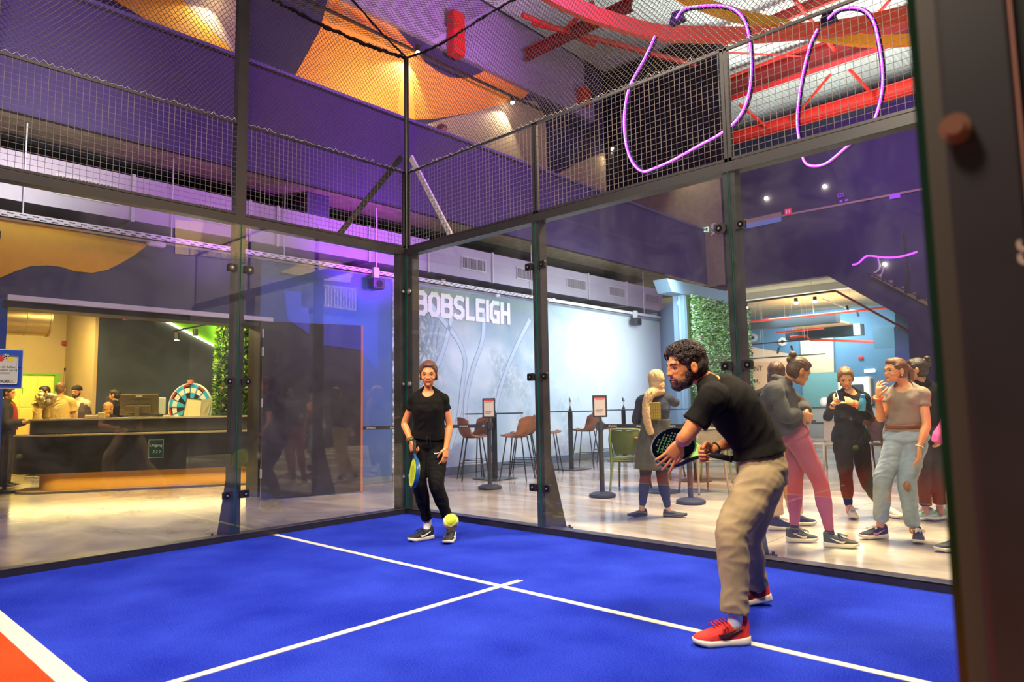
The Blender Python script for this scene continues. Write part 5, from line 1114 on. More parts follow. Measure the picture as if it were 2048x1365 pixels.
def head_parts(c, F, U, s, skin, female, vox, beard=False):
    """head mesh in world space; c = centre of skull, F = face direction, U = up"""
    F = F.normalized(); R_ = F.cross(U).normalized(); U = R_.cross(F).normalized(); M = Matrix((R_, F, U)).transposed()
    def W_(r, f, u): return c+M @ (Vector((r, f, u))*s)
    bm = B(); j = .92 if female else 1
    L = [((0, -.012, .032), (.072, .092, .080)), ((0, .018, .0), (.067, .075, .078)), ((0, .035, -.042), (.055*j, .052, .062)), ((0, .052, -.082), (.032*j, .032, .026)), ((0, .028, -.068), (.05*j, .045, .038)),
         ((0, .070, .023), (.048, .021, .016)), ((-.036, .047, -.030), (.022, .020, .020)), ((.036, .047, -.030), (.022, .020, .020)),
         ((0, .092, -.026), (.0135, .018, .0125)), ((0, .086, -.008), (.0085, .016, .024)), ((-.011, .086, -.029), (.008, .011, .008)), ((.011, .086, -.029), (.008, .011, .008)),
         ((0, .078, -.056), (.024, .014, .0065)), ((0, .076, -.067), (.021, .014, .0075)), ((0, .074, -.088), (.018, .014, .014)),
         ((-.078, -.010, -.010), (.010, .019, .032)), ((.078, -.010, -.010), (.010, .019, .032))]
    if female:
        L[5] = ((0, .066, .026), (.046, .020, .016)); L[8] = ((0, .089, -.028), (.0105, .014, .0105)); L[9] = ((0, .083, -.010), (.0065, .013, .022)); L[3] = ((0, .050, -.080), (.029, .030, .024))
        L[6] = ((-.034, .052, -.032), (.025, .023, .020)); L[7] = ((.034, .052, -.032), (.025, .023, .020)); L[12] = ((0, .077, -.056), (.020, .014, .0065)); L[13] = ((0, .075, -.066), (.017, .014, .0075))
    for q, r in L: ell(bm, W_(*q), Vector(r)*s, M, 20, 14)
    me = remesh(bm, vox, 3, .5); Mi = M.inverted(); s_ = s
    def sock(p, n):
        q = (Mi @ (Vector(p.tolist())-c))/s_; d = 0
        for sx in (-1, 1):
            r2 = ((q.x-sx*.031)/.019)**2+((q.z+.002)/.012)**2
            if q.y > .03 and r2 < 4: d -= .009*math.exp(-r2)
        # ear hollow and mouth line
        rm = ((q.x)/.03)**2+((q.z+.0615)/.003)**2
        if q.y > .05 and rm < 4: d -= .005*math.exp(-rm)
        for sx in (-1, 1):
            re_ = ((q.y+.004)/.008)**2+((q.z+.010)/.014)**2
            if abs(q.x-sx*.084) < .012 and re_ < 4: d -= .005*math.exp(-re_)
        return (n*(d*s_)) if d else None
    warp(me, sock)
    me.materials.append(skin[0]); me.materials.append(skin[1])
    for p in me.polygons:
        q = (Mi @ (p.center-c))/s_
        if q.y > .055 and (q.x/.025)**2+((q.z+.0615)/.0115)**2 < 1: p.material_index = 1
    return me, W_, M
def hand_mesh(w, d, nrm, s, side, curl=.3, spread=.12, vox=.0026, curls=None):
    """w wrist, d towards the knuckles, nrm = palm normal (palm side), side=+1/-1 where the thumb leaves"""
    d = d.normalized(); nrm = (nrm-d*nrm.dot(d)).normalized(); x = d.cross(nrm).normalized()*side; bm = B()
    rings = []
    for t, hw, th in ((-.03, .024, .018), (0, .026, .018), (.03, .036, .017), (.06, .041, .015), (.085, .041, .013), (.094, .036, .009)):
        rings.append(ring(bm, w+d*(t*s), x, nrm, hw*s, th*s, 16, 2.3))
    skin_rings = rings; skin(bm, skin_rings)
    Ls = ((.030, .043, .027, .022), (.0105, .047, .030, .024), (-.0105, .044, .028, .023), (-.030, .035, .021, .019))
    for i, (ox, a, b_, c_) in enumerate(Ls):
        cu = (curls[i] if curls else curl); p = w+d*(.086*s)+x*(ox*s); dd = (d+x*((1.5-i)*spread*.5)).normalized(); pts = [p-d*.02*s, p]; ang = 0
        ax = x
        for k, L in enumerate((a, b_, c_)):
            ang += cu*(1.15, 1.35, .8)[k]; q = Matrix.Rotation(0, 3, 'X'); v = dd*cos(ang)+nrm*sin(ang); pts.append(pts[-1]+v*L*s)
        tube(bm, pts, [.0098*s, .0096*s, .0088*s, .0080*s, .0062*s], 10); ell(bm, pts[-1], (.0064*s,)*3, seg=10, rings=8)
    p = w+d*.022*s+x*.022*s; v1 = (x*.75+d*.65+nrm*.35).normalized(); v2 = (x*.3+d*.9+nrm*(.3+curl*.8)).normalized(); v3 = (d*.9+nrm*(.2+curl)-x*.1*curl).normalized()
    pts = [p, p+v1*.042*s, p+v1*.042*s+v2*.034*s, p+v1*.042*s+v2*.034*s+v3*.027*s]; tube(bm, pts, [.016*s, .0125*s, .0105*s, .0085*s], 10); ell(bm, pts[-1], (.0085*s,)*3, seg=10, rings=8)
    return remesh(bm, vox, 2, .4)
def shoe(t, heel, dirv, L, up_m, sole_m, lace_m=None, logo=None, pitch=0, w=.048, hi=.075, nm='shoe', lab=None, lift=0):
    """heel = point on the ground under the heel"""
    dirv = Vector(dirv); dirv.z = 0; dirv.normalize(); X = dirv; Y = Vector((-X.y, X.x, 0)); Z = Vector((0, 0, 1))
    if pitch:
        q = Quaternion(Y, pitch); X = q @ X; Z = q @ Z
    o = Vector(heel)+Vector((0, 0, lift))
    def pt(u, v, z): return o+X*(u*L)+Y*v+Z*z
    wid = [(-.0, .55), (.06, .82), (.2, .88), (.4, .82), (.6, 1.0), (.78, 1.04), (.9, .85), (.97, .55), (1.0, .25)]
    bm = B(); R1, R2 = [], []; 
    def rg(zoff, sc, zz):
        return [bm.verts.new(pt(u, sg*w*f*sc, zz(u))) for sg, seq in ((1, wid), (-1, wid[::-1])) for u, f in seq]
    rs = [rg(0, .93, lambda u: .002+.018*max(0, u-.8)/.2), rg(0, 1.04, lambda u: .010+.02*max(0, u-.8)/.2), rg(0, 1.04, lambda u: .026+.010*max(0, u-.8)/.2+.010*max(0, .3-u)/.3), rg(0, .95, lambda u: .032+.008*max(0, u-.8)/.2+.012*max(0, .3-u)/.3)]
    skin(bm, rs); 
    s_ = None
    prof = [(.015, .66, .108), (.08, .80, .116), (.2, .82, .100), (.33, .82, .088), (.45, .84, .082), (.58, .95, .066), (.72, 1.0, .052), (.85, .9, .044), (.94, .62, .036), (.985, .3, .028)]
    bu = B(); rings = []
    for u, f, h in prof:
        a = []
        for k in range(14):
            th = 2*pi*k/14; a.append(bu.verts.new(pt(u, w*f*.97*math.copysign(abs(cos(th))**.8, cos(th)), .034+(h-.034)*.0+((h*hi/.075-.02)*max(0, sin(th))**.8 if sin(th) > 0 else .018*sin(th)))))
        rings.append(a)
    skin(bu, rings); me = remesh(bu, .005, 3, .5)
    u_o = link(nm, me, up_m, t)
    if lab: u_o['label'] = lab
    so = obj('sole', bm, sole_m, u_o, True)
    if lace_m:
        bl = B()
        for k in range(5):
            u = .42+.055*k; h = .034+(.092-.075*(u-.38))*hi/.075-.012; tube(bl, cat_rom([pt(u, -.022, h-.006), pt(u+.02, 0, h+.003), pt(u, .022, h-.006)], 4), .0032, 6); tube(bl, cat_rom([pt(u, .022, h-.006), pt(u+.03, 0, h+.004), pt(u+.05, -.022, h-.010)], 4), .003, 6)
        tube(bl, cat_rom([pt(.42, 0, .095), pt(.46, .045, .098), pt(.52, .05, .085), pt(.44, .01, .095), pt(.48, -.045, .095), pt(.54, -.04, .08)], 6), .0035, 6)
        obj('laces', bl, lace_m, u_o, True)
    if logo:
        for sg in (-1, 1):
            bl = B(); C = [(.60, .052), (.55, .040), (.46, .042), (.32, .058), (.18, .080)]; lo = []; up = []
            for i, (u, z) in enumerate(C):
                th = (.003, .014, .014, .009, .001)[i]*hi/.075; z *= hi/.075; v = sg*(w*(.84 if u < .4 else .90)+.004); lo.append(pt(u, v, z)); up.append(pt(u, v-sg*.003, z+th))
            prism(bl, cat_rom(lo, 4)+cat_rom(up, 4)[::-1], Y*(sg*.002)); obj('stripe_mark', bl, logo, u_o)
    return u_o
def push_in(me, fn):
    """move the vertices for which fn gives an offset"""
    for v in me.vertices:
        d = fn(v.co)
        if d is not None: v.co += d
def cut_faces(me, test):
    bm = B(); bm.from_mesh(me); bmesh.ops.delete(bm, geom=[f for f in bm.faces if test(f.calc_center_median())], context='FACES'); bm.to_mesh(me); bm.free()
def person(label, J, F, s=1.0, female=False, skin_c='#c98a5e', hair=('short', '#2a1c14'), top=None, bottom=None, shoes=None, hands=(None, None), U=Vector((0, 0, 1)), hd=1.0, vox=.007, hv=.004, girth=1.0, name='person', group=None, nohands=False, face=True, neckline=0):
    """J: dict of world-space joints; sides a / b"""
    sk = skinmat(skin_c); g = Vector((J['pelvis'].x, J['pelvis'].y, 0)); base = Vector(((J['ana'].x+J['anb'].x)/2, (J['ana'].y+J['anb'].y)/2, min(J['ana'].z, J['anb'].z)-.08))
    t = thing(name, label, 'person', base, group=group); inv = Matrix.Translation(-base)
    def K(o):
        if o.parent == t: o.matrix_parent_inverse = inv
        return o
    F = F.normalized(); head = J['head']; la_s = (J['shb']-J['sha']).normalized(); la_h = (J['hib']-J['hia']).normalized()
    G = s*girth; fem = female
    pel, wai, che, nk = J['pelvis'], J['waist'], J['chest'], J['neck']
    shm = (J['sha']+J['shb'])/2
    def spine(low, infl=0):
        sp = [pel+(pel-wai).normalized()*(.09*s), pel, pel.lerp(wai, .5), wai, wai.lerp(che, .5), che, che.lerp(nk, .5), che.lerp(nk, .85), nk+(nk-che).normalized()*.01*s]
        W_ = [.10, .165, .158, .135, .145, .16, .165, .13, .062] if not fem else [.09, .168, .155, .125, .130, .143, .145, .11, .052]
        D_ = [.09, .118, .108, .098, .108, .118, .108, .08, .058] if not fem else [.085, .118, .10, .088, .098, .115, .095, .068, .048]
        la = [la_h, la_h, la_h.lerp(la_s, .25), la_h.lerp(la_s, .5), la_h.lerp(la_s, .75), la_s, la_s, la_s, la_s]
        return sp, la, [w*G+infl for w in W_], [d*G+infl for d in D_]
    bm = B(); sp, la, W_, D_ = spine(0); torso(bm, sp, la, W_, D_)
    hup = (head-nk).normalized()
    def traps(bm, infl):
        for q in 'ab': limb(bm, [nk+hup*.035*s, nk.lerp(J['sh'+q], .5)+hup*.022*s, J['sh'+q]+hup*.008*s], [(.040 if fem else .050)*s+infl, (.040 if fem else .052)*s+infl, (.040 if fem else .050)*s+infl])
    traps(bm, -.006)
    limb(bm, [nk-hup*.03*s, nk.lerp(head, .4), head-hup*.02*s-F*.012*s], [.066*G if not fem else .052*G, .052*s if not fem else .044*s, .050*s if not fem else .043*s])
    for q in 'ab':
        sh, el, wr = J['sh'+q], J['el'+q], J['wr'+q]; dch = (shm-sh)
        limb(bm, [sh+dch*.45, sh, sh.lerp(el, .45), el, el.lerp(wr, .3), wr, wr+(wr-el).normalized()*.02*s], [.06*G, .058*G, .047*G, .038*G, .041*G, .026*s, .025*s] if not fem else [.042*G, .042*G, .038*G, .033*G, .035*G, .023*s, .022*s])
        hi, kn, an = J['hi'+q], J['kn'+q], J['an'+q]
        limb(bm, [hi+(pel-hi)*.3, hi.lerp(kn, .08), hi.lerp(kn, .5), kn, kn.lerp(an, .3), kn.lerp(an, .75), an, an+(an-kn).normalized()*.05*s], [.09*G, .088*G, .072*G, .054*G, .056*G, .038*s, .034*s, .036*s])
    body = remesh(bm, vox, 5); body.materials.append(sk[0]); body.materials.append(sk[1]); L = [body]
    hm, HW, HM = head_parts(head, F, U, s*hd, sk, fem, hv if face else .006); L.append(hm)
    if not nohands:
        for k, q in enumerate('ab'):
            h = hands[k] or {}; el, wr = J['el'+q], J['wr'+q]; d = h.get('d', (wr-el).normalized()+Vector((0, 0, -.1))); n_ = h.get('n', (shm-wr) if True else F)
            L.append(hand_mesh(wr, Vector(d), Vector(n_), s*h.get('s', 1.0), h.get('side', 1 if q == 'a' else -1), h.get('curl', .25), h.get('spread', .1), .0028 if vox < .008 else .0035, h.get('curls')))
    bo = K(link('body', join_meshes('body', L), list(sk), t))
    # eyes, brows
    hs = s*hd
    if face:
        for sx in (-1, 1):
            bm = B(); c = HW(sx*.031, .0655, -.003); ell(bm, c, Vector((.0120, .0118, .0062))*hs, HM, 14, 10); e = K(obj('eye', bm, M_eyew, t, True))
            bm = B(); ell(bm, HW(sx*.031, .0738, -.0032), Vector((.0062, .0052, .0056))*hs, HM, 12, 8); K(obj('iris', bm, M_iris, e, True)); 
            bm = B(); tube(bm, cat_rom([HW(sx*.013, .088, .017), HW(sx*.030, .085, .024), HW(sx*.047, .070, .019)], 4), [.0018*hs]+[(.0024 if fem else .0040)*hs]*7+[.0012*hs], 6); K(obj('eyebrow', bm, hairmat(hair[1]), t, True))
            bm = B(); tube(bm, cat_rom([HW(sx*.018, .0750, .000), HW(sx*.031, .0795, .0045), HW(sx*.045, .070, .000)], 4), .0016*hs, 5); K(obj('eyelash', bm, M_iris, e, True))
    # hair
    kind, hc = hair[0], hair[1]; bm = B()
    def E_(q, r): ell(bm, HW(*q), Vector(r)*hs, HM, 20, 14)
    if kind in ('short', 'curly', 'pony', 'bun', 'long', 'cropped', 'tied'):
        th = {'short': .008, 'curly': .010, 'pony': .004, 'bun': .005, 'long': .008, 'cropped': .003, 'tied': .008}[kind]
        E_((0, -.020, .038), (.076+th, .090+th, .082+th)); E_((0, -.040, .0), (.070+th, .070+th, .075+th)); E_((0, .030, .078), (.055, .045+th, .030+th))
        for sx in (-1, 1): E_((sx*.060, .006, .030), (.016+th, .040, .030))
        if kind in ('short', 'curly'):
            for sx in (-1, 1): E_((sx*.070, .014, .006), (.008, .013, .026))
        if kind == 'tied':
            E_((0, -.105, -.005), (.034, .030, .040)); limb(bm, [HW(0, -.11, -.01), HW(.02, -.125, -.06), HW(.03, -.10, -.13)], [.028*hs, .026*hs, .012*hs])
            for sx in (-1, 1): E_((sx*.070, -.028, -.022), (.014, .030, .034)); E_((sx*.073, .020, .012), (.006, .014, .030))
        if kind == 'pony' or kind == 'bun':
            E_((0, -.110, .055 if kind == 'bun' else .03), (.030, .030, .030))
        if kind == 'bun': E_((0, -.105, .105), (.036, .034, .034))
        if kind == 'long':
            E_((0, -.060, -.06), (.075, .05, .10)); E_((0, -.065, -.15), (.075, .042, .11))
            for sx in (-1, 1): E_((sx*.070, -.01, -.06), (.020, .035, .09))
        if kind == 'pony': limb(bm, [HW(0, -.10, .03), HW(.0, -.15, .0), HW(hair[2] if len(hair) > 2 else 0, -.15, -.09), HW(hair[2]*1.5 if len(hair) > 2 else 0, -.125, -.17)], [.022*hs, .030*hs, .026*hs, .008*hs])
        me = remesh(bm, .0045, 2, .5); Mi = HM.inverted()
        def strands(p, n):
            q = (Mi @ (Vector(p.tolist())-head))/hs; a = math.atan2(q.x, q.z)
            v = noise.noise(Vector((q.x*60, q.y*14, q.z*40))) if kind != 'curly' else noise.noise(Vector((q.x*45, q.y*45, q.z*45)))*2.2
            return n*(.0028*hs*v)
        warp(me, strands); fr_ = .085 if kind == 'curly' else .076
        def hl(p):
            q = Mi @ (p-head)/hs; k = 0
            if q.y > -.005 and kind != 'long' or q.y > .02:
                lim = fr_+(.006-.12*abs(q.x) if kind == 'tied' else -.008)-(2.0 if fem else 2.4)*max(0, abs(q.x)-.034)
                if q.y < .045: lim = min(lim, .012+(.045-q.y)*(-1.2 if kind in ('short', 'curly') and q.y < .03 else .0))
                k = max(0, min(1, (lim-q.z)/.010))
            if kind != 'long' and abs(q.x) > .055: k = max(k, max(0, min(1, (1-((q.y+.008)/.020)**2-((q.z+.012)/.036)**2)*3)))
            return (head-p)*(.22*k) if k > 0 else None
        push_in(me, hl)
        ho = K(link('hair', me, hairmat(hc), t))
        if kind == 'curly':
            rnd = random.Random(5); bc = B()
            for _ in range(420):
                a = rnd.uniform(-2.6, 2.6); u = rnd.uniform(.0, 1.0); th_ = rnd.uniform(.1, 1.45)
                q = Vector((sin(a)*cos(th_)*.083, cos(a)*cos(th_)*.098-.012, sin(th_)*.088+.036))
                if q.y > .065 and q.z < .085: continue
                if q.z < .02 and q.y > 0: continue
                p0 = HW(*q); nn = (HM @ (q-Vector((0, -.01, .02)))).normalized(); tt = nn.cross(Vector((rnd.uniform(-1, 1), rnd.uniform(-1, 1), rnd.uniform(-1, 1)))).normalized(); bb = nn.cross(tt); r = rnd.uniform(.006, .011)*hs*(1.7 if q.y > .05 else 1)
                pts = [p0+nn*(.002+k*.0022*hs*(1.5 if q.y > .05 else 1))+(tt*cos(k*.9)+bb*sin(k*.9))*r for k in range(7)]; tube(bc, pts, [.0026*hs]*5+[.0018*hs, .001*hs], 5)
            K(obj('curls', bc, hairmat(hc), ho, True))
    elif kind == 'beanie':
        E_((0, -.016, .045), (.084, .100, .082)); me = remesh(bm, .005, 3); cut_faces(me, lambda p: (HM.inverted() @ (p-head)).z < .020*hs); K(link('beanie', me, mat('beanie_'+hc[1:], hc, .9, bump=.5), t))
    elif kind == 'scarf':
        E_((0, -.018, .030), (.090, .105, .100)); E_((0, -.03, -.05), (.085, .085, .085)); E_((0, -.02, -.12), (.095, .085, .06)); limb(bm, [HW(-.02, -.05, -.12), HW(-.12, -.09, -.16), HW(-.17, -.10, -.28), HW(-.17, -.11, -.46), HW(-.13, -.12, -.60)], [.06*hs, .055*hs, .045*hs, .045*hs, .035*hs])
        me = remesh(bm, .006, 3); folds(me, .006, (50, 50, 9), 2); K(link('headscarf', me, mat('scarf_'+hc[1:], hc, .85, bump=.3), t))
    if len(hair) > 3 and hair[3] == 'beard' or kind == 'x':
        bm = B(); E_((0, .030, -.074), (.058, .050, .040)); E_((0, .058, -.090), (.036, .036, .030)); E_((0, .082, -.0475), (.026, .007, .005))
        for sx in (-1, 1): E_((sx*.052, .012, -.040), (.017, .026, .040)); E_((sx*.026, .075, -.066), (.006, .012, .020))
        me = remesh(bm, .0038, 2); Mi = HM.inverted()
        cut_faces(me, lambda p: (lambda q: q.y > .06 and abs(q.x) < .021 and -.073 < q.z < -.054)((Mi @ (p-head))/hs))
        warp(me, lambda p, n: n*(.0030*hs*noise.noise(Vector(p.tolist())*110))); K(link('beard', me, hairmat(hc), t))
    # trousers
    if bottom:
        m_, fit, Lg = bottom['m'], bottom.get('fit', .012), bottom.get('len', 1.0); bm = B()
        i0 = 4; ww, dw = W_, D_; top_i = 3 if bottom.get('high') else 2
        torso(bm, sp[:top_i+1]+[sp[top_i].lerp(sp[top_i+1], .3)], la[:top_i+2], [w+.008 for w in W_[:top_i+1]]+[W_[top_i]+.008], [d+.008 for d in D_[:top_i+1]]+[D_[top_i]+.008])
        for q in 'ab':
            hi, kn, an = J['hi'+q], J['kn'+q], J['an'+q]; f = fit; end = kn.lerp(an, Lg)
            hem = bottom.get('hem', .045)
            limb(bm, [hi+(pel-hi)*.3, hi.lerp(kn, .08), hi.lerp(kn, .5), kn, kn.lerp(an, .35), kn.lerp(end, .75), end], [.09*G+f*.6, .092*G+f*.8, .074*G+f, .056*G+f, max(.057*G+f*.8, hem*s), max(.042*s+f*.6, hem*s), hem*s], 18, 6)
        me = remesh(bm, max(vox, .007), 4); folds(me, bottom.get('fold', .005), bottom.get('fr', (10, 10, 22)), 4)
        K(link(bottom.get('name', 'trousers'), me, m_, t))
    if top:
        m_, f, sl = top['m'], top.get('fit', .012), top.get('sleeve', .55); bm = B(); lo = top.get('low', 0)
        a0 = {0: 2, 1: 1, 2: 0}.get(lo, 2)
        S_, A_, w2, d2 = sp[a0:8], la[a0:8], [w+f for w in W_[a0:8]], [d+f for d in D_[a0:8]]
        if top.get('loose'):
            w2[0] += top['loose']; d2[0] += top['loose']; w2[1] += top['loose']*.9; d2[1] += top['loose']*.9; w2[2] += top['loose']*.5; d2[2] += top['loose']*.5
        S_ = S_+[sp[8]-(sp[8]-sp[7])*.35]; A_ = A_+[la[8]]; w2.append(.075*G if not fem else .062*G); d2.append(.07*G if not fem else .058*G)
        bust = top.get('bust', 0)
        torso(bm, S_, A_, w2, d2)
        if bust:
            fd = la_s.cross((nk-pel).normalized()); fd = fd if fd.dot(F) > 0 or True else -fd
            if fd.dot(top.get('front', F)) < 0: fd = -fd
            for sx in (-1, 1): ell(bm, che+(nk-che)*.12+fd*(.075*G)+la_s*(sx*.062*G), (bust*s, bust*s, bust*s), None, 16, 12)
        traps(bm, f*.5-.002); limb(bm, [che.lerp(nk, .55), nk.lerp(che, .12), nk+(nk-che).normalized()*.005], [.10*G, (.078 if not fem else .064)*G, (.074 if not fem else .060)*G])
        for q in 'ab':
            sh, el, wr = J['sh'+q], J['el'+q], J['wr'+q]; r0 = .055 if not fem else .043
            if sl <= 1: end = sh.lerp(el, sl); limb(bm, [sh+(shm-sh)*.5, sh, sh.lerp(end, .55), end], [(r0+.006)*G+f*.7, (r0+.004)*G+f, (r0-.008)*G+f*1.1, (r0-.010)*G+f*1.6], 16, 6)
            else:
                end = el.lerp(wr, sl-1); lw = top.get('cuff', .032); limb(bm, [sh+(shm-sh)*.5, sh, sh.lerp(el, .5), el, el.lerp(end, .5), end], [(r0+.006)*G+f*.7, (r0+.002)*G+f, (r0-.010)*G+f, (r0-.014)*G+f*1.2, (r0-.018)*G+f*1.3, lw*s+f*.5], 16, 6)
        if top.get('hood'):
            bk = -(nk-che).cross(la_s).normalized(); bk = bk if bk.dot(F) < 0 else -bk; u9 = (nk-che).normalized()
            limb(bm, [nk+la_s*.075*s-bk*.05-u9*.01, nk+bk*.01+la_s*.07+u9*.03, nk+bk*.075*s+u9*.02, nk+bk*.01-la_s*.07+u9*.03, nk-la_s*.075*s-bk*.05-u9*.01], [.022*s, .028*s, .042*s, .028*s, .022*s])
        me = remesh(bm, max(vox, .007), 4); folds(me, top.get('fold', .005), top.get('fr', (14, 14, 9)), 8, .8)
        if neckline:
            fd = la_s.cross((nk-che).normalized()); fd = fd if fd.dot(F) >= 0 else -fd
            if 'front' in top and fd.dot(top['front']) < 0: fd = -fd
            cc = nk+fd*.060*s+(nk-che).normalized()*.005*s; r_ = neckline*s; push_in(me, lambda p: (-fd*.05+(cc-p).normalized()*.0)*max(0, min(1, (r_-(p-cc).length)/.012)) if (p-cc).length < r_ and (p-nk).dot(fd) > -.02 else None)
        K(link(top.get('name', 'tshirt'), me, m_, t))
    if shoes:
        for k, q in enumerate('ab'):
            h = shoes[k]
            if not h: continue
            an = J['an'+q]; dr = Vector(h['dir']); dr.z = 0; dr.normalize(); hl = h.get('L', .27)*s
            heel = h.get('heel', an-dr*.055*s); heel = Vector((heel.x, heel.y, h.get('z', 0)))
            if h.get('sock'):
                bm = B(); d_ = (an-J['kn'+q]).normalized(); limb(bm, [an-d_*h.get('sockh', .06), an, heel+dr*.07*s+Vector((0, 0, .05+h.get('lift', 0)))], [.036*s, .037*s, .033*s]); K(obj('sock', bm, h['sock'], t, True))
            u = shoe(t, heel, dr, hl, h['m'], h['sole'], h.get('lace'), h.get('logo'), h.get('pitch', 0), h.get('w', .048)*s, h.get('hi', .075)*s, h.get('nm', 'shoe'), h.get('lab'), h.get('lift', 0))
            u.matrix_parent_inverse = inv
    return t, K, HW, HM
M_black = mat('black_cotton', '#12100d', .9, spec=.2, var=.15, vscale=9)
M_blackp = mat('black_jersey', '#0e0d0d', .85, spec=.2)
M_whites = mat('white_sole', '#d8ccb6', .6); M_blacks = mat('black_sole', '#141414', .6)
M_swoosh = mat('mark_dark', '#2a1414', .5)
def jn(D, d):
    """joints from photo pixels + metres of extra depth"""
    return {k: dep(v[0], v[1], D+(v[2] if len(v) > 2 else 0)) for k, v in d.items()}
TOCAM = lambda p: Vector((CAM.x-p.x, CAM.y-p.y, 0)).normalized()
RT = Vector((_r.x, _r.y, 0)).normalized(); FW = Vector((_f.x, _f.y, 0)).normalized(); UP = Vector((0, 0, 1))
def racket(nm, label, grip, axis, nrm, face_m, side_m, dark, s=1.0):
    """padel bat: grip end at 'grip', axis towards the head, nrm = face normal"""
    axis = axis.normalized(); nrm = (nrm-axis*nrm.dot(axis)).normalized(); x = axis.cross(nrm).normalized(); t = thing(nm, label, 'padel bat', grip); inv = Matrix.Translation(-Vector(grip))
    g = Vector(grip); bm = B(); cen = g+axis*(.335*s); n_ = 40; out = []
    for i in range(n_):
        a = 2*pi*i/n_; r = .128*s; yy = sin(a); out.append((r*cos(a)*(1-.12*max(0, -yy)**2), .13*s*yy-(.02*s*max(0, -yy)**3)))
    def P2(u, v, h): return cen+x*u+axis*v+nrm*h
    rr = []
    for sc, h in ((.90, -.019), (.985, -.016), (1.0, -.010), (1.0, .010), (.985, .016), (.90, .019)):
        rr.append([bm.verts.new(P2(u*sc, v*sc, h*s)) for u, v in out])
    skin(bm, rr); f = obj('rim', bm, side_m, t, 40); f.matrix_parent_inverse = inv
    for sg in (-1, 1):
        bm = B(); prism(bm, [P2(u*.90, v*.90, sg*.0185*s) for u, v in out], nrm*(sg*.0015)); o = obj('face', bm, face_m, t); o.matrix_parent_inverse = inv
        bm = B()
        for i in range(-4, 5):
            for j in range(-4, 5):
                if i*i+j*j < 19: c = P2(i*.019*s, j*.019*s+.01*s, sg*.0205*s); cyl(bm, c, c+nrm*(sg*.0006), .0055*s, 8)
        k = obj('holes', bm, dark, o)
    bm = B()
    for sx in (-1, 1): limb(bm, [P2(sx*.062*s, -.112*s, 0), P2(sx*.035*s, -.15*s, 0), P2(sx*.010*s, -.19*s, 0)], [.013*s, .012*s, .012*s], 10)
    o = obj('throat', bm, side_m, t, True); o.matrix_parent_inverse = inv
    bm = B(); cyl(bm, g, g+axis*.15*s, .0155*s, 16); cyl(bm, g-axis*.008*s, g, .019*s, 16); cyl(bm, g+axis*.135*s, g+axis*.155*s, .018*s, 16); o = obj('grip', bm, mat('grip_black', '#171318', .8), t, True); o.matrix_parent_inverse = inv
    return t, P2, inv
# crouching man in the foreground; side a = his left (towards the camera)
D = 3.62
J = jn(D, dict(head=(1371, 733, -.02), neck=(1424, 771, 0), chest=(1468, 815, .02), waist=(1512, 882, .02), pelvis=(1527, 940, .0),
    sha=(1424, 797, -.165), shb=(1436, 782, .185), ela=(1372, 874, -.17), wra=(1360, 886, .045), elb=(1492, 872, .17), wrb=(1429, 898, .10),
    hia=(1524, 952, -.085), hib=(1528, 952, .085), kna=(1466, 1062, -.20), knb=(1494, 1078, .20), ana=(1470, 1237, -.235), anb=(1513, 1172, .40)))
fd = (-RT*1.0+(-FW)*.18-UP*.16)
M_kh = mat('khaki_cotton', '#9a8560', .85, var=.06, vscale=6)
M_redsh = mat('red_shoe_mesh', '#d8281c', .7, bump=.5, bscale=300, var=.15, vscale=20); M_maroon = mat('lace_magenta', '#a0123a', .7)
wrb = J['wrb']; hb = dep(1410, 905, D+.12)
t, K, HW, HM = person('bearded man in a black T-shirt and khaki trousers crouching with a dark padel bat', J, fd, 1.0, False, '#d98c52', ('curly', '#33221a', 0, 'beard'),
    top=dict(m=M_black, fit=.016, sleeve=.66, fold=.0075, fr=(16, 16, 7), loose=.012), bottom=dict(m=M_kh, fit=.024, len=.93, hem=.070, fold=.008, fr=(9, 9, 20)),
    shoes=(dict(dir=-RT-FW*.08, m=M_redsh, sole=M_whites, lace=M_maroon, logo=M_swoosh, sock=M_white, L=.285, heel=dep(1498, 1280, D-.235), z=0, hi=.085), dict(dir=-RT+FW*.1, m=M_redsh, sole=M_whites, lace=M_maroon, logo=M_swoosh, sock=M_white, L=.285, heel=dep(1544, 1203, D+.40), z=.0, lift=.03, pitch=.2, hi=.085)),
    hands=(dict(d=-RT*.6-UP*.85+FW*.1, n=FW+(-RT)*.15, curl=.16, spread=.35, side=1, curls=[.12, .2, .22, .2]), dict(d=-RT*1.0-UP*.25-FW*.10, n=-UP*.35+(-FW)*.9, curl=1.0, spread=0, side=1)), U=UP*1.0+(-RT)*-.10+Vector((0, 0, 0)), hd=1.03, vox=.006, hv=.0032)
bm = B(); ax = (J['wrb']-J['elb']).normalized(); x, y = frame_of(ax); c = J['wrb']-ax*.012
tube(bm, [c+(x*cos(a)+y*sin(a))*.029 for a in [i*2*pi/20 for i in range(20)]], .005, 6, closed=True); K(obj('wrist_cord', bm, M_dark, t, True))
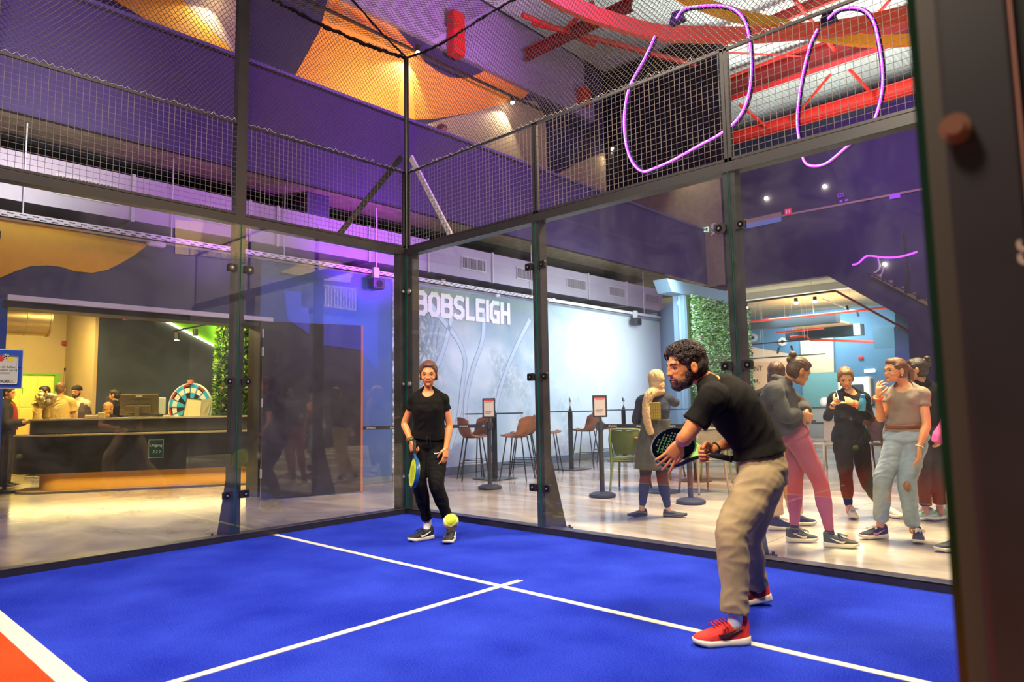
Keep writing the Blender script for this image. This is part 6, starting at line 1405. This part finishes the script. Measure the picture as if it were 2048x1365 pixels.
# his bat
M_bf = mat('bat_navy', '#03050e', 1, spec=0); M_bs = mat('bat_black', '#0d0b12', .35, spec=.5); M_bg = mat('bat_green', '#74ee1c', .5)
hc_ = dep(1346, 895, D+.22); gp0 = dep(1440, 914, D+.04); gp = hc_-(hc_-gp0).normalized()*.335
bt, P2, inv = racket('padel_bat', 'dark navy padel bat with bright green throat in the crouching man\'s hands', gp, hc_-gp, -FW+UP*.62-RT*.25, M_bf, M_bs, mat('hole_green', '#0b2410', .7))
bm = B(); prism(bm, [P2(-.070, -.098, -.016), P2(.070, -.098, -.016), P2(.012, -.192, -.014), P2(-.012, -.192, -.014)], (P2(0, 0, .032)-P2(0, 0, 0))); o = obj('green_bridge', bm, M_bg, bt); o.matrix_parent_inverse = inv
bm = B()
for i in range(6): a, b_ = P2(-.07+.01*i, .06-.022*i, .0203), P2(.05-.008*i, .07-.024*i, .0203); tube(bm, [a, a.lerp(b_, .5)+(P2(0, .004, 0)-P2(0, 0, 0)), b_], .0016, 4)
o = obj('green_print', bm, mat('print_green', '#1f6a22', .6), bt); o.matrix_parent_inverse = inv
# standing woman by the corner post; side a = image left (her right)
D = 6.25
J = jn(D, dict(head=(857, 749, -.02), neck=(857, 785, 0), chest=(857, 820, -.01), waist=(858, 858, 0), pelvis=(857, 888, .03),
    sha=(829, 799, 0), shb=(886, 799, 0), ela=(809, 848, .02), wra=(822, 884, -.12), elb=(899, 850, .02), wrb=(892, 896, -.08),
    hia=(841, 897, .02), hib=(874, 896, .02), kna=(838, 966, -.13), knb=(873, 972, -.14), ana=(855, 1044, .0), anb=(898, 1045, -.05)))
M_sh2 = mat('black_shoe', '#1a1a1a', .7, var=.2, vscale=20)
t, K, HW, HM = person('young woman in a black T-shirt and joggers standing with a yellow bat in the corner', J, -FW+RT*.05-UP*.12, .95, True, '#dc9054', ('tied', '#5a3820'), neckline=.060,
    top=dict(m=M_black, fit=.012, sleeve=.42, bust=.05, front=-FW, fold=.005, fr=(14, 14, 10), loose=.012), bottom=dict(m=M_blackp, fit=.014, len=.93, hem=.046, fold=.006),
    shoes=(dict(dir=-RT*.8-FW*.6, m=M_sh2, sole=M_whites, lace=M_blacks, logo=M_white, sock=M_white, heel=dep(866, 1070, 6.25), z=0), dict(dir=-RT*.12-FW, m=M_sh2, sole=M_whites, lace=M_blacks, logo=M_white, sock=M_sh2, heel=dep(905, 1068, 6.2), z=0)),
    hands=(dict(d=RT*.25-UP*.95-FW*.25, n=RT*.6+FW*.5, curl=.95, side=-1), dict(d=-RT*.05-UP*.95-FW*.2, n=-RT*.8+FW*.5, curl=.3, side=-1)), hd=1.06, vox=.007, hv=.0035)
for sx in (-1, 1):
    bm = B(); ell(bm, HW(sx*.080, -.004, -.046), (.006, .006, .006)); K(obj('earring', bm, mat('gold', '#d8a040', .3, metal=.8), t, True))
ax = (J['wra']-J['ela']).normalized(); x, y = frame_of(ax)
for k, (off, m, r) in enumerate(((.0, mat('band_orange', '#f0641c', .5), .007), (.018, mat('band_green', '#3aa060', .5), .005), (.032, M_blk, .004))):
    bm = B(); c = J['wra']-ax*(.03-off); tube(bm, [c+(x*cos(a)+y*sin(a))*.029 for a in [i*2*pi/18 for i in range(18)]], r, 6, closed=True); K(obj('wristband', bm, m, t, True, label=['orange wristband', 'green wristband', 'black wristband'][k]))
bm = B(); c0 = dep(868, 908, 6.25-.155)
C = [(.0, .0), (.012, -.005), (.035, .004), (.05, .012)]; prism(bm, [c0+RT*u+UP*v for u, v in C]+[c0+RT*u+UP*(v+h) for (u, v), h in list(zip(C, (.008, .010, .004, .001)))[::-1]], FW*.012); K(obj('leg_mark', bm, M_white, t))
for dx in (-.012, .012):
    bm = B(); c0 = dep(857, 873, 6.25-.125)+RT*dx; tube(bm, cat_rom([c0, c0-UP*.03+RT*dx*.3-FW*.006, c0-UP*.065+RT*dx*.2], 4), .003, 5); K(obj('drawstring', bm, M_dark, t))
gp = dep(829, 884, 6.25-.18); hc_ = dep(829, 921, 6.25-.30)
bt, P2, inv = racket('padel_bat', 'yellow-green padel bat with blue rim in the standing woman\'s hand', gp, hc_-gp, -RT*.90-FW*.38+UP*.1, mat('bat_yellow', '#c8dc1c', .4), mat('bat_blue', '#14487a', .35), mat('hole_olive', '#5c6c1c', .7), .95)
# ---------------------------------------------------------------- people on the terrace
M_tunic = mat('grey_tunic', '#4a4844', .9, var=.15, vscale=6); M_navyl = mat('navy_leggings', '#1c2440', .8); M_hood = mat('charcoal_hoodie', '#454240', .95, var=.15, vscale=6)
M_pinkl = mat('pink_leggings', '#a84c60', .7, var=.06, vscale=4); M_blk3 = mat('black_top', '#131214', .85, spec=.2); M_khl = mat('cream_trousers', '#c8a878', .85); M_greyt = mat('taupe_tshirt', '#8f7f6c', .85, var=.08, vscale=8)
M_denim = mat('light_denim', '#8fa0ac', .85, var=.12, vscale=9); M_tgreen = mat('trainer_green', '#39403a', .8, var=.2, vscale=25); M_cream = mat('cream_shoe', '#cdbfa4', .7); M_coral = mat('coral_trim', '#e07a68', .6); M_pinkt = mat('pink_top', '#e0569a', .8); M_darkt = mat('dark_trousers', '#26232c', .85)
def wrist_band(K, t, J, q, m, lab=None, off=.02, r=.007, rr=.028):
    ax = (J['wr'+q]-J['el'+q]).normalized(); x, y = frame_of(ax); c = J['wr'+q]-ax*off; bm = B()
    tube(bm, [c+(x*cos(a)+y*sin(a))*rr for a in [i*2*pi/18 for i in range(18)]], r, 6, closed=True); o = K(obj('wristband', bm, m, t, True))
    if lab: o['label'] = lab
def addon(t, K, nm, bm, m, lab=None, sm=True):
    o = K(obj(nm, bm, m, t, sm))
    if lab: o['label'] = lab
    return o
# headscarf person, seen from behind
D = 7.25
J = jn(D, dict(head=(1311, 762, 0), neck=(1311, 793, .02), chest=(1311, 818, .0), waist=(1310, 856, 0), pelvis=(1308, 886, .0), sha=(1283, 802, 0), shb=(1339, 800, 0),
    ela=(1271, 842, .05), wra=(1293, 838, .2), elb=(1351, 806, .12), wrb=(1328, 800, .26), hia=(1294, 893, 0), hib=(1322, 893, 0), kna=(1290, 958, .0), knb=(1325, 960, 0), ana=(1284, 1014, 0), anb=(1336, 1018, 0)))
t, K, HW, HM = person('person seen from behind in a beige headscarf, dark sweater and grey tunic', J, FW-RT*.25, .93, True, '#b98a62', ('scarf', '#c8a276'), face=False, vox=.009,
    top=dict(m=mat('navy_sweater', '#23283c', .95, var=.2, vscale=10), fit=.016, sleeve=1.9, cuff=.03, front=FW, name='sweater', fold=.006), bottom=dict(m=M_navyl, fit=.006, len=.95, hem=.034, name='leggings'),
    shoes=(dict(dir=-RT*.6-FW*.35, m=M_blacks, sole=M_blacks, heel=dep(1292, 1020, 7.35), hi=.045, nm='slip_on_shoe', w=.043), dict(dir=RT-FW*.25, m=M_blacks, sole=M_blacks, heel=dep(1326, 1029, 7.25), hi=.045, nm='slip_on_shoe', w=.043)))
bm = B(); sp_ = [J['pelvis']-UP*.27, J['pelvis']-UP*.1, J['pelvis'], J['waist'], J['waist'].lerp(J['chest'], .5)]; torso(bm, sp_, [RT]*5, [.215, .20, .185, .15, .15], [.16, .15, .145, .12, .12], e=2.2)
me = remesh(bm, .009, 3); folds(me, .010, (16, 16, 3), 3, 0); K(link('tunic', me, M_tunic, t))
pb_ = dep(1308, 822, 7.08); b_ = thing('shoulder_bag', 'yellow checked flat bag on the back of the headscarf person', 'bag', pb_)
bm = B(); rbox(bm, (-.065, -.02, -.09), (.065, .02, .085), .006, 1); o = obj('pouch', bm, mat('bag_yellow', '#a88c18', .7), b_); b_.rotation_euler = (0, 0, math.atan2(RT.y, RT.x))
bm = B()
for i in range(6): box(bm, (-.062+i*.0235, -.0215, -.088), (-.0595+i*.0235, -.020, .083)); box(bm, (-.065, -.0215, -.085+i*.031), (.065, -.020, -.0825+i*.031))
obj('check_lines', bm, mat('check_dark', '#5a4c14', .7), b_)
bm = B(); tube(bm, [(-.05, -.01, .08), (-.02, -.02, .2)], .006, 5); obj('strap', bm, mat('bag_yellow', '#a88c18'), b_)
# woman in hoodie and pink leggings, turned to the right
D = 5.7
J = jn(D, dict(head=(1598, 743, -.02), neck=(1566, 768, .02), chest=(1556, 793, .02), waist=(1566, 833, 0), pelvis=(1588, 868, 0), sha=(1566, 783, .16), shb=(1549, 784, -.14),
    ela=(1604, 812, .10), wra=(1613, 826, -.04), elb=(1572, 832, -.22), wrb=(1603, 829, -.16), hia=(1592, 876, .075), hib=(1594, 876, -.075), kna=(1590, 966, .10), knb=(1640, 966, -.12), ana=(1589, 1058, .12), anb=(1660, 1068, -.08)))
t, K, HW, HM = person('woman in a charcoal hoodie and pink leggings bending over her waistband', J, RT*1.0-UP*.5+FW*.06, .97, True, '#d48c54', ('bun', '#5a3c22'), vox=.008, hv=.0035, girth=1.05,
    top=dict(m=M_hood, fit=.026, sleeve=1.85, cuff=.034, front=RT, name='hoodie', hood=1, fold=.010, fr=(12, 12, 9), loose=.02, low=0), bottom=dict(m=M_pinkl, fit=.006, len=.96, hem=.034, name='leggings', high=1, fold=.002),
    shoes=(dict(dir=RT*1-FW*.1, m=M_tgreen, sole=M_cream, lace=M_blacks, heel=dep(1573, 1080, 5.83), sock=M_darkt, sockh=.05, logo=M_cream, lab='green-grey trainer with orange heel'), dict(dir=RT*.9-FW*.3, m=M_tgreen, sole=M_cream, lace=M_blacks, heel=dep(1646, 1084, 5.62), sock=M_darkt, sockh=.05, logo=M_cream, L=.28)),
    hands=(dict(curl=.9, side=1, d=-RT*.4-UP*.5-FW*.5, n=-RT*.4+FW*.2), dict(curl=.9, side=-1, d=RT*.75-UP*.35, n=FW)))
# person behind her
D = 6.45
J = jn(D, dict(head=(1553, 748, 0), neck=(1547, 778, 0), chest=(1546, 806, .0), waist=(1548, 848, 0), pelvis=(1552, 880, 0), sha=(1520, 792, 0), shb=(1574, 792, 0),
    ela=(1512, 840, .02), wra=(1528, 870, .12), elb=(1584, 840, .05), wrb=(1580, 868, .12), hia=(1540, 888, 0), hib=(1566, 888, 0), kna=(1546, 960, -.02), knb=(1580, 960, 0), ana=(1552, 1030, 0), anb=(1592, 1026, .1)))
person('long-haired person in black top and cream trousers behind the woman in the hoodie', J, FW+RT*.4, .95, True, '#b98a62', ('long', '#4a2c1a'), face=False, vox=.010,
    top=dict(m=M_blk3, fit=.02, sleeve=1.9, cuff=.03, front=FW), bottom=dict(m=M_khl, fit=.028, len=.97, hem=.07, fold=.008),
    shoes=(dict(dir=RT*.9-FW*.15, m=M_darkt, sole=M_cream, lace=M_cream, heel=dep(1537, 1056, 6.40)), dict(dir=RT*.9, m=M_darkt, sole=M_cream, lace=M_cream, heel=dep(1580, 1046, 6.6))))
# woman in black with the phone
D = 7.0
J = jn(D, dict(head=(1691, 757, 0), neck=(1697, 784, .02), chest=(1697, 812, .0), waist=(1698, 850, .02), pelvis=(1701, 880, .02), sha=(1668, 797, 0), shb=(1727, 797, .03),
    ela=(1655, 835, -.02), wra=(1668, 808, -.17), elb=(1741, 838, -.02), wrb=(1707, 806, -.20), hia=(1686, 890, 0), hib=(1718, 890, 0), kna=(1692, 958, -.05), knb=(1733, 962, 0), ana=(1698, 1018, 0), anb=(1769, 1022, .05)))
t, K, HW, HM = person('woman in loose black clothes looking down at a phone', J, -FW-RT*.35-UP*.45, .93, True, '#d69a68', ('tied', '#7a5a3a'), vox=.008, hv=.0038, neckline=.07, girth=1.06,
    top=dict(m=M_blk3, fit=.013, sleeve=1.75, cuff=.028, front=-FW, low=2, loose=.014, bust=.05, fold=.008), bottom=dict(m=M_blk3, fit=.008, len=.93, hem=.035, name='leggings'),
    shoes=(dict(dir=-FW-RT*.35, m=M_cream, sole=M_whites, lace=M_cream, heel=dep(1702, 1022, 7.05), L=.25), dict(dir=RT*.2-FW, m=M_cream, sole=M_whites, heel=dep(1772, 1030, 7.05), L=.25)),
    hands=(dict(curl=.55, side=1, d=RT*.75+UP*.55, n=RT*.3+FW*.6+UP*.3), dict(curl=.35, side=-1, d=-RT*.9+UP*.28, n=FW*.6-RT*.2-UP*.3)))
wrist_band(K, t, J, 'a', M_blk2, 'black wristwatch', .015, .006); wrist_band(K, t, J, 'b', mat('band_orange', '#f0641c'), 'orange wristband', .02, .010, .03)
pp = dep(1681, 793, 6.72); ph = thing('mobile_phone', 'dark mobile phone in the hands of the woman in black', 'phone', pp); bm = B(); rbox(bm, (-.036, -.004, -.07), (.036, .004, .07), .006); obj('case', bm, M_blk2, ph); bm = B(); box(bm, (-.032, .004, -.064), (.032, .0048, .064)); obj('screen', bm, mat('screen_dim', '#3a4a5a', .1), ph); ph.rotation_euler = (-.8, .3, math.atan2(RT.y, RT.x))
pp = dep(1723, 822, 6.82); bo_ = thing('water_bottle', 'light blue bottle held under the arm of the woman in black', 'bottle', pp, 0); bm = B(); lathe(bm, [(.030, 0), (.036, .01), (.036, .09), (.024, .125), (.020, .135)], n=20); obj('flask', bm, mat('bottle_blue', '#3f8fb0', .25), bo_, True); bm = B(); lathe(bm, [(.024, .133), (.024, .16), (.018, .165)], n=16); obj('cap', bm, mat('cap_blue', '#2a78b8', .4), bo_, 30); bo_.rotation_euler = (0, .15, 0)
# woman in jeans
D = 5.9
J = jn(D, dict(head=(1790, 742, 0), neck=(1812, 773, 0), chest=(1813, 803, 0), waist=(1810, 846, 0), pelvis=(1812, 876, 0), sha=(1781, 789, .10), shb=(1845, 789, -.11),
    ela=(1762, 838, .05), wra=(1756, 796, -.05), elb=(1853, 850, -.20), wrb=(1839, 894, -.24), hia=(1796, 884, .04), hib=(1828, 884, -.04), kna=(1766, 958, -.06), knb=(1814, 966, -.10), ana=(1761, 1046, .02), anb=(1826, 1056, -.08)))
t, K, HW, HM = person('woman in a taupe T-shirt, brown belt and pale ripped jeans raising one hand', J, -RT*1.0-FW*.12+UP*.02, .95, True, '#dc9864', ('pony', '#6a4426', .0), vox=.008, hv=.0035, neckline=.078, girth=1.08,
    top=dict(m=M_greyt, fit=.014, sleeve=.40, front=-RT-FW*.7, bust=.060, fold=.004), bottom=dict(m=M_denim, fit=.014, len=.95, hem=.062, name='jeans', high=1, fold=.009),
    shoes=(dict(dir=-RT-FW*.1, m=M_darkt, sole=M_whites, lace=M_cream, heel=dep(1774, 1070, 5.92), logo=M_coral, w=.047, lab='dark trainer with coral trim'), dict(dir=-RT*.45-FW*.8, m=M_darkt, sole=M_whites, lace=M_cream, heel=dep(1836, 1070, 5.84), logo=M_coral, w=.05)),
    hands=(dict(d=UP*.95+RT*.1, n=RT*.9, side=-1, curl=.5, spread=.5, curls=[.9, .5, .3, .2]), dict(d=-UP*1-RT*.08, n=-RT*.6+FW*.6, side=1, curl=.25)))
bm = B(); rings = [];
for z, w in ((.0, .0), (.036, .0)):
    rings.append(ring(bm, J['waist']-UP*.045+UP*z, (J['hib']-J['hia']).normalized(), (J['hib']-J['hia']).normalized().cross(UP).normalized(), .157, .122, 28, 2.4))
skin(bm, rings); addon(t, K, 'belt', bm, mat('brown_belt', '#7a4424', .5))
wrist_band(K, t, J, 'a', mat('band_orange', '#f0641c'), 'orange wristband', .0, .012, .03); wrist_band(K, t, J, 'b', M_white, 'white bracelet', -.0, .005)
bm = B(); c = J['knb']+(TOCAM(J['knb']))*.074-UP*.02; ell(bm, c, (.030, .030, .042)); addon(t, K, 'knee_rip', bm, skinmat('#8a5a40')[0], 'frayed knee hole')
bm = B(); ell(bm, HW(.084 if 0 else -.082, -.006, -.046), (.006,)*3); addon(t, K, 'earring', bm, M_white)
# person with bun behind her, mostly hidden by the near post
D = 6.75
J = jn(D, dict(head=(1832, 740, 0), neck=(1848, 768, 0), chest=(1850, 796, 0), waist=(1852, 836, 0), pelvis=(1854, 866, 0), sha=(1826, 782, .05), shb=(1878, 782, -.03),
    ela=(1830, 830, .1), wra=(1838, 852, .15), elb=(1886, 832, 0), wrb=(1880, 868, -.08), hia=(1842, 874, .0), hib=(1868, 874, 0), kna=(1846, 942, 0), knb=(1872, 944, 0), ana=(1852, 1024, .0), anb=(1880, 1020, 0)))
person('person with a dark hair bun and black top behind the woman in jeans', J, -RT*.8+FW*.5, .97, True, '#b98058', ('bun', '#2e2018'), face=False, vox=.010,
    top=dict(m=M_blk3, fit=.018, sleeve=.8, front=-RT), bottom=dict(m=M_darkt, fit=.02, len=.85, hem=.06), shoes=(dict(dir=-RT, m=mat('mint_trainer', '#8fb098', .7), sole=M_whites, lace=M_whites, heel=dep(1868, 1050, 6.75)), dict(dir=-RT*.8-FW*.3, m=mat('mint_trainer', '#8fb098'), sole=M_whites, heel=dep(1890, 1048, 6.8))))
# person in pink at the right, cut by the near post
D = 5.35
J = jn(D, dict(head=(1932, 742, 0), neck=(1934, 774, 0), chest=(1934, 806, 0), waist=(1932, 850, 0), pelvis=(1934, 884, 0), sha=(1906, 790, .12), shb=(1964, 790, 0),
    ela=(1912, 838, .2), wra=(1916, 880, .1), elb=(1974, 842, 0), wrb=(1970, 884, -.05), hia=(1920, 892, 0), hib=(1950, 892, 0), kna=(1922, 975, 0), knb=(1950, 978, 0), ana=(1922, 1078, 0), anb=(1954, 1080, 0)))
person('person in a pink top and dark trousers mostly hidden by the near post', J, -RT*.7-FW*.6, .97, True, '#b98058', ('long', '#4a2c1a'), face=False, vox=.010,
    top=dict(m=M_pinkt, fit=.03, sleeve=.9, front=-RT-FW, loose=.05, low=1), bottom=dict(m=M_darkt, fit=.02, len=.95, hem=.05), shoes=(dict(dir=-RT, m=mat('teal_trainer', '#26332f', .7), sole=M_cream, heel=dep(1936, 1100, 5.35)), dict(dir=-RT*.8-FW*.4, m=mat('teal_trainer', '#26332f'), sole=M_cream, heel=dep(1950, 1104, 5.35))))
# ---------------------------------------------------------------- standing figures further away
def stander(label, px, hy, D_, face, H, skin_c, hair, top, bottom, female=False, armf=.0, z0=0, showface=True, vox=.011, arms='down', hd=1.0):
    """px, hy: photo position of the head; D_: metres of depth; face: world direction"""
    hp = dep(px, hy, D_); Fh = Vector(face); Fh.z = 0; Fh.normalize(); Rr = Fh.cross(UP); s = H/1.75; b = Vector((hp.x, hp.y, hp.z-1.63*s)) if z0 is None else Vector((hp.x, hp.y, z0)); k = (hp.z-b.z)/1.63
    def Q(r, f, u): return b+Rr*(r*s)+Fh*(f*s)+UP*(u*k)
    sw = .155 if female else .185
    el = {'down': (sw+.06, .0, 1.10, sw+.03, .12, .87), 'front': (sw+.05, .05, 1.10, .10, .26, 1.12), 'desk': (sw+.07, .08, 1.12, sw-.02, .30, 1.06)}[arms]
    J = dict(head=hp, neck=Q(0, -.02, 1.46), chest=Q(0, -.02, 1.30), waist=Q(0, 0, 1.08), pelvis=Q(0, 0, .95), sha=Q(-sw, -.02, 1.40), shb=Q(sw, -.02, 1.40), ela=Q(-el[0], el[1], el[2]), elb=Q(el[0], el[1], el[2]), wra=Q(-el[3], el[4], el[5]), wrb=Q(el[3], el[4], el[5]),
        hia=Q(-.09, 0, .90), hib=Q(.09, 0, .90), kna=Q(-.11, .02, .49), knb=Q(.11, .02, .49), ana=Q(-.12, 0, .08), anb=Q(.12, 0, .08))
    return person(label, J, Fh+UP*-.1, s, female, skin_c, hair, face=showface, vox=vox, top=top, bottom=bottom, hd=hd, hv=.0045,
        shoes=(dict(dir=Fh, m=M_blacks, sole=M_whites, z=b.z), dict(dir=Fh, m=M_blacks, sole=M_whites, z=b.z)), hands=(dict(side=1), dict(side=-1)))
M_plaid = mat('plaid_brown', '#4a3a34', .85, var=.3, vscale=14); M_ytop = mat('yellow_shirt', '#e0b860', .85); M_creamt = mat('cream_tshirt', '#d8c49c', .85); M_redj = mat('red_jumper', '#a0281c', .85); M_darkj = mat('dark_jacket', '#2a221e', .85); M_jean = mat('dark_jeans', '#262c3a', .85)
stander('employee in a black shirt turned left behind the reception desk', 229, 791, 13.0, -RT-FW*.1, 1.68, '#d89a5c', ('short', '#2a1a10'), dict(m=M_blk3, fit=.016, sleeve=.6), dict(m=M_jean, fit=.02, hem=.06), arms='desk')
stander('customer with long blonde hair seen from behind in front of the black monitor', 217, 818, 11.8, FW, 1.58, '#d89a5c', ('long', '#b07a38'), dict(m=M_blk3, fit=.016, sleeve=.8), dict(m=M_jean, fit=.02, hem=.06), True, showface=False)
t, K, HW, HM = stander('bearded man in a cap and plaid overshirt facing the camera in the reception', 153, 784, 13.0, -FW-RT*.02, 1.80, '#c08050', ('beanie', '#241a12', 0, 'beard'), dict(m=M_creamt, fit=.014, sleeve=.5), dict(m=M_jean, fit=.02, hem=.06))
base = t.location
for sx in (-1, 1):
    bm = B(); c = HW(0, 0, 0); tube(bm, cat_rom([c+RT*(sx*.14)-UP*.24, c+RT*(sx*.17)-UP*.45-FW*.06, c+RT*(sx*.17)-UP*.85-FW*.05], 5), [.075]*10+[.09], 10); o = K(obj('overshirt_front', bm, M_plaid, t, True))
    bm = B(); limb(bm, [c+RT*(sx*.18)-UP*.25, c+RT*(sx*.25)-UP*.52, c+RT*(sx*.22)-UP*.74-FW*.09], [.075, .065, .05]); K(obj('overshirt_sleeve', bm, M_plaid, t, True))
stander('man in a pale yellow shirt leaning over the desk with his back to the camera', 121, 779, 12.6, -RT*.3+FW, 1.76, '#d89a5c', ('short', '#7a5428'), dict(m=M_ytop, fit=.022, sleeve=.55, loose=.02), dict(m=M_jean, fit=.02, hem=.06), showface=False, arms='front')
stander('dark-haired man with strap across the chest behind the flowers', 88, 785, 13.3, -FW-RT*.4, 1.74, '#d89a5c', ('short', '#1e1610'), dict(m=M_ytop, fit=.016, sleeve=.5), dict(m=M_jean, fit=.02, hem=.06))
t, K, HW, HM = stander('person in a dark jacket over a red jumper at the left photo edge', 17, 786, 11.4, RT*.8+FW*.3, 1.74, '#d89a5c', ('short', '#3a2414'), dict(m=M_darkj, fit=.024, sleeve=1.9, cuff=.03, name='jacket'), dict(m=M_darkj, fit=.02, hem=.06), arms='front')
bm = B(); c_ = HW(0, 0, 0); limb(bm, [c_-UP*.19+RT*.02, c_-UP*.30+RT*.085-FW*.0, c_-UP*.62+RT*.10], [.055, .070, .075]); K(obj('red_jumper', bm, M_redj, t, True))
# spectator above the parapet
hp = at(884, 262, 'X', -3.75)
stander('curly-haired spectator whose head shows above the purple parapet', 884, 262, (hp-CAM).dot(_f), RT*.9-FW*.35, 1.72, '#c07a58', ('curly', '#8a5a28'), dict(m=M_pinkt, fit=.018, sleeve=.8), dict(m=M_jean, fit=.02, hem=.06), showface=True, z0=None, hd=1.05)
# ---------------------------------------------------------------- hall on the near side, mirrored in the left glass
XH = 13.0
def mir(px, py): p = at(px, py, 'X', -XH); return Vector((XH, p.y, p.z))
bm = B(); box(bm, (XH, -14, 0), (XH+.2, 13.4, 9)); st('wall_east', bm, mat('east_wall', '#2a2838', .8))
def mq(nm, px, m, lab, cat, d=.02):
    bm = B(); fillpoly(bm, [mir(*p)-Vector((.001, 0, 0)) for p in px], (-d, 0, 0)); return tag(obj(nm, bm, m), lab, cat)
pnl = mq('lettered_board', [(350, 440), (500, 452), (500, 520), (350, 508)], mat('hall_cream', '#e6cc98', .8), 'cream wall panel lettered ICE HOCKEY, mirrored in the left glass', 'board')
a, b_ = mir(352, 483), mir(482, 503)
text_obj('lettering', 'ICE HOCKEY', M_ink, Vector((XH-.03, b_.y+.55, a.z-.30)), (0, -1, 0), (0, 0, 1), (b_.y-a.y)*.20, pnl, .01, bold=.01)
mq('cream_board', [(560, 545), (600, 528), (650, 520), (700, 530), (706, 545), (700, 566), (640, 560)], MATS['hall_cream'], 'cream arch-topped panel mirrored in the left glass', 'board')
M_hb = mat('hall_blue', '#3a40c0', .8)
mq('blue_board', [(568, 582), (602, 584), (602, 612), (616, 616), (620, 670), (575, 640)], M_hb, 'stepped blue panel mirrored in the left glass', 'board')
mq('blue_board', [(636, 612), (706, 622), (708, 575), (725, 560), (740, 572), (756, 600), (756, 745), (720, 700), (640, 690)], M_hb, 'tall blue panel mirrored in the left glass', 'board')
t = thing('hall_railing', 'dark railing with pale infill mirrored in the left glass', 'railing', mir(660, 590)); inv = Matrix.Translation(-t.location)
bm = B(); p0, p1 = mir(640, 572), mir(706, 580); q0, q1 = mir(640, 612), mir(706, 622)
o_ = Vector((-.15, 0, 0))
for k in range(12): a = p0.lerp(p1, k/11)+o_; b_ = q0.lerp(q1, k/11)+o_; tube(bm, [a, b_], .03, 5)
tube(bm, [p0+o_, p1+o_], .04, 5); tube(bm, [q0+o_, q1+o_], .04, 5); kid('bars', bm, mat('rail_pale', '#b8a888', .6), t, inv)
